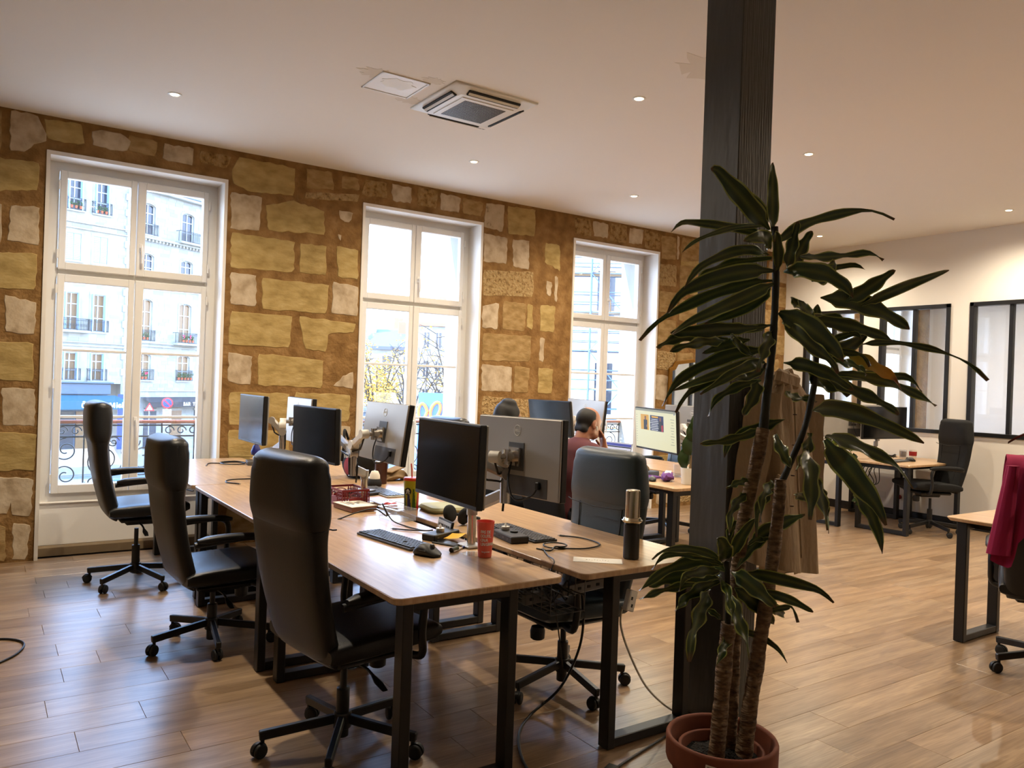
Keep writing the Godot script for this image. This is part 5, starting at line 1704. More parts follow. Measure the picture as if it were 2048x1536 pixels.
	for k in 10:
		var e := k / 9.0
		var q := PackedVector3Array()
		for j in 16:
			var a := TAU * j / 16
			q.append(v3(cos(a) * (0.16 + 0.02 * sin(e * 7 + j)) + 0.05 * e, 0.68 - 0.62 * e, sin(a) * (0.05 + 0.05 * e) + 0.015 * sin(j * 2.0 + e * 5)))
		R.append(q)
	obj("cloth", B.new().loft(R), "burgundy_print", t)
	t = thing("wall_mirror", "gilt-framed mirror with a shaped top on the stone wall beside the column", "mirror", v3(7.38, 1.0, ZW + 0.012))
	var P := PackedVector2Array()
	for e in [[-0.42, 0.0], [-0.42, 0.70], [-0.36, 0.72], [-0.31, 0.79], [0.0, 0.83], [0.31, 0.79], [0.36, 0.72], [0.42, 0.70], [0.42, 0.0]]: P.append(Vector2(e[0], -e[1]))
	var b := B.new()
	b.t = Transform3D(Basis(Vector3.RIGHT, PI / 2), Vector3.ZERO)
	b.prism(P, 0.0, 0.03, 0.006)
	obj("frame", b, "gilt", t)
	for k in P.size(): P[k] = (P[k] + Vector2(0, 0.4)) * Vector2(0.88, 0.90) - Vector2(0, 0.4)
	b = B.new()
	b.t = Transform3D(Basis(Vector3.RIGHT, PI / 2), Vector3.ZERO)
	b.prism(P, 0.028, 0.032)
	obj("glass", b, "mirror_glass", t)


func right_side() -> void:
	var D := DT
	# coat and bag on the column
	var t := thing("coat", "long beige trench coat hanging on the dark column behind the plant", "coat", v3(2.86, 1.55, -2.21))
	var R := []
	var n := 44
	for k in 22:
		var e := k / 21.0
		var w := lerpf(0.05, 0.19, smoothstep(0.0, 0.16, e)) + 0.06 * e
		var cx := 0.03 + 0.05 * e
		var q := PackedVector3Array()
		for j in n:
			var a := TAU * j / n
			var fold := 0.018 * sin(a * 7.0 + e * 2.0) * smoothstep(0.1, 0.5, e) + 0.008 * sin(a * 13.0 + 1.0)
			var hem := 0.05 * cos(a - 0.4) * smoothstep(0.8, 1.0, e)
			q.append(v3(cx + cos(a) * (w + fold), -0.84 * e - hem + 0.02 * sin(a * 2) * (1 - e), sin(a) * (0.055 + 0.045 * e + fold) + 0.01))
		R.append(q)
	obj("body", B.new().loft(R), "trench", t)
	var b: B
	for e: float in [-1.0, 1.0]:
		R = []
		for k in 12:
			var s := k / 11.0
			R.append(sq_ring(v3(0.03 + e * (0.15 + 0.075 * s), -0.10 - 0.55 * s, 0.06 - 0.02 * s), v3(0, 0.25, 1), 0.045 - 0.008 * s + 0.005 * sin(s * 16), 0.052, 2.2, 16))
			for j in 16: R[k][j] = v3(R[k][j].x + (R[k][j].z - 0.06) * 0.9, R[k][j].y, 0.06 + (R[k][j].z - 0.06) * 0.55)
		obj("sleeve", B.new().loft(R), "trench", t)
	obj("collar", B.new().box(v3(0.04, -0.03, 0.055), v3(0.16, 0.07, 0.035), 0.015, Basis(Vector3.BACK, -0.2)), "trench", t)
	obj("placket", B.new().box(v3(0.05, -0.44, 0.118), v3(0.012, 0.70, 0.008), 0.003, Basis(Vector3.RIGHT, -0.06) * Basis(Vector3.BACK, 0.05)), "trench", t)
	for k in 4: obj("button", B.new().lathe([[0.0, 0.0], [0.009, 0.0], [0.009, 0.004], [0.0, 0.004]], 12, v3(0.02, -0.18 - k * 0.13, 0.115)), "tumbler_brown", t)
	for e: float in [-1.0, 1.0]: obj("pocket_flap", B.new().box(v3(0.05 + e * 0.12, -0.50, 0.10), v3(0.03, 0.14, 0.012), 0.004, Basis(Vector3.BACK, e * 0.3)), "trench", t)
	t = thing("tote_bag", "beige canvas tote bag showing under the hem of the coat", "bag", v3(3.09, 0.63, -2.30))
	R = []
	for k in 8:
		var e := k / 7.0
		R.append(sq_ring(v3(0.03 - 0.03 * e, 0.42 * e, 0), v3(0, 0, 1), 0.06 * (0.7 + 0.3 * sin(PI * (0.15 + 0.5 * e))), 0.14, 3.0, 20))
		for j in 20: R[k][j] = v3(R[k][j].z + 0.01 * sin(j * 1.7 + k), R[k][j].y + 0.008 * sin(j * 1.1), R[k][j].x * 0.5)
	obj("bag", B.new().loft(R), "canvas_pale", t)
	obj("strap_tab", B.new().box(v3(0.02, 0.09, 0.075), v3(0.05, 0.16, 0.006), 0.002, Basis(Vector3.BACK, 0.1)), "canvas_pale", t)
	obj("strap", B.new().tube(curve([v3(-0.05, 0.40, 0.03), v3(-0.13, 0.75, 0.03), v3(-0.20, 0.90, 0.02), v3(-0.02, 0.72, 0.03), v3(0.06, 0.40, 0.03)]), 0.010, 6), "canvas_pale", t)
	t = thing("coat_hook", "black hook on the dark column under the coat's collar", "hook", v3(2.84, 1.58, -2.294))
	obj("plate", B.new().box(v3(0, 0, 0.003), v3(0.03, 0.09, 0.006), 0.002), "black_metal", t)
	obj("peg", B.new().tube(curve([v3(0, -0.02, 0.004), v3(0, -0.03, 0.05), v3(0, 0.01, 0.07)]), 0.006, 7), "black_metal", t)
	# magenta jumper over the chair at the right edge
	t = thing("jumper", "magenta ribbed knit jumper draped over the chair back at the picture's right edge", "jumper", v3(4.84 - 0.28 * cos(0.42), 0.0, -1.853 + 0.28 * sin(0.42)), 0.42)
	R = []
	for k in 26:
		var e := k / 25.0
		var q := PackedVector3Array()
		for j in 30:
			var s := j / 29.0
			var z := lerpf(-0.24, 0.24, s) + 0.02 * sin(e * 5)
			var p: Vector3
			if e < 0.62:
				var d := e / 0.62
				var drop := lerpf(0.50, 0.05, smoothstep(0.22, 0.48, s)) + 0.02 * sin(s * 9.0)
				z = lerpf(-0.25 - 0.05 * (1 - d), 0.24, s) if s > 0.34 else lerpf(-0.25 - 0.05 * (1 - d), -0.10 - 0.07 * (1 - d), s / 0.34)
				p = v3(-0.095 - 0.03 * (1 - d), 1.135 - drop * (1.0 - d) - 0.05 * s * (1 - d), z)
			else:
				var d := (e - 0.62) / 0.38
				p = v3(-0.095 + 0.17 * minf(1, d * 3.0), 1.135 + 0.045 * sin(PI * minf(1, d * 3.0)) - 0.30 * maxf(0, d - 0.33), z)
			p += v3(1, 0, 0) * (0.006 * sin(s * 150.0) + 0.014 * sin(s * 14.0 + e * 3))
			q.append(p)
		R.append(q)
	b = B.new()
	b.loft(R, false, false)
	obj("knit", b, "magenta_knit", t)
	R = []
	for k in 18:
		var e := k / 17.0
		var q := PackedVector3Array()
		for j in 22:
			var a := TAU * j / 22
			q.append(v3(-0.135 + cos(a) * (0.026 + 0.006 * sin(j * 2.9)), 1.13 - 0.46 * e, -0.215 + sin(a) * (0.026 + 0.026 * e) - 0.05 * e + 0.004 * cos(j * 5.0)))
		R.append(q)
	obj("sleeve", B.new().loft(R), "magenta_knit", t)
	# desk by the partition
	for k in 2:
		t = thing("glass_mug", ["glass mug of tea on the desk by the partition, left of the pair", "white-handled mug with a dark band on the desk by the partition"][k], "mug", v3(8.86 + 0.16 * k, D, -4.98 + 0.03 * k))
		obj("body", B.new().lathe([[0.0, 0.004], [0.036, 0.0], [0.040, 0.095], [0.038, 0.095], [0.034, 0.008], [0.0, 0.01]], 24), "clear_box" if k == 0 else "white_plastic", t)
		obj("tea" if k == 0 else "band", B.new().lathe([[0.0, 0.012], [0.033, 0.012], [0.0365, 0.078], [0.0, 0.078]], 24) if k == 0 else B.new().lathe([[0.0375, 0.025], [0.0405, 0.025], [0.042, 0.075], [0.039, 0.075]], 24), "tea" if k == 0 else "red_bag", t)
		var p := PackedVector3Array()
		for j in 11: p.append(v3(0.036 + sin(PI * j / 10) * 0.03, 0.05 + cos(PI * j / 10) * 0.03, 0.01))
		obj("handle", B.new().tube(p, 0.005, 7), "white_plastic", t)
	mouse("dark mouse before the wide black monitor", v3(8.50, D, -4.70), 2.0, 1.0)
	keyboard("grey keyboard under the wide black monitor, by the partition", v3(8.28, D, -4.72), 0.1, "silver_dark", "key_case")
	for k in 3:
		var q := []
		for i in 14: q.append(v3(8.36 + 0.10 * sin(i * 2.1 + k) + 0.02 * i, D + 0.015 + 0.035 * absf(sin(i * 1.3 + k)), -4.93 + 0.05 * cos(i * 1.7 + k)))
		cord(["tangled black cable under the wide black monitor, nearest the mount", "tangled black cable under the wide black monitor, middle loop", "tangled black cable under the wide black monitor, nearest the mug"][k], q, 0.004, "cable", false)
	for k in 3:
		var q := [v3(8.15 + 0.08 * k, D - 0.05, -5.0), v3(8.02 + 0.08 * k, 0.50, -5.0), v3(8.14 + 0.09 * k, 0.36 + 0.05 * k, -5.02), v3(8.32 + 0.05 * k, 0.48, -5.0), v3(8.22 + 0.1 * k, 0.62, -5.0), v3(8.40, D - 0.06, -5.0)]
		cord(["black cable loop hanging under the partition desk, left one", "black cable loop hanging under the partition desk, middle one", "black cable loop hanging under the partition desk, right one"][k], q, 0.005, "cable", false)
	for k in 3:
		t = thing("wall_socket", ["white wall socket with a black plug, left one under the partition desk", "bare white wall socket between the two plugs under the partition desk", "wall socket with a dark red plug under the partition desk"][k], "socket", v3(XR, 0.25, [-5.48, -5.40, -5.18][k]))
		obj("plate", B.new().box(v3(-0.005, 0, 0), v3(0.010, 0.08, 0.08), 0.003), "white_plastic", t)
		b = B.new()
		b.t = Transform3D(Basis(Vector3.BACK, PI / 2), Vector3.ZERO)
		b.lathe([[0.0, 0.009], [0.026, 0.009], [0.026, 0.012 if k == 1 else 0.045], [0.0, 0.012 if k == 1 else 0.045]], 20)
		obj("outlet" if k == 1 else "plug", b, ["black_plastic", "white_plastic", "red_crate"][k], t)
	# trailing plant on the farther desk
	t = thing("trailing_plant", "trailing variegated pothos in a small clay pot on the partition desk", "plant", v3(7.93, D, -5.26))
	obj("pot", B.new().lathe([[0.0, 0.0], [0.05, 0.0], [0.065, 0.09], [0.068, 0.11], [0.060, 0.11], [0.055, 0.09], [0.0, 0.09]], 24), "terracotta", t)
	for k in 7:
		var q := []
		var a := k * 0.9
		var down: float = [0.05, 0.60, 0.16, 0.05, 0.10, 0.42, 0.04][k]
		q = [v3(0, 0.10, 0), v3(cos(a) * 0.07, 0.17, sin(a) * 0.07), v3(cos(a) * 0.16, 0.10, sin(a) * 0.16)]
		if down > 0.2:
			q = [v3(0, 0.10, 0), v3(-0.06, 0.16, 0.10), v3(-0.04 + 0.04 * (k % 2), 0.08, 0.22), v3(0.02, -0.12, 0.26), v3(0.05 + 0.02 * k, -down * 0.7, 0.27), v3(0.03 * k + 0.12, -down, 0.30)]
		var path := curve(q, 0.02)
		obj("vine", B.new().tube(path, 0.003, 5), "house_leaf", t)
		var i := 1
		while i < path.size():
			var d := v3(rng.randf_range(-1, 1), rng.randf_range(-0.3, 0.6), rng.randf_range(-1, 1)).normalized()
			var tip := path[i] + d * 0.075
			var side := d.cross(v3(0.2, 0.5, 0.8)).normalized() * 0.026
			b = B.new()
			var mid := path[i].lerp(tip, 0.45) + v3(0, 0.008, 0)
			for s: float in [-1.0, 1.0]:
				b.tri(path[i], mid, mid + side * s)
				b.tri(mid, tip, mid + side * s)
			obj("leaf", b, "house_leaf" if i % 3 else "house_leaf_pale", t)
			i += 4 if down > 0.2 else 2
	# leaf tips of another plant at the right edge
	t = thing("edge_plant", "reddish-edged leaf tips poking in at the picture's right edge before the glazing", "plant", v3(4.60, 0.0, -1.62))
	obj("pot", B.new().lathe([[0.0, 0.0], [0.10, 0.0], [0.13, 0.24], [0.0, 0.24]], 24), "terracotta", t)
	obj("stem", B.new().tube(curve([v3(0, 0.2, 0), v3(0.02, 0.7, 0), v3(0, 1.22, 0)]), 0.012, 7), "bark", t)
	for k in 6:
		R = []
		var a := PI * 0.98 + (k - 1) * 1.05
		for j in 12:
			var e := j / 11.0
			var c := v3(cos(a) * 0.36 * e, 1.22 + 0.16 * sin(e * 2.2) + (0.02 if k % 2 else -0.05) * e * 2, sin(a) * 0.36 * e)
			var sd := v3(-sin(a), 0, cos(a)) * 0.026 * sin(PI * pow(clampf(e * 0.96 + 0.04, 0, 1), 0.8))
			R.append(PackedVector3Array([c - sd, c - v3(0, 0.012, 0), c + sd]))
		b = B.new()
		b.loft(R, false, false)
		obj("leaf", b, "russet_leaf", t)


func item_materials() -> void:
	var m := mat("trench", Color(0.56, 0.475, 0.365), 0.85)
	m.heightmap_enabled = true; m.heightmap_texture = noise_tex(0.03, [], 3, 120, 256); m.heightmap_scale = 0.4
	tri_map(m, v3(3, 1.2, 3), false)
	mat("canvas_pale", Color(0.62, 0.53, 0.38), 0.9)
	mat("house_leaf", Color(0.13, 0.22, 0.05), 0.4)
	mat("house_leaf_pale", Color(0.42, 0.48, 0.18), 0.4)
	mat("russet_leaf", Color(0.34, 0.19, 0.07), 0.45)
	mat("gilt", Color(0.55, 0.38, 0.12), 0.4, 0.7)
	mat("mirror_glass", Color(0.9, 0.9, 0.88), 0.03, 1.0)
	mat("tea", Color(0.22, 0.09, 0.03), 0.2)
	m = mat("burgundy_print", Color.WHITE, 0.9)
	m.albedo_texture = noise_tex(0.045, [[0.0, Color(0.30, 0.04, 0.07)], [0.48, Color(0.34, 0.05, 0.08)], [0.54, Color(0.75, 0.66, 0.55)], [0.66, Color(0.70, 0.58, 0.48)], [0.7, Color(0.33, 0.05, 0.08)]], 2, 121, 256)
	tri_map(m, v3(3, 3, 3), false)


# ---- the dragon tree: leaves as base, middle, tip and width, in metres in the plant's own frame (x across, y up) ----
const LEAVES_HIGH := [
	[0.15,1.97,0.15,2.09,0.15,2.20,0.042], [0.14,1.98,0.03,2.07,-0.07,2.17,0.061], [0.14,2.01,0.07,2.08,0.01,2.11,0.053], [0.17,1.84,0.15,1.92,0.13,1.97,0.033],
	[0.15,1.96,-0.02,1.99,-0.18,1.99,0.033], [0.13,1.99,-0.02,1.96,-0.16,1.89,0.019], [0.14,1.92,0.10,1.94,0.03,1.92,0.056], [0.16,1.92,0.29,2.02,0.54,2.07,0.035],
	[0.20,1.86,0.22,1.93,0.23,2.01,0.036], [0.22,1.86,0.26,1.93,0.29,1.99,0.045], [0.24,1.90,0.36,1.91,0.53,1.94,0.029], [0.24,1.86,0.34,1.87,0.45,1.89,0.026],
	[0.28,1.82,0.33,1.85,0.37,1.90,0.051], [0.19,1.85,0.26,1.83,0.34,1.77,0.059], [0.44,1.75,0.56,1.81,0.71,1.87,0.037], [0.39,1.76,0.44,1.80,0.49,1.85,0.049],
	[0.31,1.77,0.46,1.75,0.60,1.68,0.066], [0.14,1.90,0.00,1.89,-0.15,1.80,0.037], [0.15,1.89,0.01,1.87,-0.08,1.81,0.025], [0.16,1.85,-0.02,1.82,-0.18,1.74,0.059],
	[0.16,1.82,-0.01,1.78,-0.25,1.65,0.042], [0.16,1.81,0.02,1.74,-0.17,1.65,0.047], [0.15,1.80,0.07,1.73,-0.07,1.67,0.041], [0.12,1.67,-0.07,1.65,-0.17,1.64,0.050],
	[0.02,1.63,-0.12,1.63,-0.21,1.59,0.036], [0.01,1.62,-0.09,1.61,-0.18,1.58,0.031], [0.16,1.68,0.07,1.66,-0.02,1.66,0.026], [0.16,1.66,0.13,1.61,0.10,1.54,0.044],
	[0.10,1.58,0.05,1.61,0.01,1.65,0.030], [0.09,1.63,0.02,1.61,-0.06,1.58,0.037], [0.15,1.60,-0.01,1.56,-0.18,1.45,0.046], [0.14,1.57,0.02,1.53,-0.15,1.46,0.037],
	[0.14,1.56,0.04,1.53,-0.08,1.45,0.037], [0.13,1.54,-0.01,1.51,-0.14,1.42,0.042], [0.14,1.54,0.07,1.51,0.01,1.51,0.028], [0.13,1.50,0.05,1.47,-0.03,1.41,0.031],
	[0.12,1.50,0.10,1.45,0.07,1.39,0.044], [0.18,1.72,0.25,1.66,0.32,1.57,0.071], [0.18,1.71,0.24,1.61,0.30,1.56,0.042], [0.20,1.56,0.28,1.54,0.38,1.48,0.044],
	[0.31,1.62,0.38,1.60,0.44,1.59,0.025], [0.23,1.70,0.33,1.71,0.43,1.73,0.037], [0.27,1.70,0.40,1.68,0.53,1.64,0.046], [0.30,1.59,0.38,1.61,0.45,1.66,0.055],
	[0.42,1.62,0.60,1.63,0.82,1.56,0.020], [0.39,1.60,0.46,1.56,0.55,1.51,0.044], [0.35,1.52,0.51,1.53,0.66,1.53,0.037], [0.37,1.53,0.52,1.51,0.67,1.44,0.037]]
const LEAVES_LOW := [
	[0.34,1.58,0.38,1.56,0.41,1.54,0.025], [0.34,1.51,0.44,1.47,0.54,1.42,0.042], [0.27,1.54,0.34,1.50,0.41,1.48,0.054], [0.21,1.47,0.27,1.45,0.34,1.45,0.026],
	[0.29,1.71,0.28,1.74,0.28,1.78,0.036], [0.31,1.63,0.33,1.69,0.34,1.76,0.056], [0.26,1.72,0.27,1.75,0.25,1.78,0.040], [0.34,1.63,0.38,1.65,0.42,1.66,0.025],
	[0.30,1.41,0.44,1.41,0.67,1.32,0.063], [0.21,1.38,0.10,1.33,0.04,1.28,0.041], [0.14,1.35,0.05,1.31,-0.04,1.29,0.031], [0.34,1.33,0.47,1.30,0.64,1.22,0.048],
	[0.34,1.32,0.39,1.22,0.46,1.11,0.074], [0.44,1.18,0.48,1.11,0.51,1.02,0.054], [0.29,1.34,0.28,1.28,0.26,1.22,0.044], [0.28,1.29,0.25,1.21,0.24,1.09,0.060],
	[0.28,1.20,0.31,1.16,0.35,1.05,0.049], [0.32,1.18,0.36,1.13,0.37,1.05,0.016], [0.25,1.14,0.30,1.13,0.36,1.11,0.030], [0.18,1.33,0.18,1.28,0.20,1.24,0.037],
	[0.10,1.18,0.06,1.18,0.02,1.16,0.025], [0.18,1.18,0.14,1.16,0.11,1.11,0.037], [0.18,1.15,0.14,1.12,0.12,1.06,0.033], [0.10,1.14,0.05,1.11,0.01,1.06,0.033],
	[0.11,1.06,0.08,1.03,0.06,0.99,0.033], [0.11,0.98,0.20,1.03,0.31,1.07,0.046], [0.17,1.00,0.13,0.97,0.07,0.90,0.033], [0.03,0.92,0.01,0.98,-0.02,1.02,0.051],
	[0.03,0.92,-0.07,0.96,-0.21,0.96,0.028], [0.03,0.91,-0.07,0.94,-0.20,0.93,0.028], [0.03,0.91,-0.10,0.91,-0.24,0.83,0.042], [0.02,0.89,-0.06,0.90,-0.13,0.88,0.035],
	[0.02,0.87,-0.10,0.86,-0.20,0.83,0.051], [-0.02,0.85,-0.13,0.83,-0.23,0.79,0.026], [0.02,0.86,-0.07,0.83,-0.14,0.79,0.040], [-0.01,0.83,-0.06,0.78,-0.11,0.70,0.059],
	[0.04,0.89,-0.01,0.92,-0.06,0.94,0.042], [0.02,0.88,0.02,0.84,0.02,0.78,0.028], [0.04,0.84,0.05,0.78,0.07,0.71,0.049], [0.06,0.89,0.11,0.86,0.18,0.80,0.057],
	[0.07,0.84,0.14,0.79,0.22,0.71,0.054], [0.10,0.89,0.21,0.88,0.35,0.85,0.044], [0.15,0.83,0.21,0.83,0.28,0.80,0.032], [0.17,0.80,0.21,0.77,0.26,0.73,0.037],
	[0.18,0.77,0.21,0.79,0.25,0.80,0.022], [0.06,0.94,0.08,1.00,0.12,1.07,0.041], [0.06,0.70,0.03,0.68,-0.01,0.63,0.034], [0.09,0.69,0.15,0.69,0.23,0.64,0.028],
	[0.07,0.66,0.08,0.65,0.09,0.62,0.023], [0.03,0.74,-0.00,0.76,-0.04,0.77,0.019]]


func leaf(d: Array, k: int, plant: Node3D) -> void:
	var toward := rng.randf_range(-0.10, 0.12)
	var droop := rng.randf_range(-0.03, 0.03)
	if k in [13, 37, 38, 60, 63, 83, 85, 86]: toward = 0.16
	if k in [52, 53, 54, 41]: toward = -0.10
	var a := v3(d[0], d[1], 0)
	var m := v3(d[2], d[3], toward * 0.6 + droop)
	var e := v3(d[4], d[5], toward)
	var yellow := k == 45
	var n := 18
	var face := rng.randf_range(-0.55, 0.55)
	var fold := rng.randf_range(0.18, 0.5)
	var ripple := rng.randf_range(0.0, 6.0)
	var P := PackedVector3Array()
	var K := PackedColorArray()
	var I := PackedInt32Array()
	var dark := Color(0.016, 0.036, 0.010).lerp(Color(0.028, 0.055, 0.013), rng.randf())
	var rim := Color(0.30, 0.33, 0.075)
	var curl := rng.randf_range(0.0, 0.05) if rng.randf() < 0.6 else 0.0
	var at := [-1.0, -0.86, -0.80, -0.4, 0.0, 0.4, 0.80, 0.86, 1.0]
	var rows := PackedVector3Array()
	for j in n + 1:
		var s := float(j) / n
		var p := a * (1 - s) * (1 - s) + (m * 2.0 - (a + e) * 0.5) * 2.0 * s * (1 - s) + e * s * s
		if s > 0.82: p += v3(0, -curl * pow((s - 0.82) / 0.18, 2), curl * 0.5 * (s - 0.82) / 0.18)
		rows.append(p)
	for side in [1.0, -1.0]:
		var base := P.size()
		for j in n + 1:
			var s := float(j) / n
			var p := rows[j]
			var t := (rows[min(j + 1, n)] - rows[max(j - 1, 0)]).normalized()
			var flat := v3(-t.y, t.x, 0)
			if flat.length() < 0.2: flat = v3(1, 0, 0)
			flat = (flat.normalized() + v3(0, 0, face)).normalized() * sqrt(1 + face * face)
			var up := t.cross(flat).normalized()
			if up.z < 0.0: up = -up
			var w: float = d[6] * 0.5 * (0.16 + 0.84 * pow(sin(PI * pow(clampf(s, 0, 1), 0.72)), 0.75)) if s < 0.98 else d[6] * 0.04
			if s < 0.12: w = minf(w, d[6] * 0.5 * lerpf(0.17, 0.45, s / 0.12))
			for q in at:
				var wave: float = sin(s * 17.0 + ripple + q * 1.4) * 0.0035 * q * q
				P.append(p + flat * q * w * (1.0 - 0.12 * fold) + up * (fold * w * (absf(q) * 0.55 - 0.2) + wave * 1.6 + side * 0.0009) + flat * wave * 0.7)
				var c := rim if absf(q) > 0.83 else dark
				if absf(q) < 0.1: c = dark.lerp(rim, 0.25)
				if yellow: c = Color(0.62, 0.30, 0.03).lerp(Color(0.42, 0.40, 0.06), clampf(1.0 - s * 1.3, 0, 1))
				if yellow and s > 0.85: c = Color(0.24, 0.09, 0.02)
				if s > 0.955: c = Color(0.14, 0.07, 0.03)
				K.append(c)
		for j in n:
			for q in 8:
				var i := base + j * 9 + q
				if side > 0: I.append_array([i, i + 1, i + 9, i + 1, i + 10, i + 9])
				else: I.append_array([i, i + 9, i + 1, i + 1, i + 9, i + 10])
	# wind both sheets so that their fronts look outwards
	var f := (P[I[2]] - P[I[0]]).cross(P[I[1]] - P[I[0]])
	var t0 := (rows[1] - rows[0]).normalized()
	var up0 := P[4] - P[(n + 1) * 9 + 4]
	if f.dot(up0) < 0.0:
		for q in range(0, I.size(), 3):
			var sw := I[q + 1]; I[q + 1] = I[q + 2]; I[q + 2] = sw
	var b := B.new()
	b.surf(P, I, false, PackedVector2Array(), K)
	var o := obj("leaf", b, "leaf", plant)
	if yellow: o.set_meta("label", "yellowed dying leaf")


func stem(plant: Node3D, pts: Array, r0: float, r1: float, mt: String) -> void:
	var p := curve(pts, 0.012)
	var R := []
	for j in p.size():
		var s := float(j) / (p.size() - 1)
		var d := (p[min(j + 1, p.size() - 1)] - p[max(j - 1, 0)]).normalized()
		var x := d.cross(Vector3.BACK).normalized()
		var y := d.cross(x)
		var r := lerpf(r0, r1, s) * (1.0 + 0.07 * absf(sin(j * 0.9)) + 0.05 * sin(j * 0.37))
		var q := PackedVector3Array()
		for k in 14: q.append(p[j] + (x * cos(TAU * k / 14) + y * sin(TAU * k / 14)) * r * (1.0 + 0.05 * sin(k * 2.7 + j * 0.3)))
		R.append(q)
	obj("stem", B.new().loft(R), mt, plant)


func plant() -> void:
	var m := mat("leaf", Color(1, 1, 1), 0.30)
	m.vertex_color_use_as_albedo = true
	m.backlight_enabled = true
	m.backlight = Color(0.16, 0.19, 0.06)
	m = mat("terracotta", Color(0.47, 0.235, 0.135), 0.75)
	m.albedo_texture = noise_tex(0.02, [[0.0, Color(0.82, 0.80, 0.78)], [1.0, Color(1, 1, 1)]], 4, 60, 256)
	tri_map(m, v3(3, 3, 3), false)
	m = mat("soil", Color(0.055, 0.04, 0.03), 1.0)
	m.heightmap_enabled = true; m.heightmap_texture = noise_tex(0.1, [], 3, 61, 256); m.heightmap_scale = 1.5
	tri_map(m, v3(4, 4, 4), false)
	m = mat("bark", Color.WHITE, 0.85)
	m.albedo_texture = noise_tex(0.03, [[0.0, Color(0.20, 0.145, 0.10)], [0.5, Color(0.42, 0.33, 0.235)], [1.0, Color(0.60, 0.50, 0.38)]], 5, 62, 256)
	m.heightmap_enabled = true; m.heightmap_texture = noise_tex(0.02, [], 4, 63, 256); m.heightmap_scale = 1.6
	tri_map(m, v3(2.5, 6, 2.5), false)
	mat("green_bark", Color(0.10, 0.11, 0.05), 0.7)
	var t := thing("dragon_tree", "tall dragon tree with drooping yellow-edged leaves in a terracotta pot by the dark column", "plant", v3(1.95, 0, -1.70), deg_to_rad(-34.14))
	obj("pot", B.new().lathe([[0.105, 0.0], [0.125, 0.01], [0.152, 0.27], [0.156, 0.285], [0.170, 0.29], [0.173, 0.30], [0.174, 0.362], [0.170, 0.370], [0.162, 0.370], [0.157, 0.362], [0.150, 0.27], [0.140, 0.15]], 48, v3(0.045, 0, 0)), "terracotta", t)
	obj("inner_pot", B.new().lathe([[0.10, 0.10], [0.128, 0.322], [0.134, 0.326], [0.134, 0.332], [0.128, 0.334], [0.122, 0.33], [0.118, 0.28]], 40, v3(0.045, 0, 0)), "terracotta", t)
	var R := []
	for k in 5:
		var q := PackedVector3Array()
		for j in 26: q.append(v3(0.045 + cos(TAU * j / 26) * (0.121 - 0.029 * k), 0.300 + 0.006 * k + 0.004 * sin(j * 2.3 + k), sin(TAU * j / 26) * (0.121 - 0.029 * k)))
		R.append(q)
	obj("soil", B.new().loft(R), "soil", t)
	var w := deg_to_rad(112)
	var l := Node3D.new()
	l.name = "price_label"
	t.add_child(l, true)
	l.position = v3(0.045 + cos(w) * 0.1725, 0.328, sin(w) * 0.1725)
	l.rotation.y = PI / 2 - w
	obj("sticker", B.new().box(v3(0, 0, 0.0022), v3(0.052, 0.034, 0.001), 0.0003, Basis(Vector3.BACK, -0.10)), "paper", l)
	var b := B.new()
	for k in 12: b.box(v3(-0.018 + k * 0.0017, 0.007 - (k - 6) * 0.00017, 0.0030), v3(0.0009 if k % 3 else 0.0013, 0.012, 0.0006))
	obj("bar_code", b, "black_ink", l)
	stem(t, [v3(0.02, 0.28, 0.03), v3(0.031, 0.48, 0.03), v3(0.039, 0.641, 0.03), v3(0.048, 0.735, 0.03)], 0.0245, 0.0225, "bark")
	stem(t, [v3(0.046, 0.70, 0.025), v3(0.04, 0.80, 0.035), v3(0.034, 0.93, 0.03)], 0.009, 0.007, "green_bark")
	stem(t, [v3(0.115, 0.28, 0.0), v3(0.131, 0.461, 0.0), v3(0.15, 0.623, 0.0), v3(0.171, 0.791, 0), v3(0.19, 0.964, 0), v3(0.201, 1.108, 0), v3(0.203, 1.19, 0)], 0.026, 0.017, "bark")
	stem(t, [v3(0.203, 1.17, 0), v3(0.235, 1.25, 0), v3(0.272, 1.35, 0), v3(0.291, 1.44, 0), v3(0.303, 1.54, 0), v3(0.295, 1.70, 0)], 0.010, 0.008, "green_bark")
	stem(t, [v3(0.08, 0.28, -0.04), v3(0.084, 0.643, -0.04), v3(0.089, 0.929, -0.03), v3(0.103, 1.089, -0.02), v3(0.123, 1.232, 0), v3(0.143, 1.35, 0)], 0.024, 0.020, "bark")
	stem(t, [v3(0.143, 1.34, 0), v3(0.15, 1.456, 0), v3(0.159, 1.567, 0), v3(0.166, 1.726, 0), v3(0.164, 1.885, 0), v3(0.157, 1.99, 0)], 0.014, 0.009, "green_bark")
	var k := 0
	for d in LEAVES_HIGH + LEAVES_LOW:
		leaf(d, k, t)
		k += 1


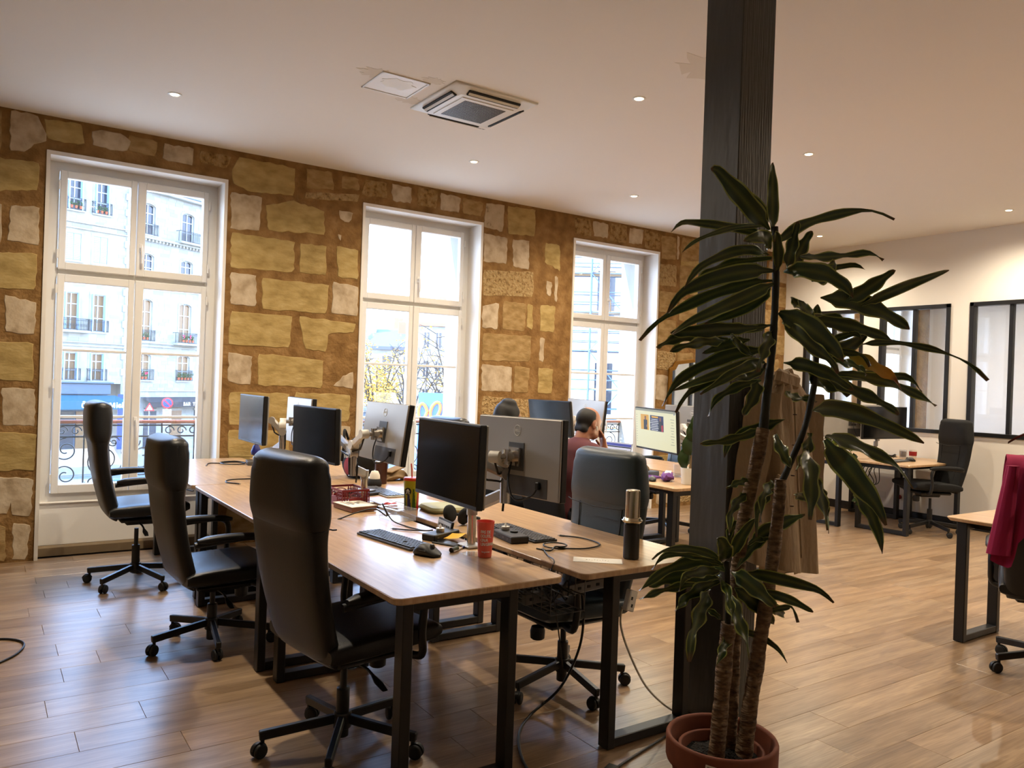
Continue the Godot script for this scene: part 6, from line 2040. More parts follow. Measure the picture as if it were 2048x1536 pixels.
# ---- the square outside: two stone houses opposite, far roofs, trees, scaffolding ----
func out_materials() -> void:
	var m := mat("facade_stone", Color.WHITE, 0.92)
	m.albedo_texture = noise_tex(0.01, [[0.0, Color(0.49, 0.48, 0.445)], [0.5, Color(0.56, 0.545, 0.505)], [1.0, Color(0.62, 0.605, 0.565)]], 4, 90, 256)
	tri_map(m, v3(0.3, 0.3, 0.3))
	m = mat("ashlar", Color(1, 1, 1), 0.92)
	m.vertex_color_use_as_albedo = true
	mat("slate", Color(0.30, 0.33, 0.39), 0.7)
	mat("zinc", Color(0.42, 0.47, 0.54), 0.5)
	mat("tile_roof", Color(0.58, 0.40, 0.30), 0.85)
	mat("shutter_blue", Color(0.56, 0.66, 0.74), 0.6)
	mat("out_frame", Color(0.70, 0.72, 0.74), 0.5)
	m = mat("out_glass", Color(0.10, 0.14, 0.19), 0.12)
	m = mat("warm_glass", Color(0.42, 0.30, 0.17), 0.3)
	mat("teal", Color(0.05, 0.27, 0.33), 0.7)
	mat("navy", Color(0.08, 0.11, 0.30), 0.7)
	mat("shop_grey", Color(0.26, 0.31, 0.37), 0.6)
	mat("awning_brown", Color(0.15, 0.12, 0.12), 0.8)
	m = mat("pavement", Color.WHITE, 0.9)
	m.albedo_texture = noise_tex(0.02, [[0.0, Color(0.68, 0.65, 0.59)], [1.0, Color(0.78, 0.75, 0.69)]], 4, 91, 256)
	tri_map(m, v3(0.1, 0.1, 0.1))
	mat("asphalt", Color(0.36, 0.37, 0.39), 0.9)
	mat("flower_pink", Color(0.75, 0.08, 0.28), 0.7)
	mat("flower_pot", Color(0.60, 0.28, 0.16), 0.8)
	mat("out_leaf", Color(0.16, 0.26, 0.08), 0.8)
	mat("autumn_leaf", Color(0.72, 0.56, 0.16), 0.8)
	mat("twig", Color(0.16, 0.13, 0.11), 0.9)
	mat("scaffold_blue", Color(0.26, 0.36, 0.47), 0.5, 0.3)
	mat("deck_wood", Color(0.50, 0.40, 0.26), 0.8)
	mat("sign_red", Color(0.72, 0.06, 0.07), 0.4)
	mat("sign_blue", Color(0.10, 0.20, 0.55), 0.4)
	mat("car_green", Color(0.28, 0.46, 0.22), 0.25)
	mat("graffiti_orange", Color(0.86, 0.42, 0.16), 0.7)
	mat("graffiti_purple", Color(0.34, 0.22, 0.50), 0.7)
	mat("graffiti_blue", Color(0.24, 0.38, 0.62), 0.7)
	mat("graffiti_pink", Color(0.74, 0.35, 0.50), 0.7)


# s0..s1 across, h0..h1 up, all in the facade's frame; arch rounds the head, shut: 0 none, 1 open shutters, 2 closed; bal: balcony height
func house_window(t: Node3D, s0: float, h0: float, s1: float, h1: float, arch: bool, shut: int, bal: int, warm: bool) -> void:
	var w := s1 - s0
	var h := h1 - h0
	var o := Node3D.new()
	o.name = "house_window"
	t.add_child(o, true)
	o.position = v3((s0 + s1) / 2, h0, 0)
	var b := B.new()
	b.box(v3(0, h / 2, -0.13), v3(w, h, 0.02))
	obj("pane", b, "warm_glass" if warm else "out_glass", o)
	b = B.new()
	for x in [-w / 2 + 0.03, 0.0, w / 2 - 0.03]: b.box(v3(x, h / 2, -0.10), v3(0.05, h, 0.04))
	for y in [0.03, h * 0.36, h * 0.70, h - 0.03]: b.box(v3(0, y, -0.10), v3(w, 0.04, 0.04))
	obj("casement", b, "out_frame", o)
	b = B.new()
	for e: float in [-1.0, 1.0]: b.box(v3(e * (w / 2 + 0.05), h / 2, 0.01), v3(0.10, h, 0.05))
	if arch:
		var n := 8
		for k in n:
			var a := PI * (0.14 + 0.72 * (k + 0.5) / n)
			b.box(v3(-cos(a) * (w / 2 + 0.06), h - 0.12 + sin(a) * (w * 0.22), 0.015), v3(0.16, 0.13, 0.06), 0.0, Basis(Vector3.BACK, PI / 2 - a))
	else:
		b.box(v3(0, h + 0.05, 0.015), v3(w + 0.22, 0.12, 0.06))
	b.box(v3(0, -0.04, 0.04), v3(w + 0.24, 0.08, 0.14))
	obj("surround", b, "facade_stone", o)
	if arch:
		b = B.new()
		for e: float in [-1.0, 1.0]:
			b.tri(v3(e * w / 2, h, -0.05), v3(e * w / 2 * 0.2, h, -0.05) , v3(e * w / 2, h - 0.16, -0.05)) if e > 0 else b.tri(v3(e * w / 2, h, -0.05), v3(e * w / 2, h - 0.16, -0.05), v3(e * w / 2 * 0.2, h, -0.05))
		obj("arch_spandrel", b, "facade_stone", o)
	if shut > 0:
		for e: float in [-1.0, 1.0]:
			b = B.new()
			var x := e * w / 4 if shut == 2 else e * (w / 2 - 0.035)
			var sw := w / 2 - 0.02 if shut == 2 else 0.05
			b.box(v3(x, h / 2, -0.02 if shut == 2 else 0.03), v3(sw, h, 0.03 if shut == 2 else 0.30))
			if shut == 2:
				for k in 14: b.box(v3(x, h * (0.05 + 0.066 * k), 0.0), v3(sw - 0.06, h * 0.03, 0.02), 0, Basis(Vector3.RIGHT, 0.5))
			obj("shutter", b, "shutter_blue", o)
	if bal > 0:
		b = B.new()
		var bw := w + (0.26 if bal == 1 else 0.75)
		var deep := 0.14 if bal == 1 else 0.42
		var hh := 0.58
		for y in [0.04, hh * 0.86, hh]: b.box(v3(0, y, deep), v3(bw, 0.025, 0.025))
		var n := int(bw / 0.075)
		for k in n + 1: b.box(v3(-bw / 2 + bw * k / n, hh / 2, deep), v3(0.014, hh, 0.014))
		if bal == 3:
			for k in n: scroll2(b, v3(-bw / 2 + bw * (k + 0.5) / n, hh * 0.45, deep), 0.05)
		for e: float in [-1.0, 1.0]:
			b.box(v3(e * bw / 2, hh, deep / 2), v3(0.025, 0.025, deep))
			b.box(v3(e * bw / 2, hh * 0.5, deep / 2), v3(0.02, hh, 0.02))
		obj("balcony_grille", b, "iron", o)
		if bal > 1: obj("balcony_slab", B.new().box(v3(0, -0.06, deep / 2), v3(bw + 0.1, 0.12, deep + 0.1), 0.02), "facade_stone", o)


func scroll2(b: B, at: Vector3, r: float) -> void:
	var p := PackedVector3Array()
	for k in 13: p.append(at + v3(cos(TAU * k / 12) * r * 0.6, sin(TAU * k / 12) * r, 0))
	b.tube(p, 0.008, 4)


func flower_box(t: Node3D, x: float, y: float, z: float, n: int, bloom: String) -> void:
	for k in n:
		var o := Node3D.new()
		o.name = "flower_pot"
		t.add_child(o, true)
		o.position = v3(x + k * 0.22, y, z)
		obj("pot", B.new().lathe([[0.05, 0.0], [0.075, 0.13], [0.08, 0.14]], 10), "flower_pot", o)
		var b := B.new()
		for j in 16:
			var p := v3(rng.randf_range(-0.11, 0.11), rng.randf_range(0.14, 0.36), rng.randf_range(-0.09, 0.09))
			b.box(p, v3(0.07, 0.05, 0.02), 0, Basis.from_euler(v3(rng.randf() * 3, rng.randf() * 3, 0)))
		obj("foliage", b, "out_leaf", o)
		if bloom != "" and k % 2 == 0:
			b = B.new()
			for j in 6: b.box(v3(rng.randf_range(-0.1, 0.1), rng.randf_range(0.24, 0.38), 0.08), v3(0.05, 0.05, 0.03))
			obj("bloom", b, bloom, o)


func facade_wall(t: Node3D, s0: float, s1: float, h0: float, h1: float, holes: Array) -> void:
	var xs := [s0, s1]
	var ys := [h0, h1]
	for q in holes:
		xs.append_array([q[0], q[2]]); ys.append_array([q[1], q[3]])
	xs.sort(); ys.sort()
	var b := B.new()
	var inside := func(x: float, y: float) -> bool:
		for q in holes:
			if x > q[0] and x < q[2] and y > q[1] and y < q[3]: return true
		return false
	for i in xs.size() - 1:
		for j in ys.size() - 1:
			if xs[i + 1] - xs[i] < 0.001 or ys[j + 1] - ys[j] < 0.001: continue
			if inside.call((xs[i] + xs[i + 1]) / 2, (ys[j] + ys[j + 1]) / 2): continue
			b.quad(v3(xs[i], ys[j + 1], 0), v3(xs[i + 1], ys[j + 1], 0), v3(xs[i + 1], ys[j], 0), v3(xs[i], ys[j], 0))
	for q in holes:
		b.quad(v3(q[0], q[3], -0.14), v3(q[0], q[3], 0), v3(q[0], q[1], 0), v3(q[0], q[1], -0.14))
		b.quad(v3(q[2], q[3], 0), v3(q[2], q[3], -0.14), v3(q[2], q[1], -0.14), v3(q[2], q[1], 0))
		b.quad(v3(q[0], q[3], -0.14), v3(q[2], q[3], -0.14), v3(q[2], q[3], 0), v3(q[0], q[3], 0))
	b.box(v3((s0 + s1) / 2, (h0 + h1) / 2, -2.0), v3(s1 - s0, h1 - h0, 3.6))
	obj("wall", b, "facade_stone", t)
	# ashlar courses, far too many and too small to pick out
	b = B.new()
	var y := h0
	var row := 0
	while y < h1 - 0.2:
		var x := s0 + (0.0 if row % 2 else -0.24)
		while x < s1:
			var l := rng.randf_range(0.36, 0.62)
			var a := maxf(x, s0)
			var e := minf(x + l, s1)
			var ok := e - a > 0.08
			for q in holes:
				if e > q[0] - 0.11 and a < q[2] + 0.11 and y + 0.21 > q[1] - 0.1 and y < q[3] + 0.22: ok = false
			if ok:
				var g := rng.randf_range(0.21, 0.29)
				b.col = Color(g, g * 0.965, g * 0.87)
				b.box(v3((a + e) / 2, y + 0.105, 0.002), v3(e - a - 0.012, 0.20, 0.012))
			x += l
		y += 0.212
		row += 1
	stuff(obj("ashlar", b, "ashlar", t))


func facade(called: String, label: String, azimuth: float) -> Node3D:
	var t := thing(called, label, "building", v3(10.565, 1.47, -71.495), deg_to_rad(90.0 - azimuth))
	t.scale = Vector3.ONE * 1.55
	return t


func outside() -> void:
	out_materials()
	var gy := -7.0
	struct(obj("ground", B.new().box(v3(10, gy - 0.5, -34.0), v3(220, 1.0, 54.0)), "pavement"), "pale paved square in front of the office", "square")
	struct(obj("road", B.new().box(v3(20, gy - 0.51, -106.0), v3(260, 1.0, 90.0)), "asphalt"), "grey asphalt street beyond the square", "street")
	# left house: flat lintels, blue shutters, teal shop awning
	var t := facade("stone_house", "tall pale stone house with pale blue shutters over a teal cafe awning", 72.9)
	var holes := []
	var rows := [[9.34, 10.95], [6.8, 8.18], [3.3, 5.21], [0.80, 2.19]]
	for r in 4:
		for c in 4:
			var s := -2.205 - 1.30 * c
			holes.append([s, rows[r][0] - 1.47, s + 0.70, rows[r][1] - 1.47])
	facade_wall(t, -6.6, 0.0, 0.64 - 1.47, 13.5 - 1.47, holes)
	for k in holes.size():
		var q: Array = holes[k]
		house_window(t, q[0], q[1], q[2], q[3], false, [1, 2, 1, 1][k / 4], [1, 0, 3 if k % 4 == 1 else 1, 1][k / 4], k / 4 >= 2)
	var b := B.new()
	for y in [8.75, 8.45, 2.72, 2.55, 5.9]: b.box(v3(-3.3, y - 1.47, 0.05), v3(6.6, 0.07, 0.12), 0.01)
	b.box(v3(-0.3, 5.5, 0.03), v3(0.5, 13.5, 0.05))
	obj("string_course", b, "facade_stone", t)
	for k in 30: obj("quoin", B.new().box(v3(-0.30 - 0.06 * (k % 2), 0.64 - 1.47 + 0.2 + k * 0.42, 0.06), v3(0.46 + 0.12 * (k % 2), 0.36, 0.05), 0.01), "facade_stone", t)
	flower_box(t, -3.35, 9.40 - 1.47, 0.12, 3, ""); flower_box(t, -2.1, 9.36 - 1.47, 0.12, 3, "")
	b = B.new()
	b.box(v3(-3.9, 0.36 - 1.47, 0.12), v3(5.4, 0.56, 0.26), 0.03)
	b.box(v3(-3.9, 0.68 - 1.47, 0.18), v3(5.6, 0.08, 0.40), 0.02)
	b.box(v3(-3.9, -2.0, -0.3), v3(5.4, 4.2, 0.3))
	obj("shopfront", b, "shop_grey", t)
	for k in 7: obj("shop_window", B.new().box(v3(-1.7 - k * 0.72, -1.75 - 1.47, -0.12), v3(0.62, 1.9, 0.06)), "warm_glass" if k % 3 == 1 else "out_glass", t)
	b = B.new()
	b.quad(v3(-6.6, 0.04 - 1.47, 0.2), v3(-0.95, 0.04 - 1.47, 0.2), v3(-0.80, -0.22 - 1.47, 1.3), v3(-6.6, -0.22 - 1.47, 1.3))
	b.box(v3(-3.7, -0.42 - 1.47, 1.3), v3(5.8, 0.42, 0.03))
	obj("awning", b, "teal", t)
	text("Ô Saint Michel", 0.36, 0.01, "white_ink", t, v3(-3.10, -0.43 - 1.47, 1.33), Basis.IDENTITY, "lettering", "Droid Sans", true, true)
	text("depuis 2008", 0.16, 0.01, "white_ink", t, v3(-1.42, -0.46 - 1.47, 1.33), Basis.IDENTITY, "lettering", "Droid Sans", false, true)
	obj("door", B.new().box(v3(-0.42, -1.55 - 1.47 + 0.2, 0.05), v3(0.62, 2.9, 0.10), 0.02), "sign_blue", t)
	b = B.new()
	b.box(v3(-0.30, -1.0 - 1.47, 0.0), v3(0.6, 3.6, 0.06))
	b.box(v3(-3.3, -4.0 - 1.47 + 0.15, -0.02), v3(6.6, 0.5, 0.1))
	obj("ground_wall", b, "facade_stone", t)
	# right house: arched heads, balconies with flowers, bar awning
	t = facade("arched_stone_house", "pale stone house with arched windows, flower balconies and a bar awning", 58.5)
	holes = []
	rows = [[8.74, 10.41], [6.55, 7.71], [3.0, 5.25], [0.88, 2.30]]
	for r in 4:
		for c in 4:
			var s: float = [0.28, 2.98, 5.7, 8.4][c]
			holes.append([s, rows[r][0] - 1.47, s + 0.86, rows[r][1] - 1.47])
	facade_wall(t, 0.0, 10.5, -4.4 - 1.47, 11.2 - 1.47, holes)
	for k in holes.size():
		var q: Array = holes[k]
		house_window(t, q[0], q[1], q[2], q[3], true, 0, [2 if k % 4 else 1, 0, 2 if k % 4 else 1, 1][k / 4], k / 4 >= 2)
	b = B.new()
	b.box(v3(5.2, 11.15 - 1.47, 0.15), v3(10.7, 0.16, 0.34), 0.03)
	b.box(v3(5.2, 8.56 - 1.47, 0.12), v3(10.5, 0.12, 0.26), 0.02)
	for k in 44: b.box(v3(0.2 + k * 0.235, 8.44 - 1.47, 0.10), v3(0.09, 0.12, 0.18))
	for y in [2.9, 2.72, 5.95, 0.30]: b.box(v3(5.2, y - 1.47, 0.05), v3(10.5, 0.06, 0.10))
	obj("cornice", b, "facade_stone", t)
	b = B.new()
	b.quad(v3(-0.1, 12.6 - 1.47, -2.2), v3(10.6, 12.6 - 1.47, -2.2), v3(10.6, 11.26 - 1.47, 0.1), v3(-0.1, 11.26 - 1.47, 0.1))
	obj("roof", b, "slate", t)
	obj("gutter", B.new().box(v3(5.2, 11.31 - 1.47, 0.3), v3(10.7, 0.16, 0.14), 0.03), "zinc", t)
	flower_box(t, 2.9, 3.06 - 1.47, 0.5, 4, "flower_pink"); flower_box(t, 0.3, 0.92 - 1.47, 0.12, 3, "flower_pink"); flower_box(t, 2.95, 0.92 - 1.47, 0.16, 5, ""); flower_box(t, 0.55, 3.06 - 1.47, 0.12, 2, "")
	b = B.new()
	b.quad(v3(0.5, -0.05 - 1.47, 0.05), v3(7.6, -0.05 - 1.47, 0.05), v3(7.6, -0.30 - 1.47, 0.8), v3(0.5, -0.30 - 1.47, 0.8))
	b.box(v3(4.05, -0.43 - 1.47, 0.8), v3(7.1, 0.28, 0.03))
	obj("awning", b, "awning_brown", t)
	text("BAR   TAPAS", 0.24, 0.01, "white_ink", t, v3(2.72, -0.42 - 1.47, 0.83), Basis.IDENTITY, "lettering", "Droid Serif", true, true)
	for k in 4:
		var x := 0.8 + k * 1.75
		obj("shop_window", B.new().box(v3(x + 0.4, -1.75 - 1.47, 0.02), v3(0.8, 2.2, 0.06)), ["out_glass", "warm_glass", "out_glass", "sign_red"][k], t)
		obj("shop_frame", B.new().box(v3(x + 0.4, -0.75 - 1.47, 0.04), v3(0.95, 0.12, 0.08)), "facade_stone", t)
	# street furniture by the houses
	var sign := thing("parking_sign", "round red and blue no-parking sign on a pole before the bar", "road sign", v3(12.2, gy, -65.5))
	obj("pole", B.new().cyl(v3(0, 0, 0), v3(0, 6.3, 0), 0.05), "zinc", sign)
	b = B.new()
	b.t = Transform3D(Basis(Vector3.RIGHT, PI / 2), v3(0, 5.9, 0.08))
	b.lathe([[0.0, -0.02], [0.42, -0.02], [0.42, 0.02], [0.0, 0.02]], 24)
	obj("rim", b, "sign_red", sign)
	b = B.new()
	b.t = Transform3D(Basis(Vector3.RIGHT, PI / 2), v3(0, 5.9, 0.11))
	b.lathe([[0.0, -0.02], [0.32, -0.02], [0.32, 0.02], [0.0, 0.02]], 24)
	obj("disc", b, "sign_blue", sign)
	obj("slash", B.new().box(v3(0, 5.9, 0.14), v3(0.62, 0.09, 0.02), 0, Basis(Vector3.BACK, -0.78)), "sign_red", sign)
	for k in 2: obj("plate", B.new().box(v3(0, 5.1 - k * 0.72, 0.08), v3(0.62, 0.62, 0.03)), "white_ink", sign)
	for k in 5:
		b = B.new()
		b.box(v3(0, 5.3 - (k % 3) * 0.18 - (0.7 if k > 2 else 0.0), 0.1), v3(0.4 - 0.06 * (k % 3), 0.04, 0.01))
		obj("plate_line", b, "black_ink", sign)
	var tri := thing("warning_triangle", "small red warning triangle left of the no-parking sign", "road sign", v3(11.05, gy, -66.15))
	obj("pole", B.new().cyl(v3(0, 0, 0), v3(0, 5.6, 0), 0.04), "zinc", tri)
	b = B.new()
	b.t = Transform3D(Basis(Vector3.RIGHT, PI / 2), v3(0, 5.5, 0.05))
	b.prism(PackedVector2Array([Vector2(-0.36, 0.25), Vector2(0.36, 0.25), Vector2(0, -0.38)]), -0.01, 0.03)
	obj("rim", b, "sign_red", tri)
	b = B.new()
	b.t = Transform3D(Basis(Vector3.RIGHT, PI / 2), v3(0, 5.5, 0.09))
	b.prism(PackedVector2Array([Vector2(-0.22, 0.17), Vector2(0.22, 0.17), Vector2(0, -0.22)]), -0.01, 0.01)
	obj("face", b, "white_ink", tri)
	# cafe terrace
	var table := thing("cafe_table", "small teal cafe table on the terrace nearest the corner", "table", v3(4.2, gy, -58.0), 0, "cafe tables outside")
	obj("tabletop", B.new().lathe([[0.0, 0.72], [0.42, 0.72], [0.42, 0.75], [0.0, 0.75]], 20), "teal", table)
	obj("pedestal", B.new().lathe([[0.25, 0.0], [0.04, 0.04], [0.03, 0.72]], 12), "iron", table)
	var chair := thing("cafe_chair", "teal metal cafe chair beside the first terrace table", "chair", v3(3.5, gy, -58.0), 0.3, "cafe chairs outside")
	obj("seat", B.new().box(v3(0, 0.45, 0), v3(0.42, 0.03, 0.42), 0.01), "teal", chair)
	b = B.new()
	for k in 4: b.box(v3(-0.2, 0.58 + k * 0.1, 0), v3(0.02, 0.07, 0.40))
	obj("backrest", b, "teal", chair)
	for e in [[-0.19, -0.19], [-0.19, 0.19], [0.19, -0.19], [0.19, 0.19]]: obj("leg", B.new().cyl(v3(e[0], 0, e[1]), v3(e[0], 0.92 if e[0] < 0 else 0.45, e[1]), 0.015), "iron", chair)
	var tp := [[2.4, -56.5], [5.6, -57.2], [6.9, -59.0], [1.6, -59.5], [8.3, -60.2]]
	for k in tp.size():
		copy(table, ["cafe table left of the seated figure on the terrace", "cafe table behind the iron scrolls of the leftmost window", "cafe table towards the blue door", "cafe table farthest left on the terrace", "cafe table farthest right on the terrace"][k], v3(tp[k][0], gy, tp[k][1]))
		for e: float in [-1.0, 1.0]: copy(chair, "teal metal cafe chair " + ("left" if e < 0 else "right") + " of the cafe table " + ["beside the seated figure", "behind the iron scrolls", "towards the blue door", "farthest left", "farthest right"][k], v3(tp[k][0] + e * 0.7, gy, tp[k][1] + 0.2 * k), 0.0 if e < 0 else PI)
	bicycle(v3(6.0, gy, -55.0), 0.2, "parked bicycle seen through the railing of the leftmost window")
	bicycle(v3(3.1, gy, -53.5), -0.3, "second parked bicycle on the terrace, farther left")
	car(v3(15.4, gy, -62.0), deg_to_rad(20), "green car parked before the bar, cut by the window's right frame")
	far_view(gy)


func bicycle(at: Vector3, turn: float, label: String) -> void:
	var t := thing("bicycle", label, "bicycle", at, turn, "bicycles outside")
	for x in [-0.52, 0.52]:
		var b := B.new()
		var p := PackedVector3Array()
		for k in 25: p.append(v3(x + cos(TAU * k / 24) * 0.34, 0.35 + sin(TAU * k / 24) * 0.34, 0))
		b.tube(p, 0.02, 5)
		for k in 6: b.cyl(v3(x, 0.35, 0), v3(x + cos(TAU * k / 6) * 0.34, 0.35 + sin(TAU * k / 6) * 0.34, 0), 0.004, -1, 4)
		obj("wheel", b, "black_rubber", t)
	var f := B.new()
	for e in [[-0.52, 0.35, -0.12, 0.32], [-0.12, 0.32, 0.36, 0.82], [-0.12, 0.32, -0.24, 0.88], [-0.22, 0.8, 0.36, 0.84], [-0.52, 0.35, -0.22, 0.8], [0.52, 0.35, 0.34, 0.95]]:
		f.cyl(v3(e[0], e[1], 0), v3(e[2], e[3], 0), 0.018, -1, 6)
	obj("frame", f, "sign_blue", t)
	obj("saddle", B.new().box(v3(-0.25, 0.92, 0), v3(0.26, 0.06, 0.14), 0.02), "black_rubber", t)
	obj("handlebar", B.new().tube(curve([v3(0.25, 1.0, -0.28), v3(0.36, 0.98, -0.12), v3(0.36, 0.98, 0.12), v3(0.25, 1.0, 0.28)]), 0.014, 5), "iron", t)


func car(at: Vector3, turn: float, label: String) -> void:
	var t := thing("car", label, "car", at, turn)
	var R := []
	for e in [[-2.0, 0.55, 0.3], [-1.9, 0.95, 0.25], [-1.3, 1.02, 0.25], [-0.75, 1.42, 0.25], [0.6, 1.46, 0.25], [1.35, 1.05, 0.25], [2.0, 0.98, 0.25], [2.1, 0.6, 0.3]]:
		var q := PackedVector3Array()
		for k in 16:
			var a := TAU * k / 16
			var s := signf(sin(a)) * pow(absf(sin(a)), 0.5)
			var c := signf(cos(a)) * pow(absf(cos(a)), 0.5)
			q.append(v3(e[0], lerpf(e[2], e[1], s * 0.5 + 0.5), c * (0.85 - 0.16 * maxf(0, s) * (1.0 if e[1] > 1.2 else 0.3))))
		R.append(q)
	obj("body", B.new().loft(R), "car_green", t)
	for x in [-1.25, 1.3]:
		for z: float in [-0.72, 0.72]:
			var b := B.new()
			b.t = Transform3D(Basis(Vector3.RIGHT, PI / 2), v3(x, 0.31, z))
			b.lathe([[0.0, -0.11], [0.31, -0.11], [0.31, 0.11], [0.0, 0.11]], 18)
			obj("wheel", b, "black_rubber", t)
	for e: float in [-1.0, 1.0]:
		var b := B.new()
		b.box(v3(-0.05, 1.2, e * 0.74), v3(1.3, 0.28, 0.06), 0.02, Basis(Vector3.RIGHT, e * -0.28))
		obj("side_window", b, "out_glass", t)


func house(called: String, label: String, at: Vector3, w: float, h: float, d: float, cols: int, rows: int, roof: String, wall: String) -> Node3D:
	var t := thing(called, label, "building", at, deg_to_rad(-30.0))
	obj("wall", B.new().box(v3(0, h / 2, -d / 2), v3(w, h, d)), wall, t)
	var b := B.new()
	b.prism(PackedVector2Array([Vector2(-w / 2 - 0.3, 0.3), Vector2(w / 2 + 0.3, 0.3), Vector2(w / 2 + 0.3, -d), Vector2(-w / 2 - 0.3, -d)]), h, h + 0.5)
	for p in [[-1.0, 0.0]]:
		b.quad(v3(-w / 2 * 0.8, h + 3.4, -d * 0.6), v3(w / 2 * 0.8, h + 3.4, -d * 0.6), v3(w / 2 + 0.3, h + 0.5, 0.3), v3(-w / 2 - 0.3, h + 0.5, 0.3))
		b.tri(v3(-w / 2 * 0.8, h + 3.4, -d * 0.6), v3(-w / 2 - 0.3, h + 0.5, 0.3), v3(-w / 2 - 0.3, h + 0.5, -d))
		b.tri(v3(w / 2 * 0.8, h + 3.4, -d * 0.6), v3(w / 2 + 0.3, h + 0.5, -d), v3(w / 2 + 0.3, h + 0.5, 0.3))
	obj("roof", b, roof, t)
	for k in 2: obj("chimney", B.new().box(v3(-w * 0.3 + w * 0.5 * k, h + 3.4, -d * 0.5), v3(1.4, 2.4, 0.9), 0.05), "tile_roof" if k else "facade_stone", t)
	for r in rows:
		for c in cols:
			var x := (c + 0.5) / cols * w - w / 2
			var y := (r + 0.5) / rows * h
			var o := obj("house_window", B.new().box(v3(x, y, 0.02), v3(w / cols * 0.42, h / rows * 0.55, 0.06)), "out_glass", t)
			obj("casement", B.new().box(v3(x, y, 0.06), v3(0.08, h / rows * 0.55, 0.06)), "out_frame", o)
			obj("surround", B.new().box(v3(x, y - h / rows * 0.3, 0.08), v3(w / cols * 0.55, 0.18, 0.2)), "facade_stone", o)
	return t


func tree(label: String, at: Vector3, h: float, crown: float, n_leaf: int, leaf_mat: String) -> void:
	var t := thing("street_tree", label, "tree", at, rng.randf() * TAU)
	var b := B.new()
	b.tube(curve([v3(0, 0, 0), v3(0.1, h * 0.25, 0.05), v3(-0.05, h * 0.5, 0)], 0.5), 0.22, 7, 0.14)
	obj("trunk", b, "twig", t)
	b = B.new()
	var tips := []
	for k in 13:
		var a := TAU * k / 13 * 2.4
		var p0 := v3(0, h * (0.38 + 0.012 * k), 0)
		var p2 := v3(cos(a) * crown * rng.randf_range(0.5, 1.0), h * rng.randf_range(0.6, 1.0), sin(a) * crown * rng.randf_range(0.5, 1.0))
		var p1 := p0.lerp(p2, 0.5) + v3(0, h * 0.06, 0)
		b.tube(curve([p0, p1, p2], 0.4), 0.09, 5, 0.02)
		for j in 9:
			var q := p0.lerp(p2, rng.randf_range(0.3, 1.0)) + v3(0, h * 0.04, 0)
			var e := q + v3(rng.randf_range(-1, 1), rng.randf_range(-0.1, 0.9), rng.randf_range(-1, 1)) * crown * 0.42
			b.tube(PackedVector3Array([q, q.lerp(e, 0.5) + v3(0.05, 0.08, 0), e]), 0.028, 4, 0.008)
			tips.append([q, e])
	obj("branches", b, "twig", t)
	if n_leaf > 0:
		b = B.new()
		for k in n_leaf:
			var e: Array = tips[rng.randi() % tips.size()]
			var p: Vector3 = e[0].lerp(e[1], rng.randf_range(0.2, 1.15)) + v3(rng.randfn(), rng.randfn(), rng.randfn()) * 0.22
			var bs := Basis.from_euler(v3(rng.randf() * TAU, rng.randf() * TAU, 0))
			b.t = Transform3D(bs, p)
			b.quad(v3(-0.055, 0.045, 0), v3(0.055, 0.045, 0), v3(0.055, -0.045, 0), v3(-0.055, -0.045, 0))
		stuff(obj("leaves", b, leaf_mat, t))


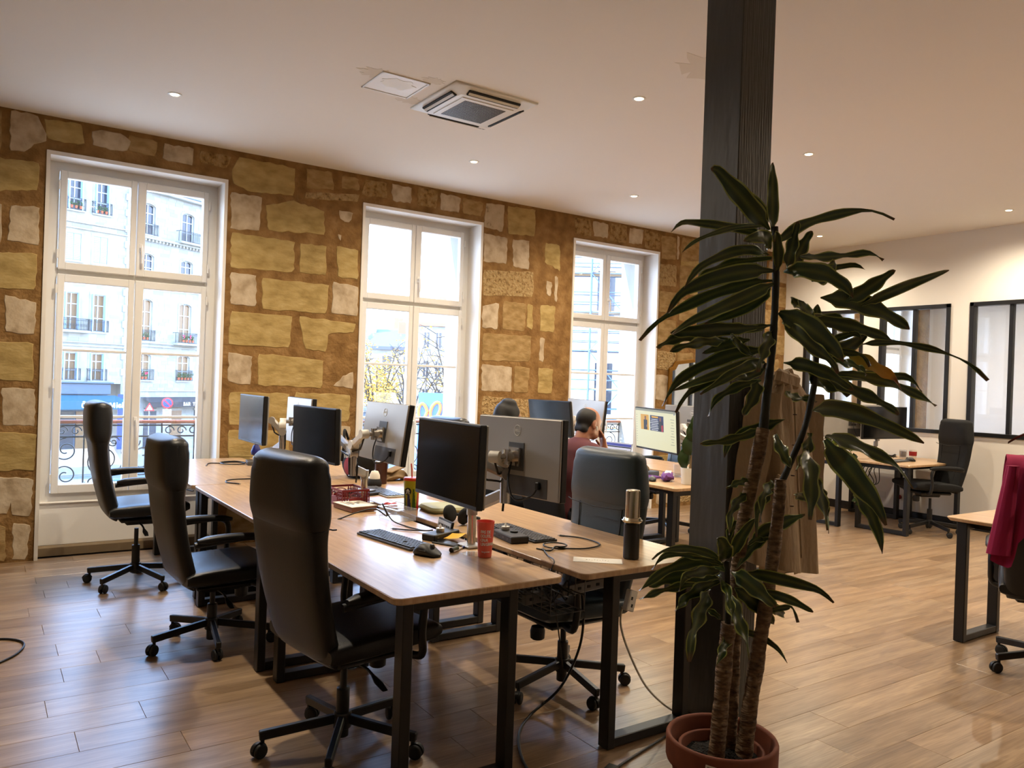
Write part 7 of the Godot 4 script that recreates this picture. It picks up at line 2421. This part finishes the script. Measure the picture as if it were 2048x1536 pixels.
func far_view(gy: float) -> void:
	# through the middle window
	house("far_house", "distant white house with a dark mansard roof, left half of the middle window", v3(50.5, gy, -108.0), 9.5, 12.6, 10, 3, 3, "slate", "facade_stone")
	house("far_house", "distant white house with red letters on its gable, right half of the middle window", v3(52.2, gy, -97.0), 6.6, 15.8, 10, 4, 4, "tile_roof", "facade_stone")
	house("far_house", "distant low house with a terracotta roof between the two white ones", v3(56.0, gy, -122.0), 12, 14.2, 8, 5, 3, "tile_roof", "facade_stone")
	var g: Node3D = get_node(NodePath(kids("far_house")[1]))
	text("R", 2.2, 0.1, "sign_red", g, v3(2.6, 13.2, 0.12), Basis.IDENTITY, "lettering", "Droid Serif", true)
	tree("young street tree with yellow autumn leaves at the left edge of the middle window", v3(21.6, gy, -47.5), 10.5, 2.0, 2600, "autumn_leaf")
	tree("nearly bare street tree behind the tilted monitor in the middle window", v3(26.5, gy, -52.5), 11.5, 3.6, 160, "autumn_leaf")
	tree("bare street tree with few yellow leaves above the graffiti hoarding", v3(27.0, gy, -47.0), 11.0, 3.4, 420, "autumn_leaf")
	var t := thing("lamp_post", "grey street lamp post at the left edge of the middle window", "lamp post", v3(24.6, gy, -55.8))
	obj("post", B.new().cyl(v3(0, 0, 0), v3(0, 11.4, 0), 0.11, 0.08), "zinc", t)
	obj("lantern", B.new().lathe([[0.08, 11.3], [0.3, 11.5], [0.34, 11.75], [0.1, 11.9]], 12), "zinc", t)
	t = thing("graffiti_hoarding", "hoarding painted with orange and purple graffiti below the middle window's trees", "hoarding", v3(21.5, gy, -35.0), deg_to_rad(-33))
	for k in 3: obj("panel", B.new().box(v3(-2.0 + k * 2.0, 4.25, 0), v3(1.97, 7.0, 0.08), 0.01), ["graffiti_blue", "graffiti_purple", "graffiti_blue", "graffiti_purple", "graffiti_pink", "graffiti_purple"][k], t)
	for k in 9:
		var b := B.new()
		var p := PackedVector3Array()
		for j in 21: p.append(v3(-2.7 + k * 0.62 + cos(TAU * j / 20 * (1.0 if k % 2 else 0.8) + 0.6) * 0.26, 6.75 + 0.1 * sin(k * 2.0) + sin(TAU * j / 20 + k) * 0.42, 0.06))
		b.tube(p, 0.09, 6)
		obj("painted_swirl", b, "graffiti_orange", t)
	for k in 16:
		var b := B.new()
		var p := PackedVector3Array()
		for j in 13: p.append(v3(-2.6 + (k % 8) * 0.74 + cos(TAU * j / 12 + k) * 0.3, 4.6 - (k / 8) * 1.5 + sin(TAU * j / 12) * 0.5, 0.05))
		b.tube(p, 0.09, 5)
		obj("painted_swirl", b, ["graffiti_pink", "white_ink", "graffiti_blue"][k % 3], t)
	t = thing("market_stall", "pale market stalls and awnings under the trees in the middle window", "stall", v3(23.2, gy, -46.5), deg_to_rad(-30))
	obj("canopy", B.new().box(v3(0, 6.4, 0), v3(6.0, 0.25, 2.6), 0.05), "slate", t)
	for k in 5: obj("banner", B.new().box(v3(-2.4 + k * 1.2, 5.2, 0.8), v3(0.9, 2.0, 0.05)), "white_ink" if k % 2 else "shop_grey", t)
	for k in 4: obj("post", B.new().cyl(v3(-2.8 + k * 1.85, 0, 1.2), v3(-2.8 + k * 1.85, 6.4, 1.2), 0.06), "iron", t)
	# through the right window: scaffolding round a stone tower
	t = thing("scaffolding", "tall blue tube scaffolding seen through the window beside the column", "scaffolding", v3(26.2, gy, -31.6), deg_to_rad(-40))
	var xs := [-1.6, 0.0, 1.6, 3.4]
	for z in [0.0, 1.3]:
		for x in xs: obj("standard", B.new().cyl(v3(x, 0, z), v3(x, 19.0, z), 0.06 if x < 3 else 0.10, -1, 8), "scaffold_blue", t)
	for k in 10:
		var y := 0.4 + k * 1.95
		var b := B.new()
		for z in [0.0, 1.3]:
			for dy in [0.0, 0.5, 1.0]: b.cyl(v3(-1.8, y + dy, z), v3(3.6, y + dy, z), 0.03, -1, 6)
		for x in xs: b.cyl(v3(x, y, -0.1), v3(x, y, 1.4), 0.03, -1, 6)
		obj("ledger", b, "scaffold_blue", t)
		obj("deck", B.new().box(v3(0.0, y + 0.05, 0.65), v3(3.4, 0.06, 1.2)), "deck_wood", t)
		b = B.new()
		b.cyl(v3(0.0 if k % 2 else 1.6, y, 1.36), v3(1.6 if k % 2 else 0.0, y + 1.95, 1.36), 0.03, -1, 6)
		b.cyl(v3(1.6 if k % 2 else 3.4, y, 1.36), v3(3.4 if k % 2 else 1.6, y + 1.95, 1.36), 0.03, -1, 6)
		obj("brace", b, "scaffold_blue", t)
	house("stone_tower", "sunlit stone building behind the scaffolding", v3(29.8, gy, -36.5), 5.0, 22.0, 5, 2, 4, "slate", "pavement")


# ---- people: distances to tapered limbs and rounded forms, joined by a smooth minimum and meshed as surface nets ----
func field(pr: Array, p: Vector3) -> float:
	var d := 1e9
	for q in pr:
		var e := 0.0
		if q[0] == 0:
			var ab: Vector3 = q[2] - q[1]
			var h := clampf((p - q[1]).dot(ab) / ab.length_squared(), 0.0, 1.0)
			e = p.distance_to(q[1] + ab * h) - lerpf(q[3], q[4], h)
		else:
			var s: Vector3 = (p - q[1]) / q[2]
			var l := s.length()
			e = l * (l - 1.0) / maxf((s / q[2]).length(), 1e-5)
		if q[0] == 2:
			d = maxf(d, -e) if q[5] <= 0.0 else -smin(-d, e, q[5])
		else:
			d = smin(d, e, q[5])
	return d


func smin(a: float, b: float, k: float) -> float:
	if k <= 0.0: return minf(a, b)
	var h := maxf(k - absf(a - b), 0.0) / k
	return minf(a, b) - h * h * k * 0.25


func nets(b: B, pr: Array, lo: Vector3, hi: Vector3, cell: float) -> void:
	var nx := int((hi.x - lo.x) / cell) + 2
	var ny := int((hi.y - lo.y) / cell) + 2
	var nz := int((hi.z - lo.z) / cell) + 2
	var val := PackedFloat32Array()
	val.resize(nx * ny * nz)
	for i in nx:
		for j in ny:
			for k in nz:
				val[(i * ny + j) * nz + k] = field(pr, lo + v3(i, j, k) * cell)
	var id := {}
	var P := PackedVector3Array()
	var I := PackedInt32Array()
	var off := [0, 1, nz, nz + 1, ny * nz, ny * nz + 1, ny * nz + nz, ny * nz + nz + 1]
	var edges := [[0, 1], [2, 3], [4, 5], [6, 7], [0, 2], [1, 3], [4, 6], [5, 7], [0, 4], [1, 5], [2, 6], [3, 7]]
	var at := [v3(0, 0, 0), v3(0, 0, 1), v3(0, 1, 0), v3(0, 1, 1), v3(1, 0, 0), v3(1, 0, 1), v3(1, 1, 0), v3(1, 1, 1)]
	for i in nx - 1:
		for j in ny - 1:
			for k in nz - 1:
				var c := (i * ny + j) * nz + k
				var m := 0
				for o in 8:
					if val[c + off[o]] < 0.0: m += 1
				if m == 0 or m == 8: continue
				var s := Vector3()
				var n := 0
				for e in edges:
					var a := val[c + off[e[0]]]
					var d := val[c + off[e[1]]]
					if (a < 0.0) != (d < 0.0):
						s += (at[e[0]] as Vector3).lerp(at[e[1]], a / (a - d))
						n += 1
				id[c] = P.size()
				P.append(lo + (v3(i, j, k) + s / n) * cell)
	for c in id:
		for ax in 3:
			var st: int = [ny * nz, nz, 1][ax]
			var u: int = [nz, 1, ny * nz][ax]
			var w: int = [1, ny * nz, nz][ax]
			if (val[c] < 0.0) == (val[c + st] < 0.0): continue
			if not (id.has(c - u) and id.has(c - w) and id.has(c - u - w)): continue
			var q := [id[c], id[c - u], id[c - u - w], id[c - w]]
			if val[c] < 0.0: I.append_array([q[0], q[2], q[1], q[0], q[3], q[2]])
			else: I.append_array([q[0], q[1], q[2], q[0], q[2], q[3]])
	b.surf(P, I, true)


func head_prims() -> Array:   # faces +x, centre between the ears
	return [
		[1, v3(-0.014, 0.040, 0), v3(0.098, 0.086, 0.077), 0, 0, 0.0],
		[1, v3(0.028, -0.012, 0), v3(0.066, 0.090, 0.062), 0, 0, 0.04],
		[1, v3(0.058, -0.078, 0), v3(0.034, 0.028, 0.036), 0, 0, 0.04],
		[0, v3(0.005, -0.062, 0.045), v3(0.055, -0.082, 0.020), 0.022, 0.018, 0.03],
		[0, v3(0.005, -0.062, -0.045), v3(0.055, -0.082, -0.020), 0.022, 0.018, 0.03],
		[0, v3(0.082, 0.030, 0.03), v3(0.082, 0.030, -0.03), 0.013, 0.013, 0.02],
		[0, v3(0.086, 0.022, 0), v3(0.113, -0.020, 0), 0.009, 0.014, 0.012],
		[1, v3(0.100, -0.024, 0.010), v3(0.012, 0.009, 0.008), 0, 0, 0.008],
		[1, v3(0.100, -0.024, -0.010), v3(0.012, 0.009, 0.008), 0, 0, 0.008],
		[2, v3(0.098, 0.012, 0.031), v3(0.016, 0.011, 0.016), 0, 0, 0.012],
		[2, v3(0.098, 0.012, -0.031), v3(0.016, 0.011, 0.016), 0, 0, 0.012],
		[1, v3(0.080, 0.011, 0.031), v3(0.012, 0.011, 0.012), 0, 0, 0.004],
		[1, v3(0.080, 0.011, -0.031), v3(0.012, 0.011, 0.012), 0, 0, 0.004],
		[0, v3(0.092, -0.050, 0.016), v3(0.092, -0.050, -0.016), 0.008, 0.008, 0.01],
		[0, v3(0.088, -0.060, 0.014), v3(0.088, -0.060, -0.014), 0.008, 0.008, 0.006],
		[1, v3(-0.006, -0.006, 0.078), v3(0.018, 0.033, 0.010), 0, 0, 0.006],
		[1, v3(-0.006, -0.006, -0.078), v3(0.018, 0.033, 0.010), 0, 0, 0.006],
		[2, v3(0.001, -0.004, 0.089), v3(0.009, 0.018, 0.006), 0, 0, 0.004],
		[2, v3(0.001, -0.004, -0.089), v3(0.009, 0.018, 0.006), 0, 0, 0.004],
		[0, v3(-0.035, -0.055, 0), v3(-0.055, -0.185, 0), 0.056, 0.062, 0.03]]


func hand(b: B, wrist: Vector3, dir: Vector3, palm: Vector3, curl: float, right: float) -> void:
	# a grid of its own: palm, four unequal bent fingers, thumb leaving the side of the palm
	var up := dir.normalized()
	var nrm := palm.normalized()
	var side := up.cross(nrm).normalized() * right
	var pr := []
	var c := wrist
	pr.append([0, c - up * 0.03, c + up * 0.02, 0.024, 0.025, 0.0])
	for k in 4:
		pr.append([0, c + up * 0.015 + side * (k - 1.5) * 0.010, c + up * 0.088 + side * (k - 1.5) * 0.020, 0.017, 0.0125, 0.018])
	for k in 4:
		var l: float = [0.040, 0.046, 0.043, 0.034][k]
		var a := c + up * 0.090 + side * (k - 1.5) * 0.0205
		var d := up
		for j in 3:
			var ang := curl * (0.6 + 0.35 * j)
			d = (up * cos(ang) + nrm * sin(ang)).normalized()
			var e: Vector3 = a + d * l * [1.0, 0.65, 0.5][j]
			pr.append([0, a, e, 0.0092 - 0.0006 * j, 0.0088 - 0.0008 * j, 0.005])
			a = e
	var t0 := c + up * 0.025 - side * 0.030
	var t1 := t0 + (up * 0.8 - side * 0.75 + nrm * 0.35).normalized() * 0.042
	var t2 := t1 + (up * 1.0 - side * 0.2 + nrm * 0.5).normalized() * 0.032
	pr.append([0, t0, t1, 0.014, 0.0105, 0.012])
	pr.append([0, t1, t2, 0.0105, 0.009, 0.004])
	var lo := c
	var hi := c
	for q in pr:
		for p in [q[1], q[2]]:
			lo = lo.min(p); hi = hi.max(p)
	nets(b, pr, lo - Vector3.ONE * 0.032, hi + Vector3.ONE * 0.032, 0.0042)


func seated(label: String, at: Vector3, turn: float, bald: bool, shirt: String, hand_up: bool) -> Node3D:
	var t := thing("person", label, "person", at, turn)   # origin on the floor below the hips, faces +x, sits 0.46 high
	var hc := v3(0.10, 1.165, 0.0)
	var tilt := Basis(Vector3.BACK, -0.16)
	var b := B.new()
	var pr := []
	for q in head_prims():
		var k: Array = q.duplicate()
		pr.append(k)
	b.t = Transform3D(tilt, hc)
	nets(b, pr, v3(-0.13, -0.20, -0.105), v3(0.135, 0.135, 0.105), 0.0052)
	b.t = Transform3D.IDENTITY
	# arms of skin from the sleeves on
	var elbow := v3(0.36, 0.80, 0.17)
	var wrist := v3(0.238, 0.950, 0.035)
	var elbow2 := v3(0.24, 0.80, -0.26)
	var wrist2 := v3(0.47, 0.795, -0.14)
	if not hand_up:
		elbow = v3(0.22, 0.80, 0.26)
		wrist = v3(0.46, 0.795, 0.14)
	nets(b, [[0, elbow.lerp(wrist, 0.25), wrist, 0.038, 0.026, 0.0]], elbow.min(wrist) - Vector3.ONE * 0.05, elbow.max(wrist) + Vector3.ONE * 0.05, 0.009)
	nets(b, [[0, elbow2.lerp(wrist2, 0.25), wrist2, 0.038, 0.026, 0.0]], elbow2.min(wrist2) - Vector3.ONE * 0.05, elbow2.max(wrist2) + Vector3.ONE * 0.05, 0.009)
	if hand_up: hand(b, wrist + v3(0.0, 0.012, 0), v3(-0.16, 1.0, -0.12), v3(-1.0, -0.05, -0.25), 0.45, 1.0)
	else: hand(b, wrist, v3(1, -0.02, -0.25), v3(0, -1, 0), 0.35, -1.0)
	hand(b, wrist2, v3(1, -0.02, 0.25), v3(0, -1, 0), 0.35, 1.0)
	obj("body", b, "skin", t)
	# clothes follow the same bones
	b = B.new()
	pr = [[0, v3(-0.06, 0.52, 0), v3(-0.02, 0.78, 0), 0.135, 0.135, 0.0], [0, v3(-0.02, 0.78, 0.05), v3(0.0, 0.93, 0.07), 0.115, 0.10, 0.10], [0, v3(-0.02, 0.78, -0.05), v3(0.0, 0.93, -0.07), 0.115, 0.10, 0.10],
		[0, v3(0.0, 0.965, 0.16), v3(0.0, 0.965, -0.16), 0.062, 0.062, 0.08], [0, v3(0.01, 0.97, 0), v3(0.035, 1.015, 0), 0.080, 0.066, 0.05],
		[0, v3(0.0, 0.955, 0.185), elbow, 0.062, 0.048, 0.05], [0, elbow, elbow.lerp(wrist, 0.42), 0.048, 0.044, 0.02],
		[0, v3(0.0, 0.955, -0.185), elbow2, 0.062, 0.048, 0.05], [0, elbow2, elbow2.lerp(wrist2, 0.42), 0.048, 0.044, 0.02]]
	nets(b, pr, v3(-0.26, 0.36, -0.34), v3(0.48, 1.10, 0.34), 0.0125)
	obj("shirt", b, shirt, t)
	b = B.new()
	pr = []
	for s: float in [-1.0, 1.0]:
		pr.append([0, v3(-0.06, 0.50, s * 0.08), v3(0.36, 0.52, s * 0.12), 0.095, 0.070, 0.05])
		pr.append([0, v3(0.36, 0.52, s * 0.12), v3(0.30, 0.10, s * 0.12), 0.068, 0.048, 0.03])
	nets(b, pr, v3(-0.20, 0.03, -0.24), v3(0.47, 0.65, 0.24), 0.015)
	obj("trousers", b, "trousers", t)
	for s: float in [-1.0, 1.0]:
		b = B.new()
		nets(b, [[0, v3(0.29, 0.05, s * 0.12), v3(0.45, 0.035, s * 0.13), 0.046, 0.034, 0.0], [2, v3(0.35, -0.10, s * 0.12), v3(0.4, 0.10, 0.2), 0, 0, 0.0]], v3(0.2, -0.02, s * 0.12 - 0.08), v3(0.52, 0.13, s * 0.12 + 0.08), 0.012)
		obj("shoe", b, "black_rubber", t)
	# hair
	b = B.new()
	b.t = Transform3D(tilt, hc)
	if bald:
		pr = [[1, v3(-0.018, 0.038, 0), v3(0.0985, 0.0865, 0.0795), 0, 0, 0.0], [0, v3(-0.066, -0.045, 0.03), v3(-0.066, -0.045, -0.03), 0.034, 0.034, 0.03],
			[2, v3(0.10, 0.02, 0), v3(0.105, 0.20, 0.20), 0, 0, 0.006], [2, v3(0.035, 0.120, 0), v3(0.090, 0.055, 0.058), 0, 0, 0.008], [2, v3(-0.005, -0.005, 0.09), v3(0.026, 0.042, 0.04), 0, 0, 0.004], [2, v3(-0.005, -0.005, -0.09), v3(0.026, 0.042, 0.04), 0, 0, 0.004], [2, v3(0.0, -0.155, 0), v3(0.20, 0.062, 0.2), 0, 0, 0.01]]
	else:
		pr = [[1, v3(-0.022, 0.046, 0), v3(0.112, 0.098, 0.092), 0, 0, 0.0], [1, v3(-0.03, 0.13, 0.02), v3(0.06, 0.035, 0.05), 0, 0, 0.03], [1, v3(-0.09, -0.03, 0), v3(0.045, 0.09, 0.08), 0, 0, 0.03],
			[2, v3(0.11, -0.03, 0), v3(0.085, 0.105, 0.10), 0, 0, 0.01]]
	nets(b, pr, v3(-0.16, -0.14, -0.12), v3(0.12, 0.18, 0.12), 0.0058)
	obj("hair", b, "dark_hair", t)
	if bald:
		obj("earbud", B.new().cyl(hc + v3(0.004, -0.012, 0.090), hc + v3(0.010, -0.045, 0.088), 0.006, 0.004, 8), "white_plastic", t)
	return t


func people() -> void:
	var m := mat("skin", Color(0.60, 0.40, 0.30), 0.55)
	m.subsurf_scatter_enabled = true; m.subsurf_scatter_strength = 0.08
	mat("dark_hair", Color(0.055, 0.042, 0.036), 0.6)
	mat("maroon_shirt", Color(0.33, 0.15, 0.17), 0.9)
	mat("dark_shirt", Color(0.07, 0.08, 0.11), 0.9)
	mat("trousers", Color(0.08, 0.09, 0.13), 0.9)
	seated("balding man in a maroon shirt, seated, hand to his mouth, facing the lit screen", v3(3.80, 0, -4.68), 0.0, true, "maroon_shirt", true)
	seated("dark-haired person seated behind the big silver monitor, only the hair showing", v3(3.55, 0, -5.42), 0.0, false, "dark_shirt", false)
	# the figure on the terrace
	var o := seated("person in a dark jacket sitting on the terrace, seen through the leftmost window's railing", v3(3.45, -7.0, -57.5), -1.2, false, "dark_shirt", false)
	o.scale = Vector3.ONE * 1.02


func _ready() -> void:
	rng.seed = 20
	view()
	materials()
	mat("black_cloth", Color(0.04, 0.04, 0.042), 0.9)
	outside()
	shell()
	ceiling_fittings()
	furniture()
	monitors()
	plant()
	item_materials()
	items()
	people()
